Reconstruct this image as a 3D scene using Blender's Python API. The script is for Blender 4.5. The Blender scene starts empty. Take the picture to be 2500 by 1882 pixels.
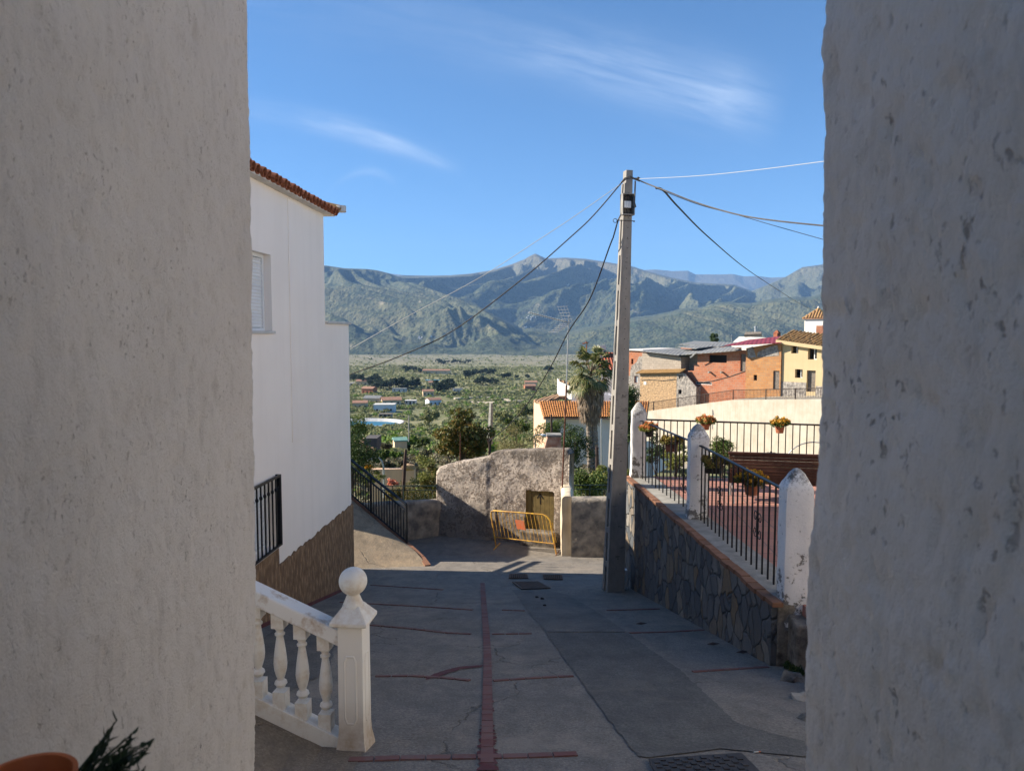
import bpy, bmesh, math, random
import numpy as np
from mathutils import Vector, Matrix
from mathutils.noise import noise as pnoise, fractal
C = bpy.context.scene.collection
sc = bpy.context.scene
R = math.radians
random.seed(7)
# ---------------------------------------------------------------- camera model (photograph is 2500 x 1882)
F = 1800.0; PITCH = R(4.0); SP, CP = math.sin(PITCH), math.cos(PITCH)
def ray(px, py):
    u = (px-1250)/F; v = (py-941)/F
    return Vector((u, CP - v*SP, -SP - v*CP))
def at(px, py, Y):
    r = ray(px, py); return r*(Y/r.y)
def hit(px, py, P, N):
    r = ray(px, py); P = Vector(P); N = Vector(N)
    return r*(P.dot(N)/r.dot(N))
def g(Y):
    if Y <= 13.85: return -1.78-.219*Y
    if Y <= 18.7: return -4.813-.183*(Y-13.85)
    return -5.70-.03*(Y-18.7)
def road(px, py, dz=0.0):
    a, b = .5, 40.0
    for _ in range(50):
        m = (a+b)/2; p = at(px, py, m)
        if p.z > g(m)+dz: a = m
        else: b = m
    return at(px, py, a)
# ---------------------------------------------------------------- objects
def tag(o, label=None, cat=None, group=None, kind=None):
    if label: o['label'] = label
    if cat: o['category'] = cat
    if group: o['group'] = group
    if kind: o['kind'] = kind
    return o
def thing(name, label, cat, loc=(0,0,0), group=None):
    o = bpy.data.objects.new(name, None); C.objects.link(o)
    o.location = loc; o.empty_display_size = .2
    return tag(o, label, cat, group)
def link(name, me, mat, parent=None, smooth=False):
    if mat is not None:
        for m in (mat if isinstance(mat, (list, tuple)) else [mat]): me.materials.append(m)
    if smooth:
        me.polygons.foreach_set('use_smooth', [True]*len(me.polygons))
    o = bpy.data.objects.new(name, me); C.objects.link(o)
    if parent is not None:
        o.parent = parent
        w = Vector((0,0,0)); p = parent
        while p is not None: w += p.location; p = p.parent
        o.location = -w
    return o
def bulk(name, V, Q, mat, parent=None, smooth=False, mi=None):
    """numpy verts (n,3), faces (m,k) -> one mesh object"""
    V = np.asarray(V, dtype=np.float32); Q = np.asarray(Q, dtype=np.int32)
    me = bpy.data.meshes.new(name); k = Q.shape[1]
    me.vertices.add(len(V)); me.vertices.foreach_set('co', V.ravel())
    me.loops.add(Q.size); me.loops.foreach_set('vertex_index', Q.ravel())
    me.polygons.add(len(Q)); me.polygons.foreach_set('loop_start', np.arange(0, Q.size, k, dtype=np.int32))
    me.polygons.foreach_set('loop_total', np.full(len(Q), k, dtype=np.int32))
    if mi is not None: me.polygons.foreach_set('material_index', np.asarray(mi, dtype=np.int32))
    me.update(calc_edges=True); me.validate()
    return link(name, me, mat, parent, smooth)
class MB:
    def __init__(s): s.v = []; s.f = []
    def add(s, vs, fs):
        n = len(s.v); s.v += [tuple(v) for v in vs]; s.f += [tuple(i+n for i in f) for f in fs]; return s
    def frame_box(s, O, X, Y, Z, a, b):
        """box from a to b in the frame O + x X + y Y + z Z"""
        O, X, Y, Z = map(Vector, (O, X, Y, Z))
        vs = [O + X*x + Y*y + Z*z for x in (a[0], b[0]) for y in (a[1], b[1]) for z in (a[2], b[2])]
        return s.add(vs, [(0,1,3,2),(4,6,7,5),(0,4,5,1),(2,3,7,6),(0,2,6,4),(1,5,7,3)])
    def box(s, a, b): return s.frame_box((0,0,0), (1,0,0), (0,1,0), (0,0,1), a, b)
    def rbox(s, c, w, d, h, rz=0):
        c = Vector(c); X = Vector((math.cos(rz), math.sin(rz), 0)); Y = Vector((-math.sin(rz), math.cos(rz), 0))
        return s.frame_box(c, X, Y, (0,0,1), (-w/2,-d/2,0), (w/2,d/2,h))
    def tube(s, pts, r, n=8, cap=True):
        pts = [Vector(p) for p in pts]
        rs = r if isinstance(r, (list, tuple)) else [r]*len(pts)
        up = None; rings = []
        for i, p in enumerate(pts):
            t = (pts[min(i+1, len(pts)-1)] - pts[max(i-1, 0)]).normalized()
            if up is None:
                up = Vector((0,0,1)) if abs(t.z) < .9 else Vector((1,0,0))
            a = t.cross(up).normalized(); b = t.cross(a).normalized(); up = -b if False else up
            if abs(t.dot(up)) > .97: up = Vector((0,1,0)) if abs(up.y) < .5 else Vector((1,0,0))
            rings.append([p + (a*math.cos(2*math.pi*k/n) + b*math.sin(2*math.pi*k/n))*rs[i] for k in range(n)])
        vs = [v for rg in rings for v in rg]; fs = []
        for i in range(len(rings)-1):
            for k in range(n):
                fs.append((i*n+k, i*n+(k+1) % n, (i+1)*n+(k+1) % n, (i+1)*n+k))
        if cap: fs += [tuple(range(n)), tuple(range((len(rings)-1)*n, len(rings)*n))]
        return s.add(vs, fs)
    def lathe(s, c, prof, n=24, sx=1, sy=1):
        """prof: list of (r, z) from bottom to top, around the vertical through c"""
        c = Vector(c); vs = []; fs = []
        for r, z in prof:
            for k in range(n):
                a = 2*math.pi*k/n; vs.append(c + Vector((r*math.cos(a)*sx, r*math.sin(a)*sy, z)))
        for i in range(len(prof)-1):
            for k in range(n): fs.append((i*n+k, i*n+(k+1) % n, (i+1)*n+(k+1) % n, (i+1)*n+k))
        fs += [tuple(range(n)), tuple(range((len(prof)-1)*n, len(prof)*n))]
        return s.add(vs, fs)
    def prism(s, pts, vec):
        """polygon pts extruded by vec"""
        n = len(pts); vec = Vector(vec); P = [Vector(p) for p in pts]
        fs = [tuple(range(n)), tuple(range(2*n-1, n-1, -1))] + [(i, (i+1) % n, n+(i+1) % n, n+i) for i in range(n)]
        return s.add(P + [p+vec for p in P], fs)
    def quad(s, *p): return s.add(p, [tuple(range(len(p)))])
    def build(s, name, mat, parent=None, smooth=False, bevel=0, seg=2, sub=0):
        me = bpy.data.meshes.new(name); me.from_pydata(s.v, [], s.f); me.update()
        bm = bmesh.new(); bm.from_mesh(me)
        bmesh.ops.recalc_face_normals(bm, faces=bm.faces); bm.to_mesh(me); bm.free()
        o = link(name, me, mat, parent, False)
        if smooth:
            me.polygons.foreach_set('use_smooth', [True]*len(me.polygons))
            me.set_sharp_from_angle(angle=R(40))
        if bevel:
            m = o.modifiers.new('bevel', 'BEVEL'); m.width = bevel; m.segments = seg; m.limit_method = 'ANGLE'
        return o
def merge(o, mb, mat):
    """add the faces of mb to object o with their own material (surface detail of the same part)"""
    me = bpy.data.meshes.new('t'); me.from_pydata(mb.v, [], mb.f); o.data.materials.append(mat); k = len(o.data.materials)-1
    bm = bmesh.new(); bm.from_mesh(o.data); n = len(bm.faces); bm.from_mesh(me); bm.faces.ensure_lookup_table()
    for f in bm.faces[n:]: f.material_index = k
    bm.to_mesh(o.data); bm.free(); return o
# ---------------------------------------------------------------- materials
def srgb(r, g_, b):
    f = lambda c: (c/255/12.92) if c/255 <= .04045 else ((c/255+.055)/1.055)**2.4
    return (f(r), f(g_), f(b), 1)
class NT:
    def __init__(s, name):
        s.m = bpy.data.materials.new(name); s.m.use_nodes = True
        s.t = s.m.node_tree; s.b = s.t.nodes['Principled BSDF']; s.n = s.t.nodes
        s.b.inputs['Specular IOR Level'].default_value = .25
        s.co = s.new('ShaderNodeTexCoord').outputs['Object']
    def new(s, k, **kw):
        n = s.n.new(k)
        for a, v in kw.items(): setattr(n, a, v)
        return n
    def L(s, a, b): s.t.links.new(a, b)
    def put(s, inp, v):
        if hasattr(v, 'is_linked') or isinstance(v, bpy.types.NodeSocket): s.L(v, inp)
        else: inp.default_value = v
    def map(s, scale=(1,1,1), rot=(0,0,0), loc=(0,0,0), co=None):
        n = s.new('ShaderNodeMapping'); s.L(co or s.co, n.inputs[0])
        n.inputs['Scale'].default_value = scale; n.inputs['Rotation'].default_value = rot; n.inputs['Location'].default_value = loc
        return n.outputs[0]
    def noise(s, scale, detail=4, rough=.55, co=None, dist=0):
        n = s.new('ShaderNodeTexNoise'); s.L(co or s.co, n.inputs['Vector'])
        n.inputs['Scale'].default_value = scale; n.inputs['Detail'].default_value = detail
        n.inputs['Roughness'].default_value = rough; n.inputs['Distortion'].default_value = dist
        return n.outputs[0]
    def vor(s, scale, feature='F1', co=None, out='Distance', rnd=1):
        n = s.new('ShaderNodeTexVoronoi', feature=feature); s.L(co or s.co, n.inputs['Vector'])
        n.inputs['Scale'].default_value = scale; n.inputs['Randomness'].default_value = rnd
        return n.outputs[out]
    def ramp(s, fac, stops, interp='LINEAR'):
        n = s.new('ShaderNodeValToRGB'); s.put(n.inputs[0], fac); e = n.color_ramp; e.interpolation = interp
        while len(e.elements) < len(stops): e.elements.new(.5)
        for el, (p, c) in zip(e.elements, stops):
            el.position = p; el.color = c if isinstance(c, (tuple, list)) else (c, c, c, 1)
        return n.outputs[0]
    def mix(s, fac, a, b, mode='MIX'):
        n = s.new('ShaderNodeMix', data_type='RGBA', blend_type=mode)
        s.put(n.inputs[0], fac); s.put(n.inputs[6], a); s.put(n.inputs[7], b); return n.outputs[2]
    def math(s, op, a, b=0, clamp=False):
        n = s.new('ShaderNodeMath', operation=op, use_clamp=clamp); s.put(n.inputs[0], a); s.put(n.inputs[1], b); return n.outputs[0]
    def sep(s, co=None):
        n = s.new('ShaderNodeSeparateXYZ'); s.L(co or s.co, n.inputs[0]); return n.outputs
    def comb(s, x, y, z=0.0):
        n = s.new('ShaderNodeCombineXYZ')
        for i, v in enumerate((x, y, z)): s.put(n.inputs[i], v)
        return n.outputs[0]
    def island(s): return s.new('ShaderNodeNewGeometry').outputs['Random Per Island']
    def bump(s, h, strength=.5, dist=.01, prev=None):
        n = s.new('ShaderNodeBump'); s.put(n.inputs['Height'], h); n.inputs['Strength'].default_value = strength
        n.inputs['Distance'].default_value = dist
        if prev: s.L(prev, n.inputs['Normal'])
        s.L(n.outputs[0], s.b.inputs['Normal']); return n.outputs[0]
    def out(s, col, rough=.85, metal=0):
        s.put(s.b.inputs['Base Color'], col); s.put(s.b.inputs['Roughness'], rough); s.b.inputs['Metallic'].default_value = metal
        return s.m
def simple(name, c, rough=.8, var=.25, scale=3, bump=(40, .3, .004), metal=0, c2=None, island=False):
    t = NT(name); c2 = c2 or tuple(x*(1-var) for x in c[:3])+(1,)
    f = t.ramp(t.noise(scale, 6, .6), [(.35, 0), (.65, 1)])
    col = t.mix(f, c, c2)
    if island:
        col = t.mix(t.math('MULTIPLY', t.island(), .55), col, tuple(x*.45 for x in c[:3])+(1,))
    if bump: t.bump(t.noise(bump[0], 4), bump[1], bump[2])
    return t.out(col, rough, metal)
def lin(r, g_, b): return (r, g_, b, 1)
def stucco(name, c, dark, scale, pit):
    t = NT(name)
    big = t.noise(1.1, 4, .6)
    col = t.mix(t.ramp(big, [(.35, 0), (.7, 1)]), c, tuple(x*.86 for x in c[:3])+(1,))
    stretched = t.map((1, 1, .72))
    pits = t.noise(scale*1.7, 4, .55, co=stretched, dist=.2)
    n = t.noise(scale*3.2, 6, .75, co=stretched)
    mask = t.math('MULTIPLY', t.ramp(pits, [(.60, 0), (.68, 1)]), t.ramp(t.noise(scale*.12, 5, .7), [(.42, .1), (.66, 1)]))
    mask2 = t.math('MULTIPLY', mask, pit)
    grime = t.ramp(t.noise(scale*.35, 8, .75, co=t.map((1,1,.5))), [(.52, 0), (.75, .35)])
    col = t.mix(mask2, col, dark)
    col = t.mix(grime, col, dark)
    col = t.mix(t.math('MULTIPLY', t.ramp(t.noise(2.6, 6, .7, co=t.map((1,1,.35))), [(.45, 0), (.75, 1)]), .4), col, tuple(x*.72 for x in c[:3])+(1,))
    h = t.math('SUBTRACT', t.math('MULTIPLY', n, 1.6), mask)
    t.bump(h, .9, .007)
    return t.out(col, .93)
M = {}
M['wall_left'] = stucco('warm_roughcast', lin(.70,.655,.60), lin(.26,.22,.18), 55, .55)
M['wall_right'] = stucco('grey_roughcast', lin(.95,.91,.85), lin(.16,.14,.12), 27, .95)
def plaster(name, c, dirt, damp=True, k=.35, bs=.25):
    t = NT(name)
    st = t.map((2.2, 2.2, .12)); streak = t.ramp(t.noise(2, 5, .6, co=st), [(.45, 0), (.8, k)])
    blot = t.ramp(t.noise(.9, 5, .6), [(.4, 0), (.75, k)])
    col = t.mix(streak, c, dirt); col = t.mix(blot, col, dirt)
    t.bump(t.noise(35, 5, .7), bs, .004)
    return t.out(col, .9)
M['white'] = plaster('white_limewash', lin(.93,.845,.75), lin(.76,.68,.59), k=.28)
M['cornice'] = simple('pale_plaster', lin(.72,.68,.62), var=.2)
M['sill'] = simple('stone_sill', lin(.60,.58,.54), var=.2)
M['render_yellow'] = plaster('yellow_render', lin(.53,.41,.235), lin(.43,.32,.18))
M['lilac'] = plaster('pale_render', lin(.72,.66,.62), lin(.55,.48,.44))
M['peach'] = plaster('peach_render', lin(.72,.47,.30), lin(.50,.34,.24), k=.6)
M['retain'] = plaster('cream_wall', lin(.47,.435,.36), lin(.31,.235,.16), k=.5)
M['iron'] = simple('black_iron', lin(.018,.02,.024), .45, .3, 8, (60,.2,.001), .3)
M['iron_brown'] = simple('brown_iron', lin(.05,.035,.028), .5, .3, 8, None, .2)
M['galv'] = simple('galvanised', lin(.42,.43,.43), .45, .2, 6, None, .6)
M['rust'] = simple('rusty_steel', lin(.16,.065,.04), .8, .5, 12, None)
M['cable_black'] = simple('black_cable', lin(.02,.02,.025), .6, .2, 5, None)
M['cable_grey'] = simple('grey_cable', lin(.12,.11,.10), .7, .4, 30, None)
M['cable_white'] = simple('white_cable', lin(.45,.45,.43), .6, .1, 5, None)
M['shutter'] = simple('white_shutter', lin(.78,.79,.78), .5, .08, 3, None)
M['glass_dark'] = simple('dark_pane', lin(.02,.025,.03), .15, .2, 2, None)
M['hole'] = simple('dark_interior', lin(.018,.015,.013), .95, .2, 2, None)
M['wood_old'] = simple('weathered_wood', lin(.22,.19,.16), .9, .5, 9)
M['wood_dark'] = simple('dark_bench_wood', lin(.085,.035,.022), .55, .4, 12, (50,.2,.002))
M['bark'] = simple('bark', lin(.13,.10,.075), .95, .5, 14, (30,.8,.02))
M['deadwood'] = simple('dead_wood', lin(.09,.06,.05), .95, .5, 14, (30,.8,.01))
M['terracotta'] = simple('terracotta', lin(.32,.11,.055), .85, .3, 12)
M['brown_pot'] = simple('brown_plastic_pot', lin(.07,.028,.02), .6, .3, 12)
M['black_pot'] = simple('black_plastic_pot', lin(.02,.02,.02), .6, .3, 12)
M['blue_pot'] = simple('grey_pot_inside', lin(.20,.22,.30), .7, .2, 12)
M['soil'] = simple('soil', lin(.03,.02,.015), .95, .3, 20)
M['yellow_paint'] = simple('yellow_painted_tube', lin(.72,.43,.05), .5, 0, 9, (80,.2,.001), c2=lin(.35,.17,.06))
M['orange_sign'] = simple('faded_orange_plate', lin(.75,.16,.05), .6, .2, 14, None, c2=lin(.55,.22,.12))
M['arrow'] = simple('black_paint', lin(.015,.012,.010), .8, .2, 9, None)
M['white_paint'] = simple('white_plate', lin(.8,.8,.76), .6, .1, 9, None)
M['fusebox'] = simple('fuse_box_inside', lin(.17,.14,.11), .8, .3, 9, None)
def baluster_mat():
    t = NT('cast_white_stone')
    z = t.sep()[2]
    stain = t.ramp(t.noise(7, 8, .75), [(.46, 0), (.72, .75)])
    col = t.mix(stain, lin(.76,.73,.66), lin(.50,.38,.24))
    t.bump(t.noise(60, 4), .15, .003)
    return t.out(col, .7)
M['caststone'] = baluster_mat()
t = NT('newel_stone')
low = t.math('MULTIPLY', t.ramp(t.sep()[2], [(0, 1), (1, 0)]), 1.0)
mr = t.new('ShaderNodeMapRange'); t.L(t.sep()[2], mr.inputs[0]); mr.inputs[1].default_value = -2.80; mr.inputs[2].default_value = -2.48; mr.inputs[3].default_value = 1; mr.inputs[4].default_value = 0
f = t.math('MULTIPLY', mr.outputs[0], t.ramp(t.noise(7, 6, .7), [(.25, .2), (.7, 1)]))
col = t.mix(f, lin(.77,.74,.67), lin(.34,.23,.13)); t.bump(t.noise(60, 4), .15, .003)
M['newel'] = t.out(col, .7)
def railstone():
    t = NT('weathered_handrail')
    m = t.ramp(t.noise(2.3, 5, .7), [(.50, 0), (.60, 1)])
    col = t.mix(m, lin(.74,.72,.67), lin(.42,.29,.17)); t.bump(t.noise(45, 5), .3, .004)
    return t.out(col, .8)
M['handrail'] = railstone()
def road_mat(name, base, tint, crack=True):
    t = NT(name)
    big = t.noise(.55, 6, .6); fine = t.noise(48, 4, .7); mid = t.noise(4, 7, .7, co=t.map((1, .5, 1)))
    col = t.mix(t.ramp(big, [(.35, 0), (.65, 1)]), base, tint)
    col = t.mix(t.ramp(mid, [(.42, 0), (.68, .65)]), col, tuple(x*.5 for x in base[:3])+(1,))
    col = t.mix(t.ramp(fine, [(.38, .6), (.6, 0)]), col, tuple(x*.4 for x in base[:3])+(1,))
    spec = t.ramp(t.vor(38), [(.10, .5), (.2, 0)]); col = t.mix(spec, col, tuple(min(1, x*1.9) for x in base[:3])+(1,))
    h = t.math('ADD', t.math('MULTIPLY', fine, .5), t.noise(12, 4))
    if crack:
        wc = t.new('ShaderNodeVectorMath', operation='ADD'); t.L(t.co, wc.inputs[0])
        ns = t.new('ShaderNodeTexNoise'); t.L(t.co, ns.inputs['Vector']); ns.inputs['Scale'].default_value = 1.6; ns.inputs['Detail'].default_value = 6
        sc_ = t.new('ShaderNodeVectorMath', operation='SCALE'); t.L(ns.outputs['Color'], sc_.inputs[0]); sc_.inputs['Scale'].default_value = .9
        t.L(sc_.outputs[0], wc.inputs[1])
        d = t.vor(.42, 'DISTANCE_TO_EDGE', co=wc.outputs[0])
        cr = t.math('MULTIPLY', t.ramp(d, [(.0018, 1), (.0050, 0)]), t.ramp(t.noise(.8, 3), [(.42, 0), (.55, 1)]))
        col = t.mix(t.math('MULTIPLY', cr, .4), col, lin(.02,.02,.02)); h = t.math('SUBTRACT', h, t.math('MULTIPLY', cr, 2))
    stn = t.ramp(t.noise(1.5, 8, .72, dist=.6), [(.50, 0), (.64, .55)]); col = t.mix(stn, col, tuple(x*.55 for x in base[:3])+(1,))
    stn2 = t.ramp(t.noise(.9, 6, .7, co=t.map((1,1,1), (0,0,0), (7,3,0))), [(.54, 0), (.68, .6)]); col = t.mix(stn2, col, tuple(x*k for x, k in zip(base[:3], (1.3,1.2,1.08)))+(1,))
    grit = t.ramp(t.vor(19), [(.05, .8), (.10, 0)]); col = t.mix(grit, col, tuple(x*.3 for x in base[:3])+(1,))
    t.bump(h, .8, .009)
    return t.out(col, .88)
M['road'] = road_mat('worn_concrete', lin(.235,.215,.19), lin(.29,.25,.20))
M['asphalt'] = road_mat('grey_patch', lin(.15,.142,.13), lin(.175,.165,.145), crack=False)
M['asphalt2'] = road_mat('light_patch', lin(.19,.175,.155), lin(.21,.19,.165), crack=False)
M['ramp'] = road_mat('tan_concrete', lin(.38,.30,.21), lin(.46,.36,.24))
t = NT('worn_red_brick')
col = t.mix(t.island(), lin(.17,.07,.062), lin(.21,.11,.095))
col = t.mix(t.ramp(t.noise(9, 7, .75), [(.46, 0), (.68, .65)]), col, lin(.17,.14,.13)); t.bump(t.noise(70, 4), .4, .004)
M['band'] = t.out(col, .85)
t = NT('red_floor_paint')
col = t.mix(t.ramp(t.noise(9, 6, .7), [(.45, 0), (.75, .6)]), lin(.12,.035,.035), lin(.13,.10,.09)); t.bump(t.noise(40, 4), .4, .004)
M['redpaint'] = t.out(col, .8)
t = NT('stone_plinth_render')   # brown chipped rendering of the plinth
st = t.map((1, 1, .4)); v = t.noise(16, 6, .75, co=st); r2 = t.vor(15, 'F1', co=st)
col = t.mix(t.ramp(v, [(.35, 0), (.65, 1)]), lin(.20,.12,.065), lin(.40,.26,.15))
col = t.mix(t.ramp(r2, [(.35, 0), (.6, .5)]), col, lin(.12,.07,.04)); t.bump(t.math('ADD', v, r2), 1.0, .03)
M['plinth'] = t.out(col, .9)
def cladding():
    t = NT('slate_cladding'); co = t.map((5.2, 5.2, 3.6))
    ns = t.new('ShaderNodeTexNoise'); t.L(t.co, ns.inputs['Vector']); ns.inputs['Scale'].default_value = 3.5; ns.inputs['Detail'].default_value = 5
    s1 = t.new('ShaderNodeVectorMath', operation='SCALE'); t.L(ns.outputs['Color'], s1.inputs[0]); s1.inputs['Scale'].default_value = .9
    a = t.new('ShaderNodeVectorMath', operation='ADD'); t.L(co, a.inputs[0]); t.L(s1.outputs[0], a.inputs[1]); w = a.outputs[0]
    e = t.vor(1, 'DISTANCE_TO_EDGE', co=w); c = t.vor(1, 'F1', co=w, out='Color')
    hs = t.sep(c)
    stone = t.ramp(hs[0], [(0, lin(.07,.078,.088)), (.45, lin(.125,.13,.135)), (.75, lin(.185,.18,.17)), (.90, lin(.21,.15,.09)), (1, lin(.26,.24,.21))])
    stone = t.mix(t.ramp(t.noise(22, 6, .7, co=t.map((1,1,.35))), [(.4, 0), (.7, .55)]), stone, lin(.06,.065,.07))
    joint = t.ramp(e, [(.008, 1), (.035, 0)])
    col = t.mix(t.math('MULTIPLY', joint, .8), stone, lin(.075,.072,.068))
    col = t.mix(t.ramp(t.noise(1.1, 6, .7), [(.5, 0), (.7, .5)]), col, lin(.15,.125,.095))
    lv = t.math('MULTIPLY', hs[1], .6)
    h = t.math('ADD', t.math('ADD', t.ramp(e, [(0, 0), (.07, 1)]), lv), t.math('MULTIPLY', t.noise(14, 6, .7), .5))
    t.bump(h, 1.0, .04)
    return t.out(col, .75)
M['clad'] = cladding()
def oldwall():
    t = NT('crumbling_plaster'); n1 = t.noise(2.6, 8, .75); n2 = t.noise(19, 7, .75); z = t.sep()[2]
    col = t.mix(t.ramp(n2, [(.42, 0), (.6, 1)]), lin(.60,.51,.42), lin(.41,.345,.285))
    hole = t.ramp(t.math('ADD', t.math('MULTIPLY', n1, .55), t.math('MULTIPLY', n2, .45)), [(.505, 0), (.545, .85)])
    col = t.mix(hole, col, lin(.20,.15,.115)); col = t.mix(t.ramp(t.noise(1.4, 6, .7), [(.52, 0), (.62, .55)]), col, lin(.30,.27,.24))
    mr = t.new('ShaderNodeMapRange'); t.L(t.math('ADD', z, t.math('MULTIPLY', n1, .9)), mr.inputs[0])
    mr.inputs[1].default_value = -4.65; mr.inputs[2].default_value = -4.2; mr.inputs[3].default_value = 1; mr.inputs[4].default_value = 0
    col = t.mix(t.ramp(n1, [(.565, 0), (.59, .8)]), col, lin(.25,.215,.185))
    col = t.mix(t.math('MULTIPLY', mr.outputs[0], .75), col, lin(.17,.145,.12))
    mt = t.new('ShaderNodeMapRange'); t.L(t.math('ADD', z, t.math('MULTIPLY', n2, .5)), mt.inputs[0])
    mt.inputs[1].default_value = -3.35; mt.inputs[2].default_value = -3.05; mt.inputs[3].default_value = 0; mt.inputs[4].default_value = 1
    col = t.mix(t.math('MULTIPLY', mt.outputs[0], .7), col, lin(.12,.10,.08))
    t.bump(t.math('SUBTRACT', t.math('ADD', t.math('MULTIPLY', n2, .6), t.math('MULTIPLY', t.noise(40, 4), .5)), t.math('MULTIPLY', hole, 1.0)), .9, .018)
    return t.out(col, .95)
M['oldwall'] = oldwall()
def dirtywhite(name='flaking_whitewash', c=lin(.74,.72,.69), z0=-2.75, z1=-2.2):
    t = NT(name); n1 = t.noise(6, 8, .75); z = t.sep()[2]
    mr = t.new('ShaderNodeMapRange'); t.L(z, mr.inputs[0]); mr.inputs[1].default_value = z0; mr.inputs[2].default_value = z1; mr.inputs[3].default_value = .13; mr.inputs[4].default_value = 0
    flake = t.ramp(t.math('ADD', n1, mr.outputs[0]), [(.60, 0), (.635, 1)])
    mr2 = t.new('ShaderNodeMapRange'); t.L(z, mr2.inputs[0]); mr2.inputs[1].default_value = -1.62; mr2.inputs[2].default_value = -1.36; mr2.inputs[3].default_value = 0; mr2.inputs[4].default_value = .22
    top = t.ramp(t.math('ADD', t.noise(24, 8, .8), mr2.outputs[0]), [(.58, 0), (.70, .7)])
    col = t.mix(t.ramp(t.noise(3, 4), [(.4, 0), (.7, .35)]), c, tuple(x*.72 for x in c[:3])+(1,))
    col = t.mix(flake, col, lin(.20,.185,.165)); col = t.mix(top, col, lin(.13,.125,.11))
    t.bump(t.math('SUBTRACT', t.noise(30, 5, .7), t.math('MULTIPLY', flake, 1.2)), .6, .008)
    return t.out(col, .92)
M['post'] = dirtywhite()
t = NT('pole_concrete')
col = t.mix(t.ramp(t.noise(5, 7, .7, co=t.map((1,1,.5))), [(.4, 0), (.7, 1)]), lin(.29,.27,.24), lin(.19,.18,.165))
col = t.mix(t.ramp(t.noise(2.2, 6, .8, co=t.map((1,1,3))), [(.60, 0), (.63, .6)]), col, lin(.08,.07,.06)); t.bump(t.noise(45, 5), .5, .005)
M['pole'] = t.out(col, .9)
t = NT('dirty_cement')
col = t.mix(t.ramp(t.noise(5, 7, .7), [(.4, 0), (.62, 1)]), lin(.25,.215,.17), lin(.07,.06,.05)); t.bump(t.noise(30, 5), .6, .008)
M['cement'] = t.out(col, .9)
M['cement_light'] = simple('cement_cap', lin(.33,.315,.28), .9, .35, 6, (40,.5,.006))
M['lowwall'] = simple('stained_low_wall', lin(.42,.36,.28), .95, .3, 3.4, (16,.9,.02), c2=lin(.13,.12,.11))
M['capbrick'] = simple('orange_cap_brick', lin(.30,.15,.09), .85, .3, 14, (50,.4,.004), island=True)
def bricks(name, c1, c2, mortar, s=1.0, rot=0):
    """hollow bricks on a wall; the horizontal axis is taken along the wall"""
    t = NT(name); x, y, z = t.sep()
    h = t.math('SUBTRACT', t.math('MULTIPLY', x, math.cos(rot)), t.math('MULTIPLY', y, math.sin(rot)))
    b = t.new('ShaderNodeTexBrick'); t.L(t.comb(h, z), b.inputs['Vector'])
    b.inputs['Scale'].default_value = 1; b.inputs['Brick Width'].default_value = .55*s; b.inputs['Row Height'].default_value = .3*s
    b.inputs['Mortar Size'].default_value = .02; b.inputs['Color1'].default_value = c1; b.inputs['Color2'].default_value = c2; b.inputs['Mortar'].default_value = mortar
    col = t.mix(t.ramp(t.noise(1.3, 6, .65), [(.42, 0), (.66, .55)]), b.outputs[0], mortar)
    col = t.mix(t.ramp(t.noise(7, 5, .7), [(.5, 0), (.7, .35)]), col, tuple(v*.45 for v in c1[:3])+(1,))
    t.bump(t.math('SUBTRACT', t.noise(6, 4), b.outputs[1]), .5, .03)
    return t.out(col, .9)
RV = R(-46)
M['brick_red'] = bricks('red_brick', lin(.43,.155,.075), lin(.33,.115,.06), lin(.36,.22,.15), rot=-RV)
M['brick_orange'] = bricks('ochre_brick', lin(.47,.23,.085), lin(.36,.16,.06), lin(.33,.21,.12), rot=-RV)
M['block_grey'] = bricks('grey_block', lin(.42,.36,.29), lin(.34,.29,.235), lin(.30,.25,.2), rot=-RV)
M['rubble_grey'] = simple('grey_rubble', lin(.40,.36,.31), .95, .4, 3.2, (5,1,.12), c2=lin(.17,.155,.14))
M['rubble_peach'] = simple('peach_rubble', lin(.50,.33,.18), .95, .4, 4.5, (5,1,.12), c2=lin(.30,.21,.125))
def tiles(name, ca, cb, period, rot, rough=.9):
    t = NT(name); co = t.map((1,1,1), (0,0,rot)); x, y, z = t.sep(co)
    w = t.math('SINE', t.math('MULTIPLY', x, 2*math.pi/period)); rw = t.math('FRACT', t.math('MULTIPLY', y, 1/(period*1.4)))
    col = t.mix(t.ramp(t.noise(1.7/period*.3, 5, .7), [(.4, 0), (.65, 1)]), ca, cb)
    col = t.mix(t.ramp(w, [(0, .75), (.35, 0)]), col, tuple(v*.25 for v in ca[:3])+(1,))
    t.bump(t.math('ADD', w, t.math('MULTIPLY', rw, .6)), 1, period*.25)
    return t.out(col, rough)
M['tile_old'] = tiles('old_clay_tiles', lin(.42,.25,.14), lin(.22,.15,.10), .45, .2)
M['tile_red'] = tiles('red_clay_tiles', lin(.46,.13,.07), lin(.36,.10,.06), .4, 0)
M['tile_far'] = simple('far_clay_roof', lin(.40,.225,.15), .9, .35, 1.2, None)
M['tile_geo'] = simple('barrel_tile', lin(.42,.15,.075), .85, .35, 7, (40,.4,.004), island=True)
M['tile_ochre'] = simple('ochre_barrel_tile', lin(.50,.30,.12), .85, .4, 7, (40,.4,.004), island=True)
def corr(name, c, c2, rot):
    t = NT(name); co = t.map((1,1,1), (0,0,rot)); w = t.math('SINE', t.math('MULTIPLY', t.sep(co)[0], 2*math.pi/.45))
    col = t.mix(t.ramp(t.noise(1.2, 5, .7), [(.4, 0), (.7, 1)]), c, c2)
    t.bump(w, .5, .03); return t.out(col, .75)
M['corrugated'] = corr('grey_sheet', lin(.24,.245,.24), lin(.15,.15,.145), R(20))
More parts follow.
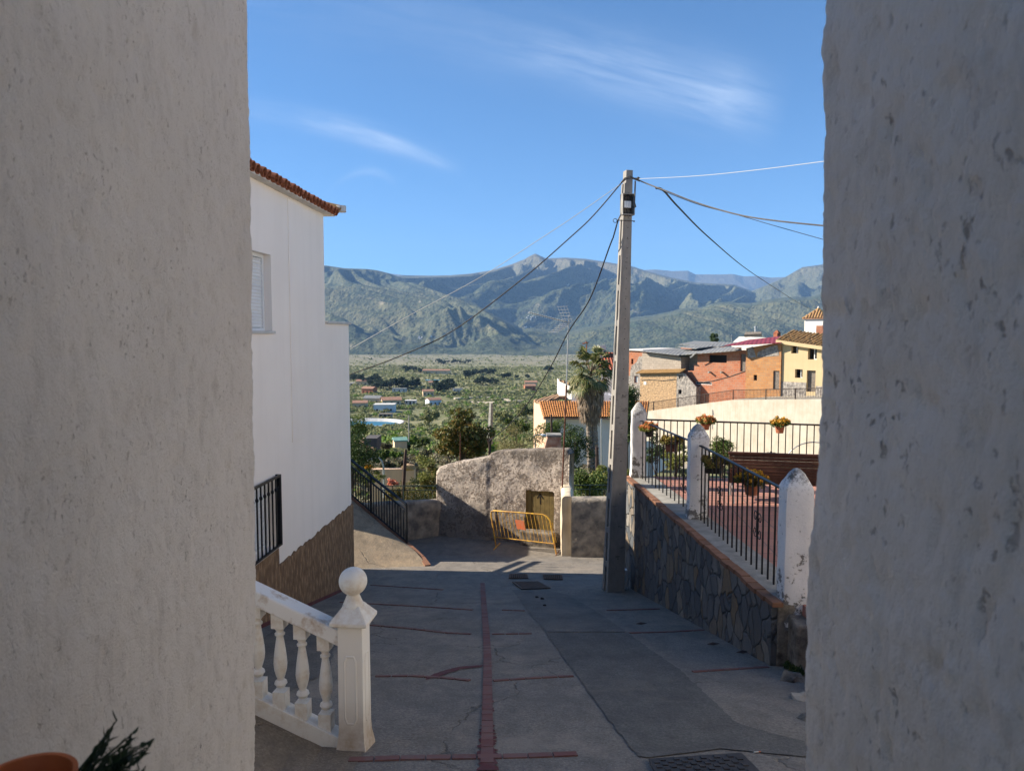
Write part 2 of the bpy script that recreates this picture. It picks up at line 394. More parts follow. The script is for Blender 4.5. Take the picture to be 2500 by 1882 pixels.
M['maroon'] = corr('maroon_sheet', lin(.22,.035,.055), lin(.17,.03,.045), R(20))
M['greenroof'] = simple('green_sheet', lin(.22,.40,.34), .7, .2, 2, None)
M['house_white'] = simple('village_white', lin(.62,.60,.56), .9, .12, 1, None)
M['house_blue'] = simple('village_bluewhite', lin(.66,.71,.76), .9, .12, 1, None)
M['house_orange'] = simple('village_orange', lin(.42,.17,.09), .9, .2, 1, None)
M['house_cream'] = simple('village_cream', lin(.72,.55,.36), .9, .2, 1, None)
t = NT('terrace_tiles')
b = t.new('ShaderNodeTexBrick'); t.L(t.map((1,1,1), (0,0,R(4))), b.inputs['Vector'])
b.inputs['Scale'].default_value = 1; b.inputs['Brick Width'].default_value = .33; b.inputs['Row Height'].default_value = .33; b.offset = 0
b.inputs['Mortar Size'].default_value = .009; b.inputs['Color1'].default_value = lin(.42,.20,.145); b.inputs['Color2'].default_value = lin(.36,.165,.125); b.inputs['Mortar'].default_value = lin(.17,.12,.10)
M['terrace'] = t.out(t.mix(t.ramp(t.noise(2.5, 6, .7), [(.4, 0), (.75, .4)]), b.outputs[0], lin(.25,.17,.14)), .75)
def leaf(name, ca, cb, cc=None, rough=.55):
    t = NT(name); r = t.island()
    stops = [(0, ca), (.6, cb)] + ([(1, cc)] if cc else [])
    col = t.ramp(r, stops)
    t.b.inputs['Specular IOR Level'].default_value = .3
    m = t.out(col, rough)
    tr = t.new('ShaderNodeBsdfTranslucent'); t.L(col, tr.inputs[0]); mx = t.new('ShaderNodeMixShader'); mx.inputs[0].default_value = .28
    t.L(t.b.outputs[0], mx.inputs[1]); t.L(tr.outputs[0], mx.inputs[2]); t.L(mx.outputs[0], t.n['Material Output'].inputs[0])
    return m
M['leaf_fig'] = leaf('brown_green_leaf', lin(.07,.085,.02), lin(.15,.15,.035), lin(.26,.15,.05))
M['leaf_light'] = leaf('yellow_green_leaf', lin(.12,.15,.03), lin(.22,.24,.05), lin(.34,.30,.10))
M['leaf_dark'] = leaf('dark_leaf', lin(.025,.05,.015), lin(.05,.085,.02), lin(.10,.13,.035))
M['leaf_mid'] = leaf('mid_leaf', lin(.045,.08,.015), lin(.09,.14,.025), lin(.17,.19,.05))
M['leaf_bright'] = leaf('bright_leaf', lin(.08,.15,.02), lin(.14,.23,.03), lin(.22,.28,.06))
M['leaf_wisp'] = leaf('wispy_leaf', lin(.15,.15,.055), lin(.24,.21,.08), lin(.30,.22,.11))
M['leaf_olive'] = leaf('olive_leaf', lin(.15,.17,.07), lin(.24,.255,.11), lin(.33,.32,.16), .8)
M['leaf_pine'] = leaf('pine_leaf', lin(.018,.032,.014), lin(.03,.05,.02), lin(.05,.07,.028))
M['leaf_palm'] = leaf('palm_leaf', lin(.06,.085,.02), lin(.14,.15,.05), lin(.32,.27,.13))
M['leaf_skirt'] = leaf('dead_frond', lin(.12,.085,.055), lin(.24,.17,.11), lin(.36,.27,.18))
M['leaf_scrub'] = leaf('scrub_leaf', lin(.11,.09,.06), lin(.16,.14,.08), lin(.13,.16,.06))
M['leaf_grass'] = leaf('rosemary_leaf', lin(.01,.02,.008), lin(.018,.035,.014), lin(.03,.05,.02))
M['fl_yellow'] = leaf('yellow_flower', lin(.55,.30,.02), lin(.62,.36,.03), lin(.55,.20,.04))
M['fl_orange'] = leaf('orange_flower', lin(.62,.22,.06), lin(.68,.30,.10), lin(.50,.13,.08))
M['fl_dull'] = leaf('fading_flower', lin(.22,.15,.04), lin(.34,.26,.05), lin(.16,.08,.05))
M['fl_pink'] = leaf('pink_flower', lin(.62,.22,.14), lin(.72,.35,.22), lin(.55,.18,.12))
# terrain
t = NT('valley_land')
n1 = t.noise(.004, 8, .62); n2 = t.noise(.05, 8, .7); dot = t.vor(.14); fld = t.vor(.006, 'F1', co=t.map((1,1.8,1)), out='Color'); y = t.sep()[1]
col = t.mix(t.ramp(n2, [(.35, 0), (.65, 1)]), lin(.17,.175,.075), lin(.30,.265,.145))
col = t.mix(t.math('MULTIPLY', t.sep(fld)[0], .45), col, lin(.09,.12,.04))
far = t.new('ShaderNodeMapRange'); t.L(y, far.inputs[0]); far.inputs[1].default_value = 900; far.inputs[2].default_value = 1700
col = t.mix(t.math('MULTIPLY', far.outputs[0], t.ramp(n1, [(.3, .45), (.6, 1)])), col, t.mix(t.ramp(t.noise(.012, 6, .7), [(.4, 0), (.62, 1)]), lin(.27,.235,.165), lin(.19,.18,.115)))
col = t.mix(t.ramp(dot, [(.22, .6), (.42, 0)]), col, lin(.05,.065,.03))
t.bump(t.noise(.3, 6, .7), .6, 1.0)
M['valley'] = t.out(col, .95)
t = NT('mountain_land')
z = t.sep()[2]; n1 = t.noise(.0012, 9, .62); n2 = t.noise(.009, 9, .7); tr_ = t.vor(.055); nz = t.noise(.0025, 6, .6)
col = t.mix(t.ramp(n2, [(.38, 0), (.62, 1)]), lin(.045,.066,.036), lin(.145,.145,.075))
forest = t.ramp(n1, [(.42, 0), (.58, 1)])
col = t.mix(t.math('MULTIPLY', forest, .6), col, lin(.05,.07,.037))
hi = t.new('ShaderNodeMapRange'); t.L(t.math('ADD', z, t.math('MULTIPLY', nz, 500)), hi.inputs[0]); hi.inputs[1].default_value = 620; hi.inputs[2].default_value = 1050
col = t.mix(t.math('MULTIPLY', hi.outputs[0], .8), col, lin(.155,.135,.105))
tan = t.ramp(t.noise(.0045, 7, .7), [(.63, 0), (.68, .7)]); col = t.mix(tan, col, lin(.30,.26,.19))
geo = t.new('ShaderNodeNewGeometry'); steep = t.ramp(t.sep(geo.outputs['True Normal'])[2], [(.62, 1), (.78, 0)])
col = t.mix(t.math('MULTIPLY', steep, .12), col, lin(.26,.22,.17))
col = t.mix(t.ramp(tr_, [(.2, .75), (.45, 0)]), col, lin(.025,.038,.022))
t.bump(t.math('ADD', t.math('ADD', t.noise(.02, 9, .7), t.math('MULTIPLY', t.noise(.005, 6, .6), 2.5)), t.math('MULTIPLY', tr_, -.25)), 1.0, 20)
M['mountain'] = t.out(col, .97)
t = NT('pool_water'); t.b.inputs['Specular IOR Level'].default_value = .5; M['water'] = t.out(lin(.035,.15,.235), .5); t.b.inputs['Specular IOR Level'].default_value = .12
# ---------------------------------------------------------------- terrain
rng = np.random.RandomState(3)
PERM = rng.permutation(512)
GR = rng.uniform(0, 2*np.pi, 512)
def pn(x, y, seed=0):
    xi = np.floor(x).astype(int); yi = np.floor(y).astype(int); xf = x-xi; yf = y-yi
    def gr(ix, iy, dx, dy):
        h = PERM[(ix + PERM[(iy+seed*37) & 511]) & 511]; a = GR[h]
        return np.cos(a)*dx + np.sin(a)*dy
    u = xf**3*(xf*(xf*6-15)+10); v = yf**3*(yf*(yf*6-15)+10)
    a = gr(xi, yi, xf, yf); b = gr(xi+1, yi, xf-1, yf); c = gr(xi, yi+1, xf, yf-1); d = gr(xi+1, yi+1, xf-1, yf-1)
    return (a+(b-a)*u) + ((c+(d-c)*u)-(a+(b-a)*u))*v
def ridged(x, y, oct=5, seed=0, gain=.5):
    s = 0; amp = 1; tot = 0; w = 1.0
    for o in range(oct):
        n = 1-(np.sqrt(pn(x*2**o, y*2**o, seed+o)**2+.004)-.06)*2.0; n = np.clip(n, 0, 1)**1.25
        s = s + n*amp*w; w = np.clip(n*1.4, 0, 1); tot += amp; amp *= gain
    return s/tot
def skyz(px, py, D):
    u = (px-1250)/F; v = (py-941)/F
    return (u/(CP-v*SP)), -(SP+v*CP)/(CP-v*SP)*D
VP = np.array([(0,-5.9),(21,-6.0),(26,-7.0),(34,-7.9),(50,-9.7),(66,-12.2),(100,-17.2),(200,-28.8),(300,-38.0),(360,-41.5),(450,-43.5),(700,-48.5),(1100,-55),(1700,-66),(2400,-76),(3200,-86),(30000,-120)])
POOL = (-80, 323, -40.0)
def valley(x, y):
    z = np.interp(y, VP[:,0], VP[:,1])
    z = z + pn(x/90, y/90, 5)*np.clip((y-120)/500, 0, 1)*5 + pn(x/400, y/300, 9)*np.clip((y-700)/1500, 0, 1)*14 + pn(x/14, y/14, 2)*np.clip((y-24)/60, 0, 1)*.8
    inp = (np.abs(x-POOL[0]) < 48) & (np.abs(y-POOL[1]) < 26)
    return np.where(inp, np.minimum(z, POOL[2]-1.5), z)
LAY = [ # crest pixels, D crest, D base, spur amplitude, spur wavelength, seed
 ([(300,600),(500,610),(600,630),(700,640),(801,649),(840,655),(897,657),(920,660),(949,667),(1001,686),(1040,699),(1089,715),(1125,725),(1164,740),(1203,762),(1260,792),(1330,835),(1450,880),(2600,905)], 5600, 3000, 190, 560, 1),
 ([(200,690),(900,690),(985,672),(1050,673),(1100,672),(1150,668),(1200,660),(1250,645),(1280,633),(1296,624),(1307,619),(1320,625),(1333,631),(1380,629),(1430,632),(1470,638),(1500,643),(1537,648),(1574,660),(1638,677),(1700,690),(1792,694),(1820,705),(1848,712),(1900,730),(2100,760),(2600,800)], 9500, 4300, 300, 760, 2),
 ([(200,640),(700,650),(900,660),(960,668),(1000,672),(1060,672),(1111,673),(1300,690),(1500,670),(1560,658),(1600,656),(1640,660),(1680,659),(1697,668),(1760,669),(1792,668),(1815,673),(1850,672),(1880,676),(1930,674),(2050,670),(2600,660)], 13000, 9500, 120, 1500, 3),
 ([(1500,860),(1700,780),(1800,725),(1876,694),(1918,676),(1940,663),(1960,652),(1985,649),(2011,645),(2060,650),(2120,625),(2250,640),(2600,600)], 8200, 3900, 240, 700, 4),
 ([(300,840),(800,835),(900,845),(1000,835),(1100,812),(1160,805),(1230,812),(1300,800),(1380,812),(1450,795),(1520,785),(1600,770),(1700,752),(1790,742),(1880,735),(2000,725),(2600,700)], 4900, 3300, 150, 430, 5),
 ([(600,880),(960,876),(1020,872),(1080,858),(1130,848),(1200,840),(1300,843),(1380,850),(1450,858),(1540,866),(1700,868),(2600,868)], 3500, 2850, 55, 240, 6),
]
def mountains(x, y):
    u = x/y; H = valley(x, y)
    for pts, D, D0, amp, wl, sd in LAY:
        P = np.array([skyz(a, b, D) for a, b in pts])
        zc = np.interp(u, P[:,0], P[:,1])
        if sd >= 5: zc = zc*(1+.28*(ridged(u*9+sd, u*0+.3, 4, sd)-.4))
        wx = x + pn(x/1800, y/1800, sd+20)*900; wy = y + pn(x/1500, y/1500, sd+30)*900
        wx = wx + (y-D0)*.6*(1 if sd % 2 else -.7); rg = ridged(wx/wl/1.2, wy/wl/2.4, 6, sd, .50)
        big = ridged(wx/wl/2.8, wy/wl/5, 3, sd+11, .5)
        t = (y-D0)/(D-D0); tc = np.clip(t, 0, 1)
        base = valley(x, y)
        prof = tc**1.75
        env = np.clip(np.sin(np.pi*np.clip(tc, 0, 1))**.9, 0, 1)*np.where(t > 1, 0, 1)
        z = base + (zc-base)*prof + env*np.minimum(amp*1.55, np.maximum(zc-base, 0)*.75)*((rg-.40)*1.5+(big-.40)*1.2)
        z = z + np.clip(tc, 0, 1)*(rg-.45)*amp*.05
        z = np.where(t > 1, base + (zc-base)*1 - (y-D)*.45, z)
        z = np.where(t < 0, -1e4, z)
        # never above the sight line of its own crest
        lim = zc/D*y; z = np.where(t <= 1, np.minimum(z, lim - (1-tc)*30), z)
        H = np.maximum(H, z)
    return H
def fan(name, us, ds, fn, mat, smooth=True, z0=0):
    U, D = np.meshgrid(us, ds); X = U*D; Z = fn(X, D)
    V = np.stack([X, D, Z+z0], -1).reshape(-1, 3); n = len(us); m = len(ds)
    i = np.arange(m-1)[:,None]*n + np.arange(n-1)[None,:]; i = i.ravel()
    Q = np.stack([i, i+1, i+n+1, i+n], -1)
    return bulk(name, V, Q, mat, None, smooth)
us = np.concatenate([np.linspace(-1.3, -.36, 50)[:-1], np.linspace(-.36, .56, 620), np.linspace(.56, 1.3, 40)[1:]])
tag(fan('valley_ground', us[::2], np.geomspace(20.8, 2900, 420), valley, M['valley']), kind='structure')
tag(fan('mountains', us, np.concatenate([np.geomspace(2850, 9800, 560), np.geomspace(9900, 14500, 90)]), mountains, M['mountain']), kind='structure')
def vz(x, y): return float(valley(np.array([x], float), np.array([y], float))[0])
def ground(px, py, lo=21.5, hi=2700, n=900):
    r_ = ray(px, py); D = np.geomspace(lo, hi, 1500); X = r_.x/r_.y*D; H = valley(X, D); k = np.nonzero(r_.z/r_.y*D < H)[0]
    if len(k): return Vector((X[k[0]], D[k[0]], H[k[0]]))
    p = at(px, py, hi); return Vector((p.x, hi, vz(p.x, hi)))
# ---------------------------------------------------------------- vegetation
def leaves(name, centres, n, size, mat, parent, seed, sigma=.25, aspect=.6, droop=0, elong=1.0):
    """n leaf quads scattered in gaussian clumps around centres [(x,y,z,r)]"""
    r = np.random.RandomState(seed); Cc = np.array(centres, float)
    w = Cc[:,3]**2; k = r.choice(len(Cc), n, p=w/w.sum())
    dirn = r.normal(size=(n, 3)); dirn /= np.linalg.norm(dirn, axis=1)[:,None]
    rad = r.uniform(.25, 1.0, n)**.5*(1+r.normal(size=n)*sigma*.35)
    P = Cc[k,:3] + dirn*(Cc[k,3]*rad)[:,None]*np.array([1, 1, .85])
    a = r.normal(size=(n, 3)) + dirn*.6; a[:,2] -= droop; a /= np.linalg.norm(a, axis=1)[:,None]
    b = np.cross(a, r.normal(size=(n, 3))); b /= np.linalg.norm(b, axis=1)[:,None]
    s = size*r.uniform(.6, 1.35, n)[:,None]
    A = a*s*.5*elong; B = b*s*.5*aspect
    V = np.stack([P-A, P+B, P+A, P-B], 1).reshape(-1, 3)
    Q = np.arange(n*4).reshape(-1, 4)
    return bulk(name, V, Q, mat, parent)
def clumps(c, rad, n, seed, rmin=.28, rmax=.42, core=True):
    r = random.Random(seed); out = []
    m = min(rad)
    while len(out) < n:
        d = Vector((r.gauss(0,1), r.gauss(0,1), r.gauss(0,1)*.9+.15)).normalized()*r.uniform(.35, .82)
        out.append((c[0]+d.x*rad[0], c[1]+d.y*rad[1], c[2]+d.z*rad[2], m*r.uniform(rmin, rmax)))
    if core: out.append((c[0], c[1], c[2], m*.5))
    return out
def tree(name, label, cat, base, c, rad, n, size, mat, seed, ncl=14, group=None, trunk=.07, aspect=.6, rmin=.28, rmax=.42, bark='bark', droop=0, core=True, elong=1.0):
    T = thing(name, label, cat, base, group)
    cl = clumps(c, rad, ncl, seed, rmin, rmax, core)
    leaves('crown', cl, n, size, M[mat], T, seed, aspect=aspect, droop=droop, elong=elong)
    b = Vector(base) - Vector((0,0,.15)); top = Vector((c[0], c[1], c[2]-rad[2]*.3)); r = random.Random(seed)
    m = MB(); mid = (b+top)/2 + Vector((r.uniform(-.1,.1)*rad[0], r.uniform(-.1,.1), 0))
    m.tube([b, mid, top], [trunk, trunk*.8, trunk*.55], 7)
    for k in cl[:min(len(cl), 12)]:
        e = Vector(k[:3]); q = mid.lerp(top, r.uniform(.2, 1)); m.tube([q, (q+e)/2+Vector((0,0,.05*rad[2])), e], [trunk*.45, trunk*.3, trunk*.12], 5)
    m.build('trunk', M[bark], T)
    return T
# photo-placed tree: crown box given in source pixels at distance d
def ptree(name, label, cat, x0, y0, x1, y1, d, depth, n, size, mat, seed, base_py=None, **kw):
    a = at(x0, y0, d); b = at(x1, y1, d); c = ((a.x+b.x)/2, d, (a.z+b.z)/2); rad = (abs(b.x-a.x)/2*1.12, depth, abs(a.z-b.z)/2*1.1)
    zb = vz(c[0], d) if base_py is None else at(x0, base_py, d).z
    return tree(name, label, cat, (c[0], d, zb), c, rad, n, size, mat, seed, **kw)
# ---------------------------------------------------------------- near alley walls (rough-cast, real relief)
def corner_wall(name, side, wprof, dfar, y0, mat, amp, label, r=.05, ext=1.2, top=1.6):
    """wall whose inner face is x = side*w(z), running from y0 to dfar, corner rounded, then turning outwards"""
    T = thing(name, label, 'wall', (side*1.2, 0, g(0)))
    st = .0085; path = []; y = y0
    while y < dfar-r: path.append((0, y, 1, 0)); y += st*(2.2 if y < .6 else 1)
    for k in range(10):
        a = k/9*math.pi/2; path.append((r-r*math.cos(a), dfar-r+r*math.sin(a), math.cos(a), math.sin(a)))
    x = r+st
    while x < ext: path.append((x, dfar, 0, 1)); x += .012 if x < .2 else .06
    zs = np.arange(g(0)-.6, top, .0085); P = np.array(path)
    S, Z = np.meshgrid(np.arange(len(P)), zs); w = np.interp(Z, [p[0] for p in wprof], [p[1] for p in wprof])
    X = w + P[S,0]; Y = P[S,1]; nx = -P[S,2]; ny = P[S,3]
    q = (X*1.0 + 0*Y)
    sc1 = 26; a1 = pn(Y*sc1+q*sc1, Z*sc1*.55, 3); a2 = pn((Y+q)*60, Z*38, 6); a3 = pn((Y+q)*7, Z*5, 8); a4 = pn((Y+q)*2, Z*1.7, 12)
    pit = np.clip(-a1-.18, 0, 1)*2.2
    a5 = pn((Y+q)*110, Z*80, 15); D = amp*(a1*.55+a2*.5+a5*.35+a3*.8+a4*.5-pit*.8)
    X = X + nx*D; Y = Y + ny*D
    V = np.stack([X*side, Y, Z], -1).reshape(-1, 3); n = len(P); m = len(zs)
    i = (np.arange(m-1)[:,None]*n + np.arange(n-1)[None,:]).ravel()
    Q = np.stack([i, i+1, i+n+1, i+n], -1)
    if side < 0: Q = Q[:,::-1]
    bulk('wall_face', V, Q, mat, T, True)
    return T
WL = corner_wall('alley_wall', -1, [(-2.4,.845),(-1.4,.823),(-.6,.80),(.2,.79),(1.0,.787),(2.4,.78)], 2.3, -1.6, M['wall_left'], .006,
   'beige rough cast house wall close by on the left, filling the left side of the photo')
WR = corner_wall('alley_wall', 1, [(-2.4,.557),(-.75,.565),(-.42,.566),(-.25,.574),(-.10,.580),(.2,.570),(.6,.564),(2.4,.562)], 1.41, -1.6, M['wall_right'], .009,
   'pitted grey white wall close by on the right, with a wavy bulging edge', top=1.3)
# bodies of the two alley houses behind their faces (they shade the lane)
m = MB(); m.box((-6.5,-1.65,-3.4), (-.90,2.22,1.62)); m.build('house_body', M['white'], WL)
m = MB(); m.box((.70,-1.65,-3.4), (4.5,1.32,1.32)); m.build('house_body', M['white'], WR)
# ---------------------------------------------------------------- road
def roadmesh():
    xs = np.concatenate([np.linspace(-9, -4, 12)[:-1], np.linspace(-4, 4, 70), np.linspace(4, 9, 12)[1:]]); ys = np.arange(-4, 21.2, .12)
    X, Y = np.meshgrid(xs, ys); Z = np.array([g(v) for v in ys])[:,None] + pn(X*.9, Y*.9, 4)*.003 + 0*X
    V = np.stack([X, Y, Z], -1).reshape(-1, 3); n = len(xs); i = (np.arange(len(ys)-1)[:,None]*n + np.arange(n-1)[None,:]).ravel()
    return bulk('road', V, np.stack([i, i+1, i+n+1, i+n], -1), M['road'], None, True)
tag(roadmesh(), kind='structure')
def sheet(name, px, mat, dz, kind='structure', jag=0, seed=1, step=.12):
    """flat paving patch whose outline is given in source pixels, laid on the road and following its slope"""
    pts = [road(*p) for p in px]; r = random.Random(seed); out = []
    for i, p in enumerate(pts):
        q = pts[(i+1) % len(pts)]; k = max(1, int((q-p).length/step))
        for j in range(k):
            w = p.lerp(q, j/k); w.x += r.uniform(-jag, jag); w.z = g(w.y)+dz; out.append(w)
    me = bpy.data.meshes.new(name); bm = bmesh.new(); vs = [bm.verts.new(w) for w in out]; bm.faces.new(vs)
    # cut across so that the sheet bends with the slope
    for cut in (13.85, 18.7):
        bmesh.ops.bisect_plane(bm, geom=bm.verts[:]+bm.edges[:]+bm.faces[:], plane_co=(0,cut,0), plane_no=(0,1,0))
    bmesh.ops.triangulate(bm, faces=bm.faces); bmesh.ops.recalc_face_normals(bm, faces=bm.faces)
    for v in bm.verts: v.co.z = g(v.co.y)+dz
    for f in bm.faces:
        if f.normal.z < 0: f.normal_flip()
    bm.to_mesh(me); bm.free(); o = link(name, me, mat); return tag(o, kind=kind)
sheet('asphalt_patch', [(1332,1545),(1387,1620),(1424,1672),(1460,1721),(1500,1775),(1541,1828),(1556,1846),(1583,1850),(1760,1828),(1860,1838),(1990,1850),(1964,1811),(1880,1790),(1798,1764),(1725,1695),(1657,1633),(1590,1588),(1533,1545)], M['asphalt'], .007, jag=.012, step=.05)
sheet('asphalt_patch', [(1250,1440),(1289,1492),(1332,1543),(1530,1543),(1442,1484),(1380,1450),(1330,1440)], M['asphalt2'], .007, jag=.006, seed=3)
sheet('asphalt_patch', [(640,1560),(640,1880),(690,1700),(800,1640),(830,1540),(700,1520)], M['asphalt'], .007, jag=.02, seed=4)
# brick bands
def band(name, pts, w, bl, gap, seed, keep=1):
    """row of bricks along a polyline of source pixels; w across, bl length along"""
    P = [road(*p) for p in pts]; m = MB(); r = random.Random(seed); L = 0; seg = []
    for a, b in zip(P, P[1:]): seg.append((L, a, b, (b-a).length)); L += (b-a).length
    def pos(s):
        for l, a, b, k in seg:
            if s <= l+k or (l, a, b, k) == seg[-1]: return a.lerp(b, (s-l)/k)
    s = 0
    while s+bl < L:
        if r.random() < keep:
            a = pos(s+gap/2); b = pos(s+bl-gap/2); t = (b-a).normalized(); nrm = Vector((t.y, -t.x, 0)).normalized()*w/2
            j = r.uniform(-.004, .004); h = r.uniform(.0095, .0115)
            c = [a+nrm*(1+j), b+nrm, b-nrm, a-nrm]
            for v in c: v.z = g(v.y)+h
            m.prism(c, (0,0,-.03))
        s += bl
    return tag(m.build(name, M['band']), kind='structure')
band('brick_band', [(1178,1423),(1181,1470),(1187,1545),(1190,1600),(1190,1700),(1189,1882)], .085, .15, .008, 1)
band('brick_band', [(850,1855),(1000,1850),(1175,1848),(1300,1845),(1470,1838)], .075, .17, .01, 2)
band('brick_band', [(1203,1662),(1300,1655),(1408,1650)], .05, .16, .012, 3)
band('brick_band', [(915,1651),(1000,1650),(1090,1655),(1178,1665)], .05, .16, .012, 4)
band('brick_band', [(905,1526),(1000,1534),(1090,1545),(1180,1549)], .06, .17, .012, 5)
band('brick_band', [(1200,1548),(1330,1546)], .05, .17, .012, 6)
band('brick_band', [(830,1470),(930,1475),(1050,1482),(1172,1490)], .055, .18, .012, 7)
band('brick_band', [(1225,1489),(1287,1491)], .05, .18, .012, 8)
band('brick_band', [(905,1428),(1000,1434),(1100,1441)], .05, .18, .012, 9)
band('brick_band', [(1480,1490),(1620,1486)], .05, .17, .012, 10)
band('brick_band', [(1535,1545),(1620,1543),(1722,1538)], .05, .17, .012, 11)
band('brick_band', [(1690,1640),(1780,1634),(1880,1628)], .05, .17, .012, 12)
sheet('red_paint_smear', [(1178,1760),(1182,1700),(1200,1700),(1203,1760),(1210,1810),(1213,1882),(1168,1882),(1171,1810)], M['redpaint'], .0075, jag=.02, seed=5, step=.03)
sheet('red_paint_smear', [(1040,1655),(1075,1640),(1120,1628),(1178,1624),(1178,1628),(1125,1634),(1085,1648),(1040,1660)], M['redpaint'], .0075, jag=.012, seed=6, step=.04)
# ---------------------------------------------------------------- wall with real openings
def wall_holes(mb, O, X, L, zb, top, holes, th, back=None):
    """front face starts at O (z=0), runs along X for L; top = [(s, z)...]; holes = [(s0, z0, s1, z1)]; th = reveal depth (direction N = into the wall)"""
    O = Vector(O); X = Vector(X).normalized(); Nn = Vector((-X.y, X.x, 0))
    if back is not None: Nn = Vector(back)
    zt = lambda s: float(np.interp(s, [p[0] for p in top], [p[1] for p in top]))
    ss = sorted({0, L} | {p[0] for p in top if 0 < p[0] < L} | {h[0] for h in holes if 0 < h[0] < L} | {h[2] for h in holes if 0 < h[2] < L})
    zz = sorted({zb} | {h[1] for h in holes} | {h[3] for h in holes})
    P = lambda s, z, d=0: O + X*s + Vector((0,0,z)) + Nn*d
    for s0, s1 in zip(ss, ss[1:]):
        c = (s0+s1)/2
        low = min(zt(s0+1e-4), zt(s1-1e-4)); zc_ = [q for q in zz if q < low-.02]; rows = list(zip(zc_, zc_[1:])) + [(zc_[-1], None)]; t0_, t1_ = zt(s0+1e-4), zt(s1-1e-4)
        for z0, z1 in rows:
            if z1 is None: mb.quad(P(s0, z0), P(s1, z0), P(s1, t1_), P(s0, t0_)); continue
            m_ = (z0+z1)/2
            if any(h[0]-1e-6 <= c <= h[2]+1e-6 and h[1] < m_ < h[3] for h in holes): continue
            mb.quad(P(s0, z0), P(s1, z0), P(s1, z1), P(s0, z1))
        mb.quad(P(s0, zt(s0)), P(s1, zt(s1)), P(s1, zt(s1), th), P(s0, zt(s0), th))
    for s0, z0, s1, z1 in holes:
        s0 = max(s0, 0); s1 = min(s1, L)
        mb.quad(P(s0,z0), P(s0,z1), P(s0,z1,th), P(s0,z0,th)); mb.quad(P(s1,z0), P(s1,z1), P(s1,z1,th), P(s1,z0,th))
        mb.quad(P(s0,z0), P(s1,z0), P(s1,z0,th), P(s0,z0,th)); mb.quad(P(s0,z1), P(s1,z1), P(s1,z1,th), P(s0,z1,th))
    mb.quad(P(0, zb), P(0, zt(0)), P(0, zt(0), th), P(0, zb, th)); mb.quad(P(L, zb), P(L, zt(L)), P(L, zt(L), th), P(L, zb, th))
    return P
# ---------------------------------------------------------------- white house on the left
HC = Vector((-3.06, 13.85, 0)); HX = Vector((.061, 1, 0)).normalized(); HN = Vector((-HX.y, HX.x, 0)) # into the house (-x)
hp = lambda s, z, d=0: HC + HX*s + HN*d + Vector((0,0,z))   # s measured along the facade, 0 at the far corner, negative towards the viewer
T = thing('white_house', 'white two storey house with tiled eave and brown plinth on the left', 'house', (-6, 10, g(10)))
S0 = -8.9; ST = -1.40   # near end, step to the lower part
m = MB(); WU = (-5.05, .04, -3.72, 1.07); WD = (-5.05, -2.94, -3.76, -1.965)
wall_holes(m, hp(S0,0), HX, -S0, -6, [(0, 2.03), (-S0+ST, 2.03), (-S0+ST+.001, .17), (-S0, .17)], [(WU[0]-S0, WU[1], WU[2]-S0, WU[3]), (WD[0]-S0, WD[1], WD[2]-S0, WD[3])], .16)
# remaining sides of the body
m.quad(hp(ST,.17), hp(ST,2.0), hp(ST,2.0,5.2), hp(ST,.17,5.2)); m.quad(hp(0,-6,.16), hp(0,.17,.16), hp(0,.17,5.0), hp(0,-6,5.0))
m.quad(hp(S0,-6,.16), hp(S0,2.0,.16), hp(S0,2.0,5.2), hp(S0,-6,5.2)); m.quad(hp(S0,2.0,0), hp(ST,2.0,0), hp(ST,2.0,5.2), hp(S0,2.0,5.2))
m.quad(hp(S0,-6,5.2), hp(ST,-6,5.2), hp(ST,2,5.2), hp(S0,2,5.2)); m.quad(hp(ST,-6,5.0), hp(0,-6,5.0), hp(0,.17,5.0), hp(ST,.17,5.0)); m.quad(hp(ST,-.3,.1), hp(0,-.3,.1), hp(0,-.3,5), hp(ST,-.3,5))
m.build('wall', M['white'], T)
m = MB(); m.frame_box(hp(0,0), HX, HN, (0,0,1), (ST+.01, -.045, .172), (.05, .30, .215)); m.frame_box(hp(0,0), HX, HN, (0,0,1), (-.22, .30, .172), (.05, 4.9, .215)); m.build('parapet_coping', M['sill'], T, bevel=.008)
# pilaster strip and stains kept as shallow relief
m = MB(); m.frame_box(hp(0,0), HX, HN, (0,0,1), (-3.05, -.012, -1.6), (-2.52, .02, 1.95)); m.build('flue_strip', M['white'], T, bevel=.006)
# plinth, with its raised part under the window
m = MB(); r = random.Random(5); ptop = []
s = S0
for k in range(90):
    s = S0 + (-S0+.0)*k/89; z = (-2.955 if s < -3.72 else -3.235) + r.uniform(-.022, .022); ptop.append((s, z))
ptop = [p for p in ptop if p[0] < -3.74] + [(-3.73, -2.955), (-3.72, -3.24)] + [p for p in ptop if p[0] > -3.70]
for (a, za), (b, zb) in zip(ptop, ptop[1:]):
    m.add([hp(a,-5.6,-.03), hp(b,-5.6,-.03), hp(b,zb,-.03), hp(a,za,-.03), hp(a,za,.0), hp(b,zb,.0)], [(0,1,2,3), (3,2,5,4)])
m.quad(hp(0,-6,-.03), hp(0,-3.235,-.03), hp(0,-3.235,.9), hp(0,-6,.9))
m.frame_box(hp(0,0), HX, HN, (0,0,1), (-.01, -.03, -6), (.03, 2.5, -3.235))
m.build('plinth', M['plinth'], T)
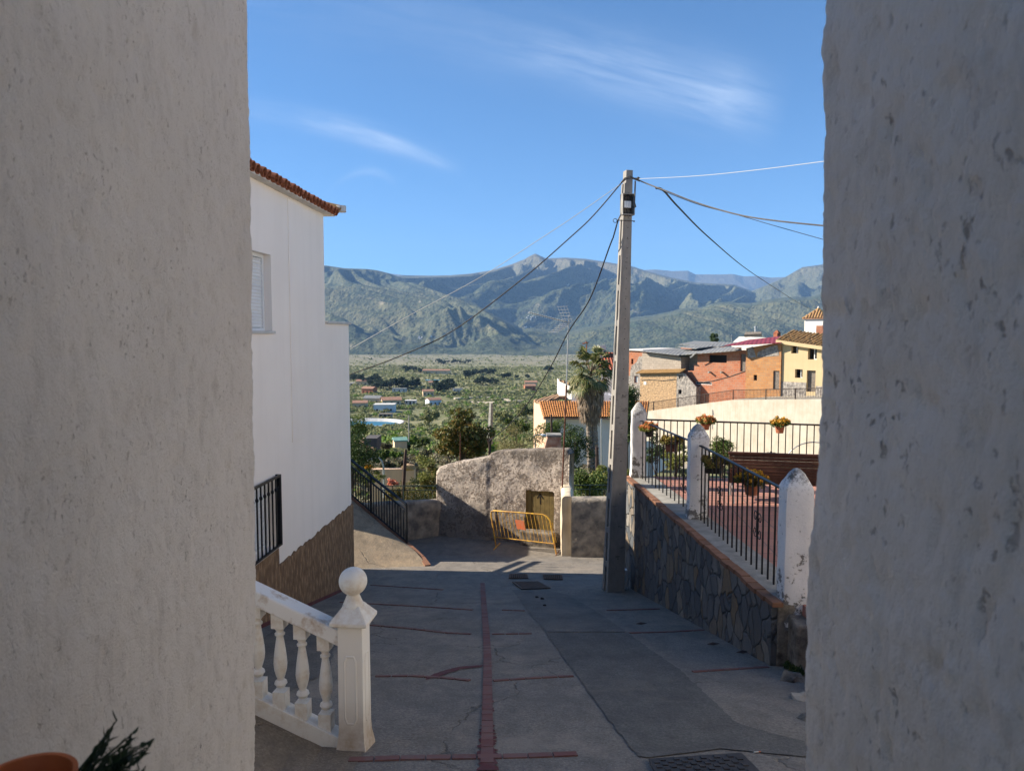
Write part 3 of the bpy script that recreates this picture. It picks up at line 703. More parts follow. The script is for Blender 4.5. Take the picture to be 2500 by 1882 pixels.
# eave: soffit, tiles, verge
m = MB(); EO = .13
m.frame_box(hp(0,0), HX, HN, (0,0,1), (S0, -EO, 1.985), (ST+.24, -.001, 2.025)); m.frame_box(hp(0,0), HX, HN, (0,0,1), (ST+.001, 0, 1.985), (ST+.24, 5, 2.025))
m.build('soffit', M['cornice'], T)
roof = MB(); roof.add([hp(S0,2.04,-EO), hp(ST+.22,2.04,-EO), hp(ST+.22,3.24,4.0), hp(S0,3.24,4.0)], [(0,1,2,3)])
def barrel(mb, a, b, r_, n=7, th=.014, flip=1, taper=.82):
    a, b = Vector(a), Vector(b); t = (b-a).normalized(); side = t.cross(Vector((0,0,1))).normalized(); up = side.cross(t).normalized()*flip
    vs = []
    for p, rr in ((a, r_), (b, r_*taper)):
        for R_ in (rr, rr-th):
            for k in range(n+1):
                an = math.pi*k/n; vs.append(p + side*math.cos(an)*R_ + up*math.sin(an)*R_)
    N = n+1; fs = []
    for k in range(n):
        fs += [(k, k+1, 2*N+k+1, 2*N+k), (N+k, N+k+1, 3*N+k+1, 3*N+k), (k, k+1, N+k+1, N+k), (2*N+k, 2*N+k+1, 3*N+k+1, 3*N+k)]
    mb.add(vs, fs)
tl = MB(); s = S0+.1
while s < ST+.16:
    j = r.uniform(-.02, .02)
    for q in range(4):
        d0 = -EO-.08+j+q*.36; z0 = 2.045+(d0+EO)*.28+.012*q
        barrel(tl, hp(s,z0,d0), hp(s,z0+.42*.28,d0+.42), .075)
        barrel(tl, hp(s+.095,z0+.02,d0+.03), hp(s+.095,z0+.02+.40*.28,d0+.43), .06, flip=-1)
    s += .17
rf = roof.build('roof', M['tile_old'], T); tl.build('eave_tiles', M['tile_geo'], rf)
vg = MB()
for q in range(9):
    d0 = -EO-.12+q*.40; z0 = 2.10+(d0+EO)*.28
    barrel(vg, hp(ST+.24,z0,d0), hp(ST+.24,z0+.45*.28,d0+.45), .10)
vg.build('verge_tiles', M['tile_ochre'], rf)
mm = MB(); mm.lathe(hp(ST+.24,2.06,-EO-.10), [(.09,0),(.09,.10)], 12); mm.build('verge_end_cap', M['cornice'], rf)
# windows
def slats(mb, s0, s1, z0, z1, d, pitch=.045):
    z = z0
    while z < z1:
        zz = min(z+pitch-.006, z1)
        mb.add([hp(s0,z,d), hp(s1,z,d), hp(s1,zz,d), hp(s0,zz,d), hp(s0,(z+zz)/2,d-.010), hp(s1,(z+zz)/2,d-.010)], [(0,1,5,4), (4,5,2,3)]); z += pitch
    mb.frame_box(hp(0,0), HX, HN, (0,0,1), (s0, d+.003, z0), (s1, d+.01, z1))
for nm, W in (('upper', WU), ('lower', WD)):
    fr = MB(); s0, z0, s1, z1 = W
    for a, b in (((s1-.045,.10,z0),(s1,.15,z1)), ((s0,.10,z0),(s0+.045,.15,z1)), ((s0+.045,.10,z1-.045),(s1-.045,.15,z1)), ((s0+.045,.10,z0),(s1-.045,.15,z0+.04))):
        fr.frame_box(hp(0,0), HX, HN, (0,0,1), a, b)
    w_ = fr.build('window', M['shutter'], T, bevel=.004)
    sh = MB(); slats(sh, s0+.046, s1-.046, z0+.045, z1-.05, .13); sh.build('roller_shutter', M['shutter'], w_)
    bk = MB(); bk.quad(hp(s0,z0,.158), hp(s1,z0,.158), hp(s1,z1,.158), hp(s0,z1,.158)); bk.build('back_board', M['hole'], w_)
    sl = MB(); sl.frame_box(hp(0,0), HX, HN, (0,0,1), (s0-.04,-.035,z0-.04), (s1+.04,.16,z0-.001)); sl.build('sill', M['sill'], w_, bevel=.006)
gr = MB()
for k in range(11):
    s = WD[0]+.02+k*(WD[2]-WD[0]-.0)/10; gr.frame_box(hp(0,0), HX, HN, (0,0,1), (s-.009,-.068,WD[1]+.02), (s+.009,-.05,WD[3]-.01))
    gr.lathe(hp(s,WD[3]-.20,-.059), [(.012,0),(.022,.02),(.022,.04),(.012,.06)], 8)
gr.frame_box(hp(0,0), HX, HN, (0,0,1), (WD[0],-.075,WD[3]-.01), (WD[2]+.05,-.045,WD[3]+.02)); gr.frame_box(hp(0,0), HX, HN, (0,0,1), (WD[0],-.075,WD[1]-.0), (WD[2]+.05,-.045,WD[1]+.025))
gr.frame_box(hp(0,0), HX, HN, (0,0,1), (WD[2]+.03,-.075,WD[1]), (WD[2]+.055,.0,WD[3]+.02))
gr.build('window_grille', M['iron'], T)
T2 = thing('annex', 'low pale annex set back to the left beyond the ramp, hidden by the white house', 'annex', (-7, 19.5, g(19)))
m = MB(); m.box((-9.5,18.2,-7),(-5.05,21.2,-2.85)); m.build('wall', M['white'], T2); m = MB(); m.box((-9.6,18.1,-2.85),(-4.98,21.3,-2.75)); m.build('roof', M['tile_red'], T2)
# rear wing of the same row of houses, set back (its shade falls on the road)
T2 = thing('rear_house', 'pale rendered house set back behind the white house, hidden by it from the lane', 'house', (-7, 15, g(15)))
m = MB(); m.add([(-9,14.1,-6),(-4.25,14.1,-6),(-4.25,16.25,-6),(-9,16.9,-6),(-9,14.1,-.5),(-4.25,14.1,-.5),(-4.25,16.25,-.5),(-9,16.9,-.5)], [(0,1,2,3),(4,5,6,7),(0,1,5,4),(1,2,6,5),(2,3,7,6),(3,0,4,7)])
m.build('wall', M['white'], T2)
m = MB(); m.box((-9.1,14.05,-.5),(-4.2,16.3,-.42)); m.build('roof', M['tile_red'], T2)
m = MB(); m.tube([(-4.6,15.6,-.42),(-4.6,15.6,.5)], .03, 8); m.tube([(-4.6,15.3,.42),(-4.6,16.6,.46)], .02, 6); m.build('roof_rail', M['galv'], T2)
T2 = thing('pergola', 'pair of wooden beams with upright rods spanning the yard behind the white house', 'pergola', (-4.6, 17, g(17)))
for x_, z_ in ((-4.62,-2.86), (-4.5,-2.72)):
    m = MB(); m.box((x_-.04,16.27,z_), (x_+.04,18.17,z_+.09)); m.build('beam', M['wood_old'], T2)
for y_, h_ in ((16.75,.45),(17.2,.6),(17.65,.35)):
    m = MB(); m.tube([(-4.5,y_,-2.63),(-4.47,y_-.03,-2.63+h_)], .022, 6); m.build('rod', M['galv'], T2)
# red painted gutter strip along the plinth
def strip(name, P, w, mat, dz):
    m = MB()
    for a, b in zip(P, P[1:]):
        t = (b-a).normalized(); n_ = Vector((t.y, -t.x, 0))*w
        q = [a, b, b+n_, a+n_]
        for v in q: v.z = g(v.y)+dz
        m.prism(q, (0,0,-.05))
    return tag(m.build(name, mat), kind='structure')
strip('red_kerb', [hp(-8.5+k*.5, 0, -.035) for k in range(18)], .17, M['redpaint'], .05)
# ---------------------------------------------------------------- balustrade and newel
ND = 4.95; nb = at(868, 1822, ND); NB = Vector((nb.x+.0, ND, g(ND)))
T = thing('newel_post', 'white stone newel post with a ball finial at the foot of the stair balustrade', 'post', NB)
NA = R(-6)
def sq(mb, c, prof, ang):
    """square lathe: (half width, z)"""
    X = Vector((math.cos(ang), math.sin(ang), 0)); Y = Vector((-math.sin(ang), math.cos(ang), 0)); vs = []
    for h, z in prof:
        for a, b in ((-1,-1),(1,-1),(1,1),(-1,1)): vs.append(Vector(c) + X*a*h + Y*b*h + Vector((0,0,z)))
    fs = [(i*4+k, i*4+(k+1) % 4, i*4+4+(k+1) % 4, i*4+4+k) for i in range(len(prof)-1) for k in range(4)] + [(3,2,1,0), tuple(range(len(prof)*4-4, len(prof)*4))]
    return mb.add(vs, fs)
ztop = at(858, 1518, ND).z - NB.z
m = MB(); sq(m, NB, [(.112,-.1),(.108,.0),(.092,.09),(.088,.16),(.086,ztop-.02),(.088,ztop)], NA)
X = Vector((math.cos(NA), math.sin(NA), 0)); Y = Vector((-math.sin(NA), math.cos(NA), 0))
def panel(c0, U, V_):
    h = ztop; o = [(-.03,.20),(.03,.20),(.048,.24),(.048,h-.24),(.03,h-.20),(-.03,h-.20),(-.048,h-.24),(-.048,.24)]
    i = [(a*.80, (b-h/2)*.975+h/2) for a, b in o]
    P = lambda q, d: c0 + U*q[0] + Vector((0,0,q[1])) + V_*d
    n = 8; m.add([P(q,.0) for q in o]+[P(q,.007) for q in i]+[P(q,.0015) for q in [(a*.9,(b-h/2)*.95+h/2) for a, b in i]], [(k,(k+1)%n,n+(k+1)%n,n+k) for k in range(n)]+[(n+k,n+(k+1)%n,2*n+(k+1)%n,2*n+k) for k in range(n)]+[tuple(range(2*n,3*n))])
panel(NB - Y*.0875, X, -Y); panel(NB + X*.0875, Y, X)
m.build('shaft', M['newel'], T, bevel=.004)
m = MB(); sq(m, NB+Vector((0,0,ztop)), [(.105,0),(.128,.012),(.130,.035),(.060,.125),(.052,.13)], NA); m.build('cap', M['caststone'], T, bevel=.004)
m = MB(); zb = ztop+.118
pr = [(.075,0),(.066,.02),(.045,.07),(.040,.085)]
bc = zb+.085+.085
for k in range(1, 20):
    a = -math.pi/2 + math.pi*k/20
    if a > -1.1: pr.append((.096*math.cos(a), bc-zb+.096*math.sin(a)))
pr.append((.003, bc-zb+.096)); m.lathe(NB+Vector((0,0,zb)), pr, 40); m.build('ball_finial', M['caststone'], T, smooth=True)
# balustrade runs up to the left; slope .44
BT = thing('stair_balustrade', 'white stone balustrade with bulging balusters, rising to the left of the ball topped newel post', 'balustrade', NB-Vector((.6,0,0)))
bx = Vector((-1, .10, .44)); b0 = NB + X*(-.085)
bl = 1.3
def slab(name, z0, z1, w, mat, bev):
    mb = MB(); side = Vector((.10, 1, 0)).normalized()*w
    p = [b0+Vector((0,0,z0)), b0+bx*bl+Vector((0,0,z0)), b0+bx*bl+Vector((0,0,z1)), b0+Vector((0,0,z1))]
    mb.prism([q-side for q in p], side*2); return mb.build(name, mat, BT, bevel=bev)
zr1 = at(822, 1530, ND).z - NB.z; zr0 = at(822, 1575, ND).z - NB.z; zb1 = at(822, 1793, ND).z - NB.z
slab('handrail', zr0+.015, zr1, .075, M['handrail'], .012); slab('base_rail', zb1-.13, zb1, .065, M['caststone'], .006)
bp = [(.034,0),(.05,.0),(.05,.10),(.03,.10),(.034,.115),(.044,.13),(.040,.15),(.026,.165),(.024,.18),(.032,.205),(.043,.26),(.047,.31),(.044,.37),(.036,.45),(.028,.52),(.024,.555),(.024,.565),(.034,.575),(.035,.59),(.026,.60),(.025,.615),(.038,.64),(.042,.655)]
H = zr0+.02-zb1
for i, px in enumerate((797, 739, 684, 628, 572)):
    u = (at(px, 1700, ND+.03).x - b0.x)/bx.x; c = b0+bx*u; c.z = b0.z + bx.z*u + zb1
    mb = MB(); k = H/.80; sq(mb, c, [(.044,-.04),(.044,.125*k)], -.10); 
    mb.lathe(c, [(r_, z*k*.95+.06*k) for r_, z in bp[3:]], 24); sq(mb, c, [(.044,.675*k),(.044,.83*k)], -.10)
    mb.build('baluster', M['caststone'], BT, smooth=True)
# sloping landing that the balustrade stands on
m = MB(); ex = NB.x-.02; zf = lambda x: NB.z+.015+max(0, (ex-x))*.44+zb1-.115 if x < ex-.02 else NB.z+.0
m = MB(); xs_ = [ex+.10-k*.15 for k in range(18)]; ys_ = [3.3+k*.14 for k in range(12)]
zz_ = lambda x, y: max(g(y)+.004, NB.z+(zb1-.125) + .44*(b0.x-x) + (y-4.9)*-.06)
ed_ = lambda x: 4.90-.10*(x-b0.x)
vs = []; 
for x in xs_:
    for k in range(12): y = 3.3+(ed_(x)+.06-3.3)*k/11; vs.append(Vector((x, y, zz_(x, y))))
    vs.append(Vector((x, ed_(x)+.06, g(5)-.3)))
m.add(vs, [(i*13+k, i*13+k+1, (i+1)*13+k+1, (i+1)*13+k) for i in range(17) for k in range(12)])
tag(m.build('stair_landing', road_mat('brown_landing', lin(.24,.20,.155), lin(.30,.24,.17))), kind='structure')
# ---------------------------------------------------------------- stone clad terrace wall
CZ = -2.70
wf = lambda y: 2.17+.072*(13.85-y)            # x of the clad face at distance y
WD_ = Vector((.072, -1, 0)).normalized()
T = thing('terrace_wall', 'dark slate clad retaining wall with an orange brick edge along the right of the lane', 'wall', (2.4, 10, g(10)))
m = MB(); ya, yb = 13.95, 7.32
n = 70
for i in range(n):
    y0 = ya+(yb-ya)*i/n; y1 = ya+(yb-ya)*(i+1)/n
    m.quad((wf(y0),y0,-6.2),(wf(y1),y1,-6.2),(wf(y1),y1,CZ-.045),(wf(y0),y0,CZ-.045))
m.quad((wf(ya),ya,-6.2),(wf(ya)+.35,ya,-6.2),(wf(ya)+.35,ya,CZ-.05),(wf(ya),ya,CZ-.05)); m.quad((wf(yb),yb,-6.2),(wf(yb)+.3,yb,-6.2),(wf(yb)+.3,yb,CZ-.05),(wf(yb),yb,CZ-.05))
m.build('stone_face', M['clad'], T)
m = MB(); r = random.Random(3); y = ya
while y > yb+.05:
    l = .21; j = r.uniform(-.01,.01); a = r.uniform(-.012,.012); y1 = y-l+.012
    p = [(wf(y)-.03+j,y,0),(wf(y1)-.03+j+a,y1,0),(wf(y1)+.085,y1,0),(wf(y)+.085,y,0)]
    zz = CZ+r.uniform(-.004,.006); m.prism([(a_,b_,zz-.05) for a_,b_,_ in p], (0,0,.05)); y -= l
m.build('brick_edge', M['capbrick'], T, bevel=.004)
m = MB(); m.add([(wf(ya)+.08,ya,CZ-.2),(wf(yb)+.08,yb,CZ-.2),(wf(yb)+.52,yb,CZ-.2),(wf(ya)+.52,ya,CZ-.2),(wf(ya)+.08,ya,CZ-.012),(wf(yb)+.08,yb,CZ-.012),(wf(yb)+.52,yb,CZ-.004),(wf(ya)+.52,ya,CZ-.004)], [(0,1,2,3),(4,5,6,7),(0,1,5,4),(1,2,6,5),(2,3,7,6),(3,0,4,7)])
m.build('cement_cap', M['cement_light'], T)
m = MB(); m.box((2.70,7.30,-4.6),(3.12,7.55,CZ-.035)); m.build('end_block', M['cement'], T, bevel=.01)
# terrace deck
m = MB(); m.add([(wf(14.05)+.3,14.05,-6.6),(wf(2)+.3,2,-6.6),(10,2,-6.6),(10,13.0,-6.6),(wf(14.05)+.3,14.05,CZ-.03),(wf(2)+.3,2,CZ-.03),(10,2,CZ-.03),(10,13.0,CZ-.03)], [(0,1,2,3),(4,5,6,7),(0,1,5,4),(1,2,6,5),(2,3,7,6),(3,0,4,7)])
tag(m.build('terrace_floor', M['terrace']), kind='structure')
T = thing('added_bounce_house', 'added unseen white house on the red tiled terrace, bouncing sun onto the shaded walls', 'house', (9, 6, CZ))  # unseen house, added to bounce warm sunlight onto the shaded white facades
m = MB(); wall_holes(m, (7.2,12.3,0), (0,-1,0), 15.0, -6.5, [(0,3.2),(15,3.2)], [(2,-1.7,3.2,-.4),(6,-1.7,7.2,-.4),(10,-1.7,11.2,-.4),(2,1.0,3.2,2.2),(6,1.0,7.2,2.2)], .2, back=(1,0,0)); m.add([(7.2,12.3,-6.5),(11.5,12.3,-6.5),(11.5,12.3,3.2),(7.2,12.3,3.2),(7.2,-2.7,-6.5),(11.5,-2.7,-6.5),(11.5,-2.7,3.2),(7.2,-2.7,3.2)],[(0,1,2,3),(4,5,6,7),(1,5,6,2)]); m.build('wall', M['house_white'], T)
m = MB(); m.box((6.9,-2.9,3.2),(11.6,12.5,3.35)); m.build('roof', M['tile_red'], T)
for s0, z0 in ((2,-1.7),(6,-1.7),(10,-1.7),(2,1.0),(6,1.0)): m = MB(); m.box((7.36,12.3-s0-1.2,z0),(7.38,12.3-s0,z0+(1.3 if z0 < 0 else 1.2))); m.build('window', M['shutter'], T)
# corner block and rubble under the nearest post
m = MB(); c3 = Vector((2.98, 7.28, 0))
m.rbox((3.03,7.24,-4.4), .46, .46, 1.56, R(-4)); o = m.build('corner_block', M['cement'], None, bevel=.03)
tag(o, 'stained blackened concrete block under the nearest white post', 'block')
def rock(name, c, s, seed, mat, label, cat='rock', group=None):
    bm = bmesh.new(); bmesh.ops.create_icosphere(bm, subdivisions=2, radius=1)
    for v in bm.verts:
        k = 1+.5*pnoise(v.co*1.7+Vector((seed*5,0,0)))+.12*pnoise(v.co*4+Vector((seed,3,0))); v.co = Vector((v.co.x*s[0]*k, v.co.y*s[1]*k, v.co.z*s[2]*k)) + Vector(c)
    me = bpy.data.meshes.new(name); bm.to_mesh(me); bm.free(); o = link(name, me, mat, None, False); return tag(o, label, cat, group)
rp = lambda px, py, d=0: road(px, py)+Vector((0,0,d))
rock('rock', rp(1935,1660,-.01), (.12,.10,.09), 1, M['cement'], 'broken rock just below the stained concrete block', group='broken rocks at the wall foot')
rock('rock', rp(1965,1705,-.02), (.11,.12,.08), 2, M['lowwall'], 'middle one of the broken rocks below the stained concrete block, beside the near wall', group='broken rocks at the wall foot')
rock('rock', rp(1975,1755,-.02), (.10,.10,.07), 3, M['cement'], 'nearest broken rock on the road edge beside the near right wall', group='broken rocks at the wall foot')
gcl = [(p.x, p.y, p.z+.03, .05) for p in (rp(1938,1640), rp(1950,1648), rp(1928,1632))]
tag(leaves('weed_tuft', gcl, 400, .05, M['leaf_dark'], None, 5, elong=1.6, aspect=.25), 'small dark tuft of weeds growing in the crack below the concrete block', 'weeds')
# posts
def gatepost(c, w, z0, z1, label, ang=R(-4), seed=0):
    T = thing('gate_post', label, 'post', c, 'white posts of the terrace railing')
    bm = bmesh.new(); X = Vector((math.cos(ang), math.sin(ang), 0)); Y = Vector((-math.sin(ang), math.cos(ang), 0))
    prof = [(w*.56,z0-.05),(w*.55,z0+.04),(w*.52,z0+.15),(w*.5,z0+.28)]
    k = 12; prof += [(w*.5, z0+.28+(z1-.24-z0-.28)*i/k) for i in range(1, k+1)]
    prof += [(w*.50,z1-.20),(w*.475,z1-.165),(w*.37,z1-.105),(w*.26,z1-.05),(w*.13,z1-.014),(.004,z1)]
    n = 6; rings = []
    for h, z in prof:
        rg = []
        for s in range(4):
            for j in range(n):
                t = -1+2*j/n; a, b = [(t,-1),(1,t),(-t,1),(-1,-t)][s]
                q = .0 if z < z1-.2 else min(1,(z-z1+.2)/.12)
                L = math.hypot(a, b); a2, b2 = a*(1-q*.55)+a/L*q*.55, b*(1-q*.55)+b/L*q*.55
                L2 = 1+max(0, L-1.25)*.35
                p = Vector((c[0], c[1], z)) + X*a2*h/L2 + Y*b2*h/L2
                p += (X*a+Y*b).normalized()*pnoise(p*5+Vector((seed,0,0)))*.012
                rg.append(bm.verts.new(p))
        rings.append(rg)
    N = 4*n
    for A, B in zip(rings, rings[1:]):
        for i in range(N): bm.faces.new((A[i], A[(i+1) % N], B[(i+1) % N], B[i]))
    bm.faces.new(rings[-1])
    me = bpy.data.meshes.new('shaft'); bm.to_mesh(me); bm.free(); me.materials.append(M['post'])
    me.polygons.foreach_set('use_smooth', [True]*len(me.polygons)); me.set_sharp_from_angle(angle=R(35))
    o = bpy.data.objects.new('shaft', me); C.objects.link(o); o.parent = T; o.location = -Vector(c)
    return T
P3 = Vector((at(1936,1464,7.40).x+.02, 7.44, CZ-.15)); P2 = Vector((at(1706,1264,10.69).x, 10.80, CZ)); P1 = Vector((at(1560,1164,13.85).x-.01, 13.9, CZ))
gatepost(P3, .285, CZ-.25, at(1938,1142,7.44).z, 'white post nearest the viewer, its weathered pointed top below the bench', seed=1)
gatepost(P2, .28, CZ-.02, at(1700,1034,10.8).z, 'middle white pointed post between the two black railings, flaked low down', seed=4)
gatepost(P1, .275, CZ-.02, at(1556,981,13.9).z, 'farthest white pointed post, beside the concrete power pole', seed=8)
# railings
def railing(name, A, B, zt, zb, n, mat, label, flat=(.045,.018), bar=.0085, scroll=(), group=None, ends=0):
    T = thing(name, label, 'railing', ((A[0]+B[0])/2, (A[1]+B[1])/2, zb), group)
    A = Vector((A[0],A[1],0)); B = Vector((B[0],B[1],0)); D = B-A; L = D.length; t = D.normalized(); nn = Vector((-t.y,t.x,0))
    m = MB(); m.frame_box(A, t, nn, (0,0,1), (0,-flat[0]/2,zt-flat[1]), (L,flat[0]/2,zt)); m.build('top_rail', mat, T, bevel=.003)
    m = MB()
    for i in range(n):
        s = L*(i+.5)/n; m.frame_box(A, t, nn, (0,0,1), (s-bar,-bar,zb), (s+bar,bar,zt-flat[1]))
    m.build('bars', mat, T)
    for sp, z0, z1 in scroll:
        m = MB(); c = A + t*(L*(sp+.5)/n); h = (z1-z0)
        for sx in (-1, 1):
            for zc, sg in ((z0+h*.25, -1), (z0+h*.75, 1)):
                pts = []
                for k in range(22):
                    a = sg*(.2+k*.33); rr = h*.22*(1-k/26); pts.append(c + t*(sx*(h*.20 - math.cos(a)*rr*.8)) + Vector((0,0,zc+math.sin(a)*rr)))
                m.tube(pts, .0055, 5)
            m.tube([c+t*(sx*.012)+Vector((0,0,z0)), c+t*(sx*.03)+Vector((0,0,(z0+z1)/2)), c+t*(sx*.012)+Vector((0,0,z1))], .006, 5)
        m.build('scroll', mat, T)
    return T
off = Vector((.0,0,0))
RZ = -1.62
railing('black_railing', (P1.x+.03,P1.y-.13), (P2.x+.0,P2.y+.13), RZ, CZ-.01, 14, M['iron'], 'black iron railing between the farthest and the middle white post', scroll=((11,-2.5,-2.1),))
railing('black_railing', (P2.x+.0,P2.y-.13), (P3.x-.06,P3.y+.13), RZ+.005, CZ-.01, 18, M['iron'], 'black iron railing between the middle and the nearest white post, with scrolls', scroll=((5,-2.36,-2.02),(13,-2.36,-2.02)))
A = at(1590,1022,14.0); B = at(2060,1039,12.9)
railing('black_railing', (P1.x+.08,14.0), (B.x+1.5,12.9-.28), A.z, CZ-.03, 42, M['iron_brown'], 'dark railing along the far side of the red tiled terrace', scroll=((19,-2.42,-2.14),), flat=(.04,.03))
# planters
def pot(px, py, d, r_top, h, potmat, flmat, leafmat, label, seed, spread=1.0, rect=False, n=1100):
    c = at(px, py, d); T = thing('flower_pot', label, 'flower pot', (c.x, c.y, c.z-h), 'potted flowers hooked on the railings')
    z = c.z-h; m = MB()
    if rect: sq(m, (c.x,c.y,z), [(r_top*.78,0),(r_top*.95,h*.86),(r_top,h*.87),(r_top,h)], R(70))
    else: m.lathe((c.x,c.y,z), [(r_top*.66,0),(r_top*.92,h*.82),(r_top*1.02,h*.83),(r_top*1.03,h),(r_top*.93,h),(r_top*.9,h*.9)], 24)
    m.build('pot', potmat, T, smooth=True)
    m = MB(); m.tube([(c.x+math.cos(a)*r_top*1.05, c.y+math.sin(a)*r_top*1.05, z+h*.8) for a in [k*math.pi/8 for k in range(17)]], .006, 5); m.build('holder_ring', M['iron'], T)
    r = random.Random(seed); cl = []
    for k in range(34):
        a = r.uniform(0, 6.28); q = r.uniform(.1, 1)**.6*r_top*1.65*spread; hh = r.uniform(.02,.13)*(1.25-q/(r_top*1.9)); cl.append((c.x+math.cos(a)*q, c.y+math.sin(a)*q, c.z+hh*1.0, .035))
    leaves('foliage', [(a,b,z_-.03,.05) for a,b,z_,_ in cl], n, .035, leafmat, T, seed)
    leaves('flowers', cl, n, .026, flmat, T, seed+1, aspect=.9)
    return T
pot(1585,1046,13.3,.095,.15, M['black_pot'], M['fl_orange'], M['leaf_light'], 'orange and yellow flowers in a dark pot beside the farthest white post', 1, n=1300)
pot(1640,1077,12.2,.105,.17, M['brown_pot'], M['fl_dull'], M['leaf_fig'], 'fading reddish flowers in a brown pot on the railing between the far and middle posts', 2, rect=True)
pot(1722,1028,13.65,.10,.16, M['terracotta'], M['fl_orange'], M['leaf_light'], 'peach coloured flowers in a pot on the far railing, above the middle post', 3)
pot(1904,1034,13.2,.095,.17, M['terracotta'], M['fl_yellow'], M['leaf_mid'], 'yellow flowers in a red pot on the far railing, above its scroll ornament', 4)
pot(1742,1128,10.25,.115,.15, M['black_pot'], M['fl_dull'], M['leaf_fig'], 'dull drooping flowers in a black planter fixed beside the middle white post', 5, rect=True, spread=1.2)
pot(1835,1172,8.95,.105,.18, M['terracotta'], M['fl_yellow'], M['leaf_fig'], 'large yellow flowering plant in a terracotta pot on the near railing', 6, spread=1.05, n=1900)
# bench
bd = 11.7; BA = at(1781,1108,bd+.1); T = thing('garden_bench', 'long dark brown slatted bench on the red tiled terrace', 'bench', (4.4, 11.5, CZ-.03))
BX = Vector((1,-.22,0)).normalized(); BN = Vector((-BX.y,BX.x,0)); O = Vector((BA.x,BA.y,0)); Lb = 1.9; FZ = CZ-.03
back = MB(); zt = BA.z - FZ
for k in range(10):
    f = k/9; z = zt - f*(zt-.36); dpt = .06-.10*math.sin(f*math.pi*.6)
    back.frame_box(O+Vector((0,0,FZ)), BX, BN, (0,0,1), (0,dpt+.10*f,z-(zt-.36)/9*.98), (Lb,dpt+.10*f+.022+.006*(k%2),z))
back.build('backrest', M['wood_dark'], T, bevel=.008)
m = MB()
m.frame_box(O+Vector((0,0,FZ)), BX, BN, (0,0,1), (-.02,.03,zt-.01),(Lb+.02,.085,zt+.03)); m.build('top_rail', M['wood_dark'], T, bevel=.01)
m = MB()
for k in range(6): m.frame_box(O+Vector((0,0,FZ)), BX, BN, (0,0,1), (0,.16+k*.065,.395),(Lb,.16+k*.065+.05,.42))
m.build('seat', M['wood_dark'], T, bevel=.006)
for s in (.07, Lb-.07):
    m = MB(); q = lambda a, b, z: O + BX*a + BN*b + Vector((0,0,FZ+z))
    m.tube([q(s,-.06,0), q(s,-.0,.12), q(s,.06,.28), q(s,.07,.40), q(s,.06,.6), q(s,.07,zt-.04)], [.022,.016,.014,.018,.013,.012], 8)
    m.tube([q(s,.07,.39), q(s,.3,.385), q(s,.52,.39), q(s,.56,.2), q(s,.60,0)], [.016,.014,.016,.014,.022], 8)
    m.tube([q(s,.06,.60), q(s,.3,.63), q(s,.55,.60), q(s,.56,.40)], .013, 8)
    m.tube([q(s,.02,.16), q(s,.2,.24), q(s,.3,.30), q(s,.4,.24), q(s,.57,.16)], .01, 6)
    m.build('leg', M['galv'], T, smooth=True)
# hoop (garden arch rail) beyond the terrace
m = MB(); hc = at(1985,1130,14.6); m.tube([hc+Vector((math.cos(a)*.55,0,math.sin(a)*.42)) for a in [math.pi*k/14 for k in range(15)]], .012, 6)
for sx in (-.55, .55): m.tube([hc+Vector((sx,0,0)), (hc.x+sx, hc.y, -7.1)], .012, 6)
tag(m.build('metal_hoop', M['galv']), 'thin metal hoop standing behind the far terrace railing', 'hoop')
# ---------------------------------------------------------------- power pole
pb = Vector((at(1498,1438,13.0).x, 13.05, g(13.05))); pt = Vector((at(1533,416,13.0).x, 13.05, at(1533,416,13.0).z))
T = thing('power_pole', 'tall leaning concrete power pole with bolt holes and an open fuse box near its top', 'pole', pb)
X = Vector((math.cos(R(14)), math.sin(R(14)), 0)); Y = Vector((-X.y, X.x, 0))
def polept(f): return pb.lerp(pt, f)
hw = lambda f: .165-.095*f; hd = lambda f: .13-.055*f
def ring(f, w, d): c = polept(f); return [c-X*w-Y*d, c+X*w-Y*d, c+X*w+Y*d, c-X*w+Y*d]
def polebox(mb, f0, f1, xa, xb, ya_, yb_):
    vs = []
    for f in (f0, f1):
        c = polept(f); w, d = hw(f), hd(f); vs += [c+X*xa*w+Y*ya_*d, c+X*xb*w+Y*ya_*d, c+X*xb*w+Y*yb_*d, c+X*xa*w+Y*yb_*d]
    mb.add(vs, [(0,1,2,3),(4,5,6,7),(0,1,5,4),(1,2,6,5),(2,3,7,6),(3,0,4,7)])
m = MB(); polebox(m, -.03, 1, -.70, 1, -1, 1); o = m.build('shaft', M['pole'], T, bevel=.012)
m = MB(); polebox(m, -.03, .97, -1.0, -.703, -1, -.35); polebox(m, -.03, .97, -1.0, -.703, .35, 1)
for i in range(12): f = -.02+i*.0825; polebox(m, f, f+.014, -.985, -.705, -.34, .34)
m.build('flange', M['pole'], T)
hm_ = MB(); m = hm_
for i in range(30):
    f = .915-i*.0235 if i < 18 else .90-i*.0235-(i-18)*.055
    if f < .03: break
    c = polept(f) - Y*(hd(f)+.001) + X*hw(f)*.12
    m.tube([c+Y*.01, c-Y*.002], .0085 if i < 18 else .011, 8)
merge(o, hm_, M['hole'])
fb = .905; c = polept(fb) - Y*(hd(fb)+.06); bxh = (at(0,475,13).z-at(0,503,13).z)
b0_ = at(1532,500,12.86); m = MB(); w, h = .112, .18
fr = [(( -w,-h),(-w+.012,h)),((w-.012,-h),(w,h)),((-w+.012,h-.012),(w-.012,h)),((-w+.012,-h),(w-.012,-h+.014))]
for (x0,z0),(x1,z1) in fr: m.frame_box(b0_, X, Y, (0,0,1), (x0,-.06,z0), (x1,.06,z1))
m.frame_box(b0_, X, Y, (0,0,1), (-w+.012,.04,-h+.014), (w-.012,.06,h-.012))
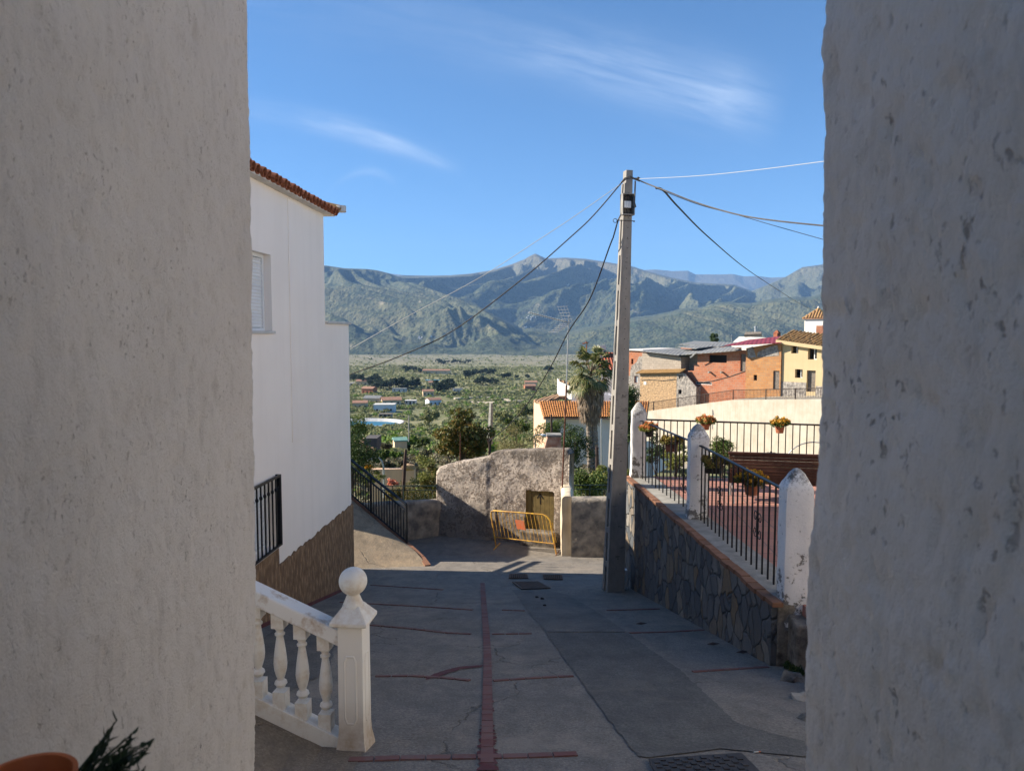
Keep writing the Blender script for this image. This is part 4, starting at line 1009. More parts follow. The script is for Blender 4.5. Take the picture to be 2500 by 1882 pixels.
bxo = m.build('fuse_box', M['cement_light'], T)
m = MB(); m.frame_box(b0_, X, Y, (0,0,1), (-w+.013,.035,-h+.015), (w-.013,.039,h-.013)); m.build('box_back', M['fusebox'], bxo)
for i in range(3):
    m = MB(); m.frame_box(b0_, X, Y, (0,0,1), (-.068+i*.044,-.02,-.055), (-.068+i*.044+.041,.03,.06)); m.build('fuse', M['shutter'], bxo, bevel=.004)
m = MB(); q = lambda a, z, y=-.01: b0_+X*a+Y*y+Vector((0,0,z))
for a in (-.05,-.01,.04,.07): m.tube([q(a,.06), q(a*1.2,.12), q(0,.17), q(.02,.2)], .006, 5); m.tube([q(a,-.055), q(a*1.5-.01,-.10), q(a,-.15), q(a*.6,-.2)], .006, 5)
merge(bxo, m, M['cable_black'])
m = MB(); PT = lambda x, y, d=12.95: at(x, y, d)
m.tube([PT(1551,442,12.8), PT(1550,470,12.8), PT(1549,495,12.8), PT(1552,505,12.8), PT(1548,508,12.8), PT(1543,505,12.85)], .014, 6)
m.tube([PT(1516,447,12.82), PT(1525,436,12.8), PT(1538,431,12.8), PT(1550,437,12.8), PT(1561,441,12.9)], .013, 6)
m.tube([PT(1515,449,12.82), PT(1528,438,12.8), PT(1542,435,12.8), PT(1562,443,12.9)], .010, 6)
m.tube([PT(1524,505,12.86), PT(1518,520,12.84), PT(1510,536,12.84), PT(1506,548,12.84)], .013, 6)
m.tube([PT(1505,538,12.86), PT(1549,540,12.9)], .008, 6); m.lathe(PT(1548,542,12.9), [(.004,0),(.016,.0),(.016,.02),(.004,.02)], 8)
m.tube([PT(1505+5*math.cos(a)-3, 539+5*math.sin(a), 12.84) for a in [k*.7 for k in range(10)]], .006, 5)
m.tube([PT(1546,436,12.95), PT(1563,436,12.95)], .012, 6); m.lathe(PT(1558,438,12.95), [(.01,0),(.022,.01),(.022,.03),(.01,.04)], 10)
m.build('pole_fittings', M['cable_grey'], T)
# cables
def cable(label, pts, r_, mat, sub=10):
    """pts = [(px, py, depth)...] joined by a smooth curve"""
    P = [at(*p) for p in pts]; out = []
    for i in range(len(P)-1):
        p0 = P[max(i-1,0)]; p1 = P[i]; p2 = P[i+1]; p3 = P[min(i+2,len(P)-1)]
        for k in range(sub):
            t = k/sub; out.append(.5*((2*p1)+(p2-p0)*t+(2*p0-5*p1+4*p2-p3)*t*t+(3*p1-p0-3*p2+p3)*t*t*t))
    out.append(P[-1]); m = MB(); m.tube(out, r_, 6)
    return tag(m.build('overhead_cable', mat, smooth=True), label, 'cable', 'overhead cables fixed to the concrete pole')
cable('thick black cable sagging from the pole top down to the white house on the left', [(1516,448,12.85),(1450,525,13.0),(1392,580,13.1),(1268,687,13.3),(1105,808,13.6),(975,870,13.8),(855,914,14.0)], .011, M['cable_black'])
cable('thin white cable running straight from the pole top down to the left', [(1512,452,12.85),(1400,530,13.0),(1324,580,13.1),(1171,678,13.4),(1000,770,13.7),(855,852,14.0)], .0055, M['cable_white'])
cable('black cable dropping steeply from below the fuse box to the dead stump', [(1506,548,12.85),(1497,580,13.0),(1489,600,13.1),(1440,730,14.6),(1389,808,15.8),(1350,885,17.2),(1301,967,19.0),(1250,1030,21),(1193,1078,24)], .013, M['cable_black'])
cable('white cable rising to the right from the pole top', [(1561,437,12.9),(1700,430,11.5),(1850,415,10.3),(2060,388,9.0)], .0045, M['cable_white'])
cable('thick grey twisted cable sagging to the right from the pole top', [(1561,441,12.9),(1590,453,12.7),(1630,468,12.3),(1700,495,11.9),(1800,524,11.2),(1900,540,10.6),(2060,556,9.9)], .012, M['cable_grey'])
cable('thin cable below the grey one, running down to the right', [(1600,459,12.7),(1700,498,12.0),(1800,525,11.4),(1900,554,10.8),(2060,599,10.0)], .005, M['cable_black'])
cable('long black cable from the pole top down to the little tiled tower', [(1602,460,12.7),(1620,466,13),(1660,510,15.5),(1733,582,22),(1820,655,36),(1890,702,56),(1950,740,80),(1990,760,100)], .018, M['cable_black'])
# ---------------------------------------------------------------- ramp with railing
Rb = at(993,1328,17.6); Lb_ = at(858,1213,19.1); toe = road(1045,1382)
T = thing('ramp', 'tan concrete ramp rising to the left past the corner of the white house', 'ramp', (-3, 17, g(17)))
lo = [Vector((-6.2,15.6,g(15.6)-.02)), Vector((-3.7,16.1,g(16.1)-.02)), Vector((-2.7,16.4,g(16.4)-.02)), toe+Vector((0,0,-.02))]
hi_ = [Vector((-8.2,17.8,-3.6)), Lb_, Lb_.lerp(Rb,.6), Rb]
m = MB(); n = 12; mR = 10; G = []
for j in range(mR+1):
    row = []
    for i in range(n+1):
        f = i/n*3; k = min(int(f), 2); a = lo[k].lerp(lo[k+1], f-k); b = hi_[k].lerp(hi_[k+1], f-k); t = j/mR
        p = a.lerp(b, t); p.z += .05*math.sin(t*math.pi); row.append(p)
    G.append(row)
vs = [p for row in G for p in row]; fs = [(j*(n+1)+i, j*(n+1)+i+1, (j+1)*(n+1)+i+1, (j+1)*(n+1)+i) for j in range(mR) for i in range(n)]
m.add(vs, fs); m.add([*hi_, *[p-Vector((0,0,2.5)) for p in hi_]], [(0,1,5,4),(1,2,6,5),(2,3,7,6)])
m.build('surface', M['ramp'], T, smooth=True)
m = MB(); ed = [Rb, at(1012,1345,17.3), at(1030,1362,17.0), toe]
for a, b in zip([Lb_.lerp(Rb,k/8) for k in range(9)]+ed[1:], [Lb_.lerp(Rb,(k+1)/8) for k in range(8)]+ed[1:]):
    t = (b-a).normalized()*.98; s_ = Vector((t.y,-t.x,0)).normalized()*.07
    m.prism([a-s_, a+(b-a)*.97-s_, a+(b-a)*.97+s_, a+s_], (0,0,.03))
m.add([ed[0]+Vector((.07,0,0)),ed[1]+Vector((.07,0,0)),ed[2]+Vector((.07,0,0)),ed[3]+Vector((.05,0,0)),ed[3]-Vector((0,0,.1)),ed[2]-Vector((-.07,0,.5)),ed[1]-Vector((-.07,0,.6)),ed[0]-Vector((-.07,0,.7))],[(0,1,6,7),(1,2,5,6),(2,3,4,5)])
m.build('brick_edge', M['capbrick'], T)
T = thing('ramp_railing', 'dark metal handrail with vertical bars descending along the ramp beside the white house', 'railing', Rb)
D = Rb-Lb_; A0 = Lb_-D*.25; n = 26; tt = D.normalized(); sd = Vector((tt.y,-tt.x,0)).normalized()
def slant(name, z0, z1, w):
    m = MB(); p = [A0+Vector((0,0,z0)), Rb+Vector((0,0,z0)), Rb+Vector((0,0,z1)), A0+Vector((0,0,z1))]; m.prism([q-sd*w for q in p], sd*w*2); m.build(name, M['iron'], T)
slant('top_rail', .955, 1.0, .028); slant('lower_top_rail', .80, .835, .016); slant('bottom_rail', .05, .075, .014)
m = MB()
for i in range(n+1):
    p = A0.lerp(Rb, i/n); m.rbox(p+Vector((0,0,.06)), .02, .02, .75, .7)
m.build('bars', M['iron'], T)
for f in (0, .5, 1):
    m = MB(); m.rbox(A0.lerp(Rb, f), .042, .042, .965, .7); m.build('post', M['iron'], T)
# ---------------------------------------------------------------- old wall with door
WA = Vector((at(1067,1340,20.9).x, 20.9, 0)); WB = Vector((at(1389,1330,19.5).x, 19.5, 0)); WX = (WB-WA).normalized(); WN = Vector((-WX.y,WX.x,0))
wpt = lambda s, z, d=0: WA + WX*s + WN*d + Vector((0,0,z))
def wcoord(px, py):
    p = hit(px, py, WA, WN); return ((p-WA).dot(WX), p.z)
LW = (WB-WA).length
tops = [(1067,1150),(1072,1141),(1085,1136),(1114,1129),(1150,1123),(1192,1115),(1198,1106),(1215,1103),(1260,1101),(1320,1099),(1375,1098),(1384,1101),(1389,1110)]
T = thing('ruined_wall', 'crumbling peeling plaster wall of an old shed with a small ochre door', 'wall', WA+WX*LW/2+Vector((0,0,g(20))))
d0 = wcoord(1284,1291); d1 = wcoord(1352,1201)
bm = bmesh.new(); tp = [wcoord(*p) for p in tops]; r = random.Random(1)
nx, nz = 150, 110; vv = {}
sd_ = wcoord(1196,1200)[0]
for i in range(nx+1):
    s = LW*i/nx; zt_ = float(np.interp(s, [p[0] for p in tp], [p[1] for p in tp])) + .02*pnoise(Vector((s*5,0,0)))
    for j in range(nz+1):
        z = -6.0+(zt_+6.0)*j/nz; p = wpt(s, z)
        bul = .05*pnoise(p*1.1)+.014*pnoise(p*4)+.006*pnoise(p*13)
        if s < sd_: bul += .02*min(1, (sd_-s)/.1)
        if z < -4.7: bul += (-4.7-z)*.10 if s < sd_+.2 else (-4.7-z)*.04
        e = max(0, (j/nz-.93)/.07); bul -= .035*e*e
        if d0[0]-.03 < s < d1[0]+.03 and z < d1[1]+.03: bul = min(bul, .02)
        vv[i,j] = bm.verts.new(p - WN*bul)
for i in range(nx):
    for j in range(nz):
        c = (vv[i,j].co+vv[i+1,j+1].co)/2; s = (c-WA).dot(WX)
        if d0[0] < s < d1[0] and d0[1] < c.z < d1[1]: continue
        bm.faces.new((vv[i,j], vv[i+1,j], vv[i+1,j+1], vv[i,j+1]))
bv = [bm.verts.new(vv[i,nz].co + WN*.45) for i in range(nx+1)]
for i in range(nx): bm.faces.new((vv[i,nz], vv[i+1,nz], bv[i+1], bv[i]))
for i, a in ((0, 0), (nx, nx)):
    lowb = bm.verts.new(vv[i,0].co + WN*.45)
    bm.faces.new([vv[i,j] for j in range(nz+1)]+[bv[i], lowb])
me = bpy.data.meshes.new('plaster_face'); bm.to_mesh(me); bm.free(); link('plaster_face', me, M['oldwall'], T, True)
m = MB(); m.frame_box(WA, WX, WN, (0,0,1), (.05,.44,-6.5), (LW-.05,.48,-4.15)); m.build('wall_back', M['oldwall'], T)
m = MB(); nb_ = 6
for k in range(nb_):
    a = d0[0]+.01+(d1[0]-d0[0]-.02)*k/nb_; b = d0[0]+.01+(d1[0]-d0[0]-.02)*(k+1)/nb_-.006
    m.frame_box(WA, WX, WN, (0,0,1), (a,.06,d0[1]-.1), (b,.09,d1[1]-.01))
m.frame_box(WA, WX, WN, (0,0,1), (d0[0]-.06,.02,d0[1]), (d0[0]+.0,.12,d1[1]+.04)); m.frame_box(WA, WX, WN, (0,0,1), (d1[0],.02,d0[1]), (d1[0]+.06,.12,d1[1]+.04)); m.frame_box(WA, WX, WN, (0,0,1), (d0[0],.02,d1[1]), (d1[0],.12,d1[1]+.04))
dm = simple('ochre_door_paint', lin(.20,.145,.055), .75, .35, 7, (40,.4,.004))
dr = m.build('door', dm, T)
m = MB(); m.frame_box(WA, WX, WN, (0,0,1), (d0[0]-.02,.10,d0[1]-.3), (d1[0]+.02,.14,d1[1])); m.build('door_backing', M['hole'], dr)
# black arrow painted on the door, pointing up
ac = wcoord(1317,1214); m = MB()
def stroke(a, b, w):
    a, b = Vector((a[0],0,a[1])), Vector((b[0],0,b[1])); t = (b-a).normalized(); n_ = Vector((-t.z,0,t.x))*w/2
    m.prism([wpt(p.x, p.z, .0575) for p in (a-n_, b-n_, b+n_, a+n_)], WN*-.002)
stroke((ac[0]+.01,ac[1]-.20),(ac[0],ac[1]+.085),.035); stroke((ac[0]-.085,ac[1]-.045),(ac[0]+.008,ac[1]+.10),.03); stroke((ac[0]+.095,ac[1]-.05),(ac[0]-.008,ac[1]+.10),.03)
m.build('painted_arrow', M['arrow'], dr)
# step under the door
m = MB(); a = wcoord(1270,1325); m.frame_box(WA, WX, WN, (0,0,1), (d0[0]-.1,-.28,-6.2), (d1[0]+.10,.05,d0[1]+.02)); m.build('door_step', M['cement'], T, bevel=.04)
# chimney on top
T = thing('brick_chimney', 'stub of a plastered brick chimney standing on the crumbling wall', 'chimney', at(1347,1100,20.3))
c = at(1350,1100,20.4); m = MB(); ztp = at(1350,1064,20.4).z
m.add([Vector((c.x-.33,c.y-.2,c.z-.2)),Vector((c.x+.24,c.y-.2,c.z-.2)),Vector((c.x+.24,c.y+.3,c.z-.2)),Vector((c.x-.33,c.y+.3,c.z-.2)),Vector((c.x-.17,c.y-.2,ztp)),Vector((c.x+.21,c.y-.2,ztp)),Vector((c.x+.21,c.y+.2,ztp)),Vector((c.x-.17,c.y+.2,ztp))],[(0,1,2,3),(4,5,6,7),(0,1,5,4),(1,2,6,5),(2,3,7,6),(3,0,4,7)])
m.build('stack', simple('peeled_brick', lin(.50,.36,.27), .95, .3, 6, (18,.9,.02), c2=lin(.34,.17,.11)), T, bevel=.02)
m = MB(); m.box((c.x-.19,c.y-.23,ztp),(c.x+.23,c.y+.23,ztp+.06)); m.build('cap', M['cement_light'], T, bevel=.01)
# low walls either side
def lumpy(name, pts, zb_, th, mat, label, cat='wall', top_r=.1, amp=.03, cap=None):
    """low wall along ground pts [(x,y,ztop)], rounded irregular top"""
    T = None; bm = bmesh.new(); P = [Vector(p) for p in pts]; L = [0]
    for a, b in zip(P, P[1:]): L.append(L[-1]+(b-a).to_2d().length)
    n = int(L[-1]/.06); rings = []
    for i in range(n+1):
        s = L[-1]*i/n; x = float(np.interp(s, L, [p.x for p in P])); y = float(np.interp(s, L, [p.y for p in P])); z = float(np.interp(s, L, [p.z for p in P]))
        k = min(max([j for j in range(len(L)) if L[j] <= s+1e-6]), len(P)-2); t = (P[k+1]-P[k]).to_2d().normalized(); nn = Vector((t.y,-t.x,0))
        prof = []
        hgt = z-zb_
        for j in range(14): prof.append((th/2, zb_+(hgt-top_r)*j/13))
        for j in range(1, 6): a = math.pi/2*j/5; prof.append((th/2-top_r+top_r*math.cos(a), z-top_r+top_r*math.sin(a)))
        prof += [(-q[0], q[1]) for q in reversed(prof)]
        rg = []
        for o_, z_ in prof:
            p = Vector((x,y,z_)) + nn*o_; p += nn*(amp*pnoise(p*2.2)+amp*.5*pnoise(p*7)) ; p.z += amp*.6*pnoise(Vector((s*3,o_*4,1))) if z_ > z-.2 else 0; rg.append(bm.verts.new(p))
        rings.append(rg)
    for A_, B_ in zip(rings, rings[1:]):
        for j in range(len(A_)-1): bm.faces.new((A_[j], B_[j], B_[j+1], A_[j+1]))
    bm.faces.new(rings[0]); bm.faces.new(list(reversed(rings[-1])))
    bmesh.ops.recalc_face_normals(bm, faces=bm.faces)
    me = bpy.data.meshes.new(name); bm.to_mesh(me); bm.free(); o = link(name, me, mat, None, True); me.set_sharp_from_angle(angle=R(50)); return tag(o, label, cat)
a = at(985,1222,20.3); b = at(1072,1218,20.95)
lumpy('garden_wall', [(a.x-2.2,19.9,a.z-.05),(a.x,20.3,a.z),(b.x,20.95,b.z)], -6.2, .28, M['lowwall'], 'low stained whitewashed wall between the ramp railing and the crumbling shed wall')
a = at(1384,1212,18.55); b = at(1545,1212,18.3)
lumpy('garden_wall', [(a.x+.12,18.5,a.z),(b.x+1.6,18.2,b.z)], -6.2, .42, M['lowwall'], 'thick low wall with a rounded worn end, between the ochre door and the power pole')
lumpy('garden_wall', [(a.x+.06,19.5,a.z+.12),(a.x+.02,18.5,a.z+.02)], -6.2, .30, plaster('peeling_cream', lin(.70,.60,.44), lin(.30,.24,.17), k=.9, bs=.8), 'peeling cream return wall right of the ochre door')
# barrier
bl_ = at(1197,1250,19.5); bfl = at(1211,1338,19.5); bfr = at(1358,1357,18.75); btr = at(1340,1262,18.75)
T = thing('crowd_barrier', 'yellow tubular crowd barrier leaning in front of the crumbling wall', 'barrier', (bfl+bfr)/2)
zA = bfl+Vector((0,0,.0)); zA.z = g(19.5)+.02; zB = bfr.copy(); zB.z = g(18.75)+.02
U = lambda s, t_: (zA.lerp(zB, s)) + ((bl_-bfl).lerp(btr-bfr, s))*t_
m = MB(); fr_ = [(0,.0),(.0,.3),(.0,.88),(.02,.97),(.06,1.0),(.5,1.0),(.90,1.0),(.96,.96),(1,.86),(1,.3),(1,0)]
m.tube([U(*q) for q in fr_], .019, 8); m.tube([U(0,.26), U(1,.26)], .016, 8); m.tube([U(1,.8)+Vector((.05,0,0)), U(1,.3)+Vector((.05,0,0))], .012, 6); m.tube([U(1,.8),U(1,.8)+Vector((.05,0,0))], .01, 6)
m.build('frame', M['yellow_paint'], T, smooth=True)
m = MB()
for k in range(1, 16): m.tube([U(k/16,.26), U(k/16,1.0)], .0085, 6)
m.build('bars', M['yellow_paint'], T)
m = MB(); p = [U(.415,.56), U(.56,.55), U(.555,.80), U(.41,.81)]; m.prism([q-Vector((0,.03,0)) for q in p], (0,.004,0)); m.build('sign_plate', M['orange_sign'], T)
for s in (0, 1):
    m = MB(); m.tube([U(s,0)+Vector((.10,.28,.01)), U(s,0)+Vector((-.06,-.30,.0))], .014, 6); m.build('foot', M['rust'] if s else M['yellow_paint'], T)
# antenna mast
T = thing('antenna_mast', 'tall thin mast, rusty below and grey above, with a television antenna on top', 'antenna', at(1372,1200,19.3))
a = at(1372,1205,19.30); k = at(1383,940,19.3); b = at(1389,769,19.3)
m = MB(); m.tube([a, k], .022, 8); m.build('lower_mast', M['rust'], T); m = MB(); m.tube([k, b], .018, 8); m.build('upper_mast', M['galv'], T)
m = MB(); e0 = at(1387,787,19.3); e1 = at(1292,763,18.4); m.tube([e0, e1], .012, 6); dv = (e1-e0).normalized(); pr_ = dv.cross(Vector((0,0,1))).normalized()
for q in range(17): c = e0.lerp(e1, .12+.88*q/16); l = .10-.0025*q; m.tube([c-pr_*l, c+pr_*l], .005, 4); m.tube([c-Vector((0,0,.03)), c+Vector((0,0,.03))], .007, 4)
m.build('boom', M['galv'], T)
m = MB()
for sg, tipx, tipy in ((1,1372,747),(-1,1350,812)):
    tip = at(tipx, tipy, 19.2)
    for o_ in (-.16,-.06,.06,.16): m.tube([e0+pr_*o_, tip+pr_*o_], .006, 4)
    for q in range(5): c = e0.lerp(tip, (q+1)/5.2); m.tube([c-pr_*.2, c+pr_*.2], .005, 4)
m.build('reflector', M['galv'], T)
# stakes, stump, lamps
def stick(name, label, cat, pts, rs, mat, n=7):
    m = MB(); m.tube([at(*p) for p in pts], rs, n); return tag(m.build(name, mat, smooth=True), label, cat)
stick('iron_stake', 'thin rusty iron stake rising from the top of the crumbling wall', 'stake', [(1123,1132,20.8),(1124,1058,20.8)], .012, M['rust'])
stick('wooden_stake', 'dark gnarled wooden stake behind the green fence, left of the leafy bush', 'stake', [(983,1225,22),(987,1160,22),(989,1125,22),(991,1097,22)], [.06,.05,.055,.035], M['deadwood'])
m = MB(); P_ = lambda x, y, d=24: at(x, y, d)
m.tube([P_(1195,1120), P_(1196,1085), P_(1194,1070)], [.05,.045,.03], 7); m.tube([P_(1196,1085), P_(1202,1066)], [.035,.015], 6); m.tube([P_(1195,1090), P_(1188,1068)], [.03,.012], 6)
m.tube([P_(1195,1120), P_(1195,1190)], .05, 7)
tag(m.build('dead_stump', M['deadwood'], smooth=True), 'dark forked dead stump behind the wall where the black cable ends', 'stump')
# covers on the road
def grate(pts, label, bars, mat, cat='drain cover', dirx=True, dz=.012):
    P = [road(*p)+Vector((0,0,dz)) for p in pts]; T = thing('drain_cover', label, cat, sum(P, Vector())/4)
    L = lambda u, v: P[0].lerp(P[1], u).lerp(P[3].lerp(P[2], u), v)
    m = MB(); e = .05
    for q in (((0,0),(1,0),(1,e),(0,e)),((0,1-e),(1,1-e),(1,1),(0,1)),((0,e),(e,e),(e,1-e),(0,1-e)),((1-e,e),(1,e),(1,1-e),(1-e,1-e))): m.prism([L(*k) for k in q], (0,0,.012))
    m.build('frame', mat, T)
    m = MB()
    for i in range(bars): a = e+(1-2*e)*(i+.2)/bars; b = e+(1-2*e)*(i+.75)/bars; m.prism([L(a,e),L(b,e),L(b,1-e),L(a,1-e)], (0,0,.010))
    m.build('grille', mat, T)
    m = MB(); m.quad(*[L(*k)+Vector((0,0,-.003)) for k in ((e,e),(1-e,e),(1-e,1-e),(e,1-e))]); m.build('pit', M['hole'], T); return T
steel = simple('worn_iron_cover', lin(.07,.06,.055), .6, .4, 14, (60,.4,.003), .3)
rsteel = simple('brown_iron_cover', lin(.14,.085,.06), .7, .4, 14, (60,.4,.003), .2)
grate([(1273,1440),(1344,1437),(1315,1421),(1250,1422)], 'wide slotted storm drain grate in the middle of the lane', 22, steel)
grate([(1242,1413),(1290,1413),(1287,1403),(1243,1403)], 'small brown cover left of the pair at the edge of the sunlit patch', 9, rsteel)
grate([(1328,1415),(1374,1416),(1372,1405),(1325,1404)], 'small brown cover right of the pair at the edge of the sunlit patch', 9, rsteel)
# checker manhole
P = [road(1600,1895)+Vector((0,0,.012)), road(1862,1895)+Vector((0,0,.012)), road(1810,1842)+Vector((0,0,.012)), road(1583,1857)+Vector((0,0,.012))]
T = thing('manhole_cover', 'dark checkered manhole cover at the bottom edge of the photo', 'manhole cover', sum(P, Vector())/4)
L = lambda u, v: P[0].lerp(P[1], u).lerp(P[3].lerp(P[2], u), v)
m = MB(); m.prism([L(0,0),L(1,0),L(1,1),L(0,1)], (0,0,.006)); m.build('plate', steel, T)
m = MB()
for i in range(13):
    for j in range(6):
        if (i+j) % 2 == 0: u, v = .04+.92*i/13, .06+.88*j/6; m.prism([L(u,v)+Vector((0,0,.006)),L(u+.055,v)+Vector((0,0,.006)),L(u+.055,v+.12)+Vector((0,0,.006)),L(u,v+.12)+Vector((0,0,.006))], (0,0,.006))
m.build('raised_squares', steel, T)
# litter
m = MB(); a = road(1840,1838)+Vector((0,0,.008)); m.tube([a, a+Vector((.035,.006,0))], .004, 8); o = m.build('cigarette_butt', M['house_white']); tag(o, 'cigarette butt lying by the manhole cover', 'cigarette butt')
m = MB(); m.tube([a+Vector((.036,.006,0)), a+Vector((.05,.008,0))], .0042, 8); q = m.build('filter', M['orange_sign']); q.parent = o
for i, (px, py, lb) in enumerate([(1310,1459,'left one of two small dark droppings on the lane below the storm drain'), (1323,1463,'right one of two small dark droppings on the lane below the storm drain'), (1330,1479,'flat dark clod on the lane, nearest the viewer of the three below the storm drain')]):
    rock('clod', road(px, py)+Vector((0,0,.012)), (.03,.035,.02 if i < 2 else .012), i+5, M['soil'], lb, 'clod', 'dark clods on the lane')
for i, (px, py, lb) in enumerate([(1565,1524,'dry leaf on the lane, farthest from the viewer, below the power pole'), (1741,1574,'dry leaf on the lane close to the slate wall, middle of the three'), (1813,1594,'dry leaf at the foot of the slate wall, nearest the concrete block')]):
    a = road(px, py)+Vector((0,0,.012)); m = MB(); m.add([a+Vector((-.07,0,0)),a+Vector((0,.025,.012)),a+Vector((.08,.01,.004)),a+Vector((0,-.02,0))],[(0,1,2,3)]); m.prism([a+Vector((-.07,0,-.004)),a+Vector((0,.025,.008)),a+Vector((.08,.01,.0)),a+Vector((0,-.02,-.004))],(0,0,.003)); tag(m.build('dry_leaf', M['deadwood']), lb, 'leaf', 'dry leaves on the lane')
# white junction box between pole and wall
m = MB(); c = road(1526,1442); m.rbox(Vector((c.x+.02,13.35,g(13.35)-.05)), .12, .12, .42, 0); tag(m.build('junction_box', M['shutter'], bevel=.01), 'small white box standing between the power pole and the slate wall', 'box')
# ---------------------------------------------------------------- pot hung on the near left wall
pc = at(70,1830,.86); pc = Vector((-.600,.88,0)); pc.z = at(100,1800,.88).z-.055; pc.x = -.607; pc.z += .002
T = thing('wall_planter', 'orange rimmed pot with dark rosemary on the near left wall', 'flower pot', pc-Vector((0,0,.15)))
m = MB(); m.lathe(pc-Vector((0,0,.15)), [(.034,0),(.053,.13),(.058,.135),(.059,.15),(.053,.15),(.049,.13),(.03,.02)], 40); m.build('pot', simple('orange_glazed_pot', lin(.50,.13,.04), .5, .2, 8), T, smooth=True)
m = MB(); m.lathe(pc-Vector((0,0,.09)), [(.07,0),(.07,.01)], 24); m.build('soil', M['soil'], T)
m = MB(); m.tube([pc+Vector((-.062,0,-.03)), pc+Vector((-.25,0,-.03))], .006, 6); m.tube([pc+Vector((math.cos(a)*.060,math.sin(a)*.060,-.03)) for a in [k*math.pi/8 for k in range(17)]], .004, 5); m.build('bracket', M['iron'], T)
m = MB(); r = random.Random(11); lf = []
for k in range(26):
    a = r.uniform(-.6, 1.7); q = r.uniform(.02,.08); s0 = pc+Vector((math.cos(a)*q*.45+.045, math.sin(a)*q*.4+.0, -.035)); L_ = r.uniform(.05,.095); dr_ = Vector((math.cos(a)*.75+.12, math.sin(a)*.6+.15, .55+r.uniform(-.2,.35))).normalized()
    e = s0+dr_*L_; m.tube([s0,(s0+e)/2+Vector((0,0,.01)),e], [.0022,.0018,.001], 5)
    for j in range(11):
        f = .25+.75*j/10; p = s0.lerp(e, f); w = Vector((r.gauss(0,1),r.gauss(0,1),r.gauss(0,1))).normalized(); d_ = (dr_*.8+w*.8).normalized(); l = r.uniform(.012,.022); sdv = d_.cross(w).normalized()*.0022
        lf += [p-sdv, p+d_*l*.5-sdv*1.4, p+d_*l, p+sdv]
m.build('stems', M['leaf_grass'], T); bulk('foliage', [tuple(v) for v in lf], np.arange(len(lf)).reshape(-1,4), M['leaf_grass'], T)
# ---------------------------------------------------------------- village on the right
VA = Vector((15.0, 92.0, 0)); VX = Vector((15.5, -16, 0)).normalized(); VN = Vector((-VX.y, VX.x, 0))
class Face:
    """vertical facade plane; offsets move it back along the inward normal"""
    def __init__(s, off=0, A=VA, X=VX):
        s.X = X.normalized(); s.N = Vector((-s.X.y, s.X.x, 0)); s.A = A + s.N*off
    def c(s, px, py):
        p = hit(px, py, s.A, s.N); return ((p-s.A).dot(s.X), p.z)
    def p(s, a, z, d=0): return s.A + s.X*a + s.N*d + Vector((0,0,z))
    def wall(s, mb, outline_top, ybot, holes=(), th=.25):
        T = [s.c(*q) for q in outline_top]; s0 = T[0][0]; L = T[-1][0]-s0; zb = min(s.c(outline_top[0][0], ybot)[1], s.c(outline_top[-1][0], ybot)[1])
        top = [(a-s0, z) for a, z in T]; H = []
        for x0, y0, x1, y1 in holes:
            a = s.c(x0, y0); b = s.c(x1, y1); H.append((a[0]-s0, b[1], b[0]-s0, a[1]))
        wall_holes(mb, s.p(s0, 0), s.X, L, zb, top, H, th, back=s.N); return s0, L, zb, top
def house(name, label, cat, F_, top, ybot, holes, mat, depth, th=.25, parent=None, wallname='wall'):
    a = F_.c(top[0][0], ybot); b = F_.c(top[-1][0], ybot)
    T = parent or thing(name, label, cat, F_.p((a[0]+b[0])/2, min(a[1], b[1])))
    m = MB(); s0, L, zb, tp = F_.wall(m, top, ybot, holes, th); s1 = s0+L
    zt0, zt1 = tp[0][1], tp[-1][1]
    m.quad(F_.p(s0,zb), F_.p(s0,zt0), F_.p(s0,zt0,depth), F_.p(s0,zb,depth)); m.quad(F_.p(s1,zb), F_.p(s1,zt1), F_.p(s1,zt1,depth), F_.p(s1,zb,depth))
    m.quad(F_.p(s0,zb,depth), F_.p(s1,zb,depth), F_.p(s1,zt1,depth), F_.p(s0,zt0,depth))
    m.build(wallname, mat, T); return T
def pane(F_, T, box, mat, name, d=.22, frame=None):
    (a, za), (b, zb_) = F_.c(box[0], box[1]), F_.c(box[2], box[3])
    m = MB(); m.quad(F_.p(a-.02,zb_-.02,d), F_.p(b+.02,zb_-.02,d), F_.p(b+.02,za+.02,d), F_.p(a-.02,za+.02,d))
    if frame is None: return m.build(name, mat, T)
    f = MB(); w = .07
    for q in ((a,zb_,a+w,za),(b-w,zb_,b,za),(a+w,za-w,b-w,za),(a+w,zb_,b-w,zb_+w)): f.frame_box(F_.A, F_.X, F_.N, (0,0,1), (q[0],d-.06,q[1]), (q[2],d-.01,q[3]))
    o = f.build(name, frame, T); m.build('pane', mat, o); return o
def slabq(name, pts, mat, T, th=.08):
    """thin sheet roof through four (px,py,depth) corners"""
    P = [at(*p) for p in pts]; m = MB(); n_ = (P[1]-P[0]).cross(P[2]-P[0]).normalized()
    if n_.z < 0: n_ = -n_
    m.prism([p+n_*th for p in P], -n_*th); return m.build(name, mat, T)
F0 = Face(0)
dof = lambda px: hit(px, 900, F0.A, F0.N).y      # depth of the facade line in column px
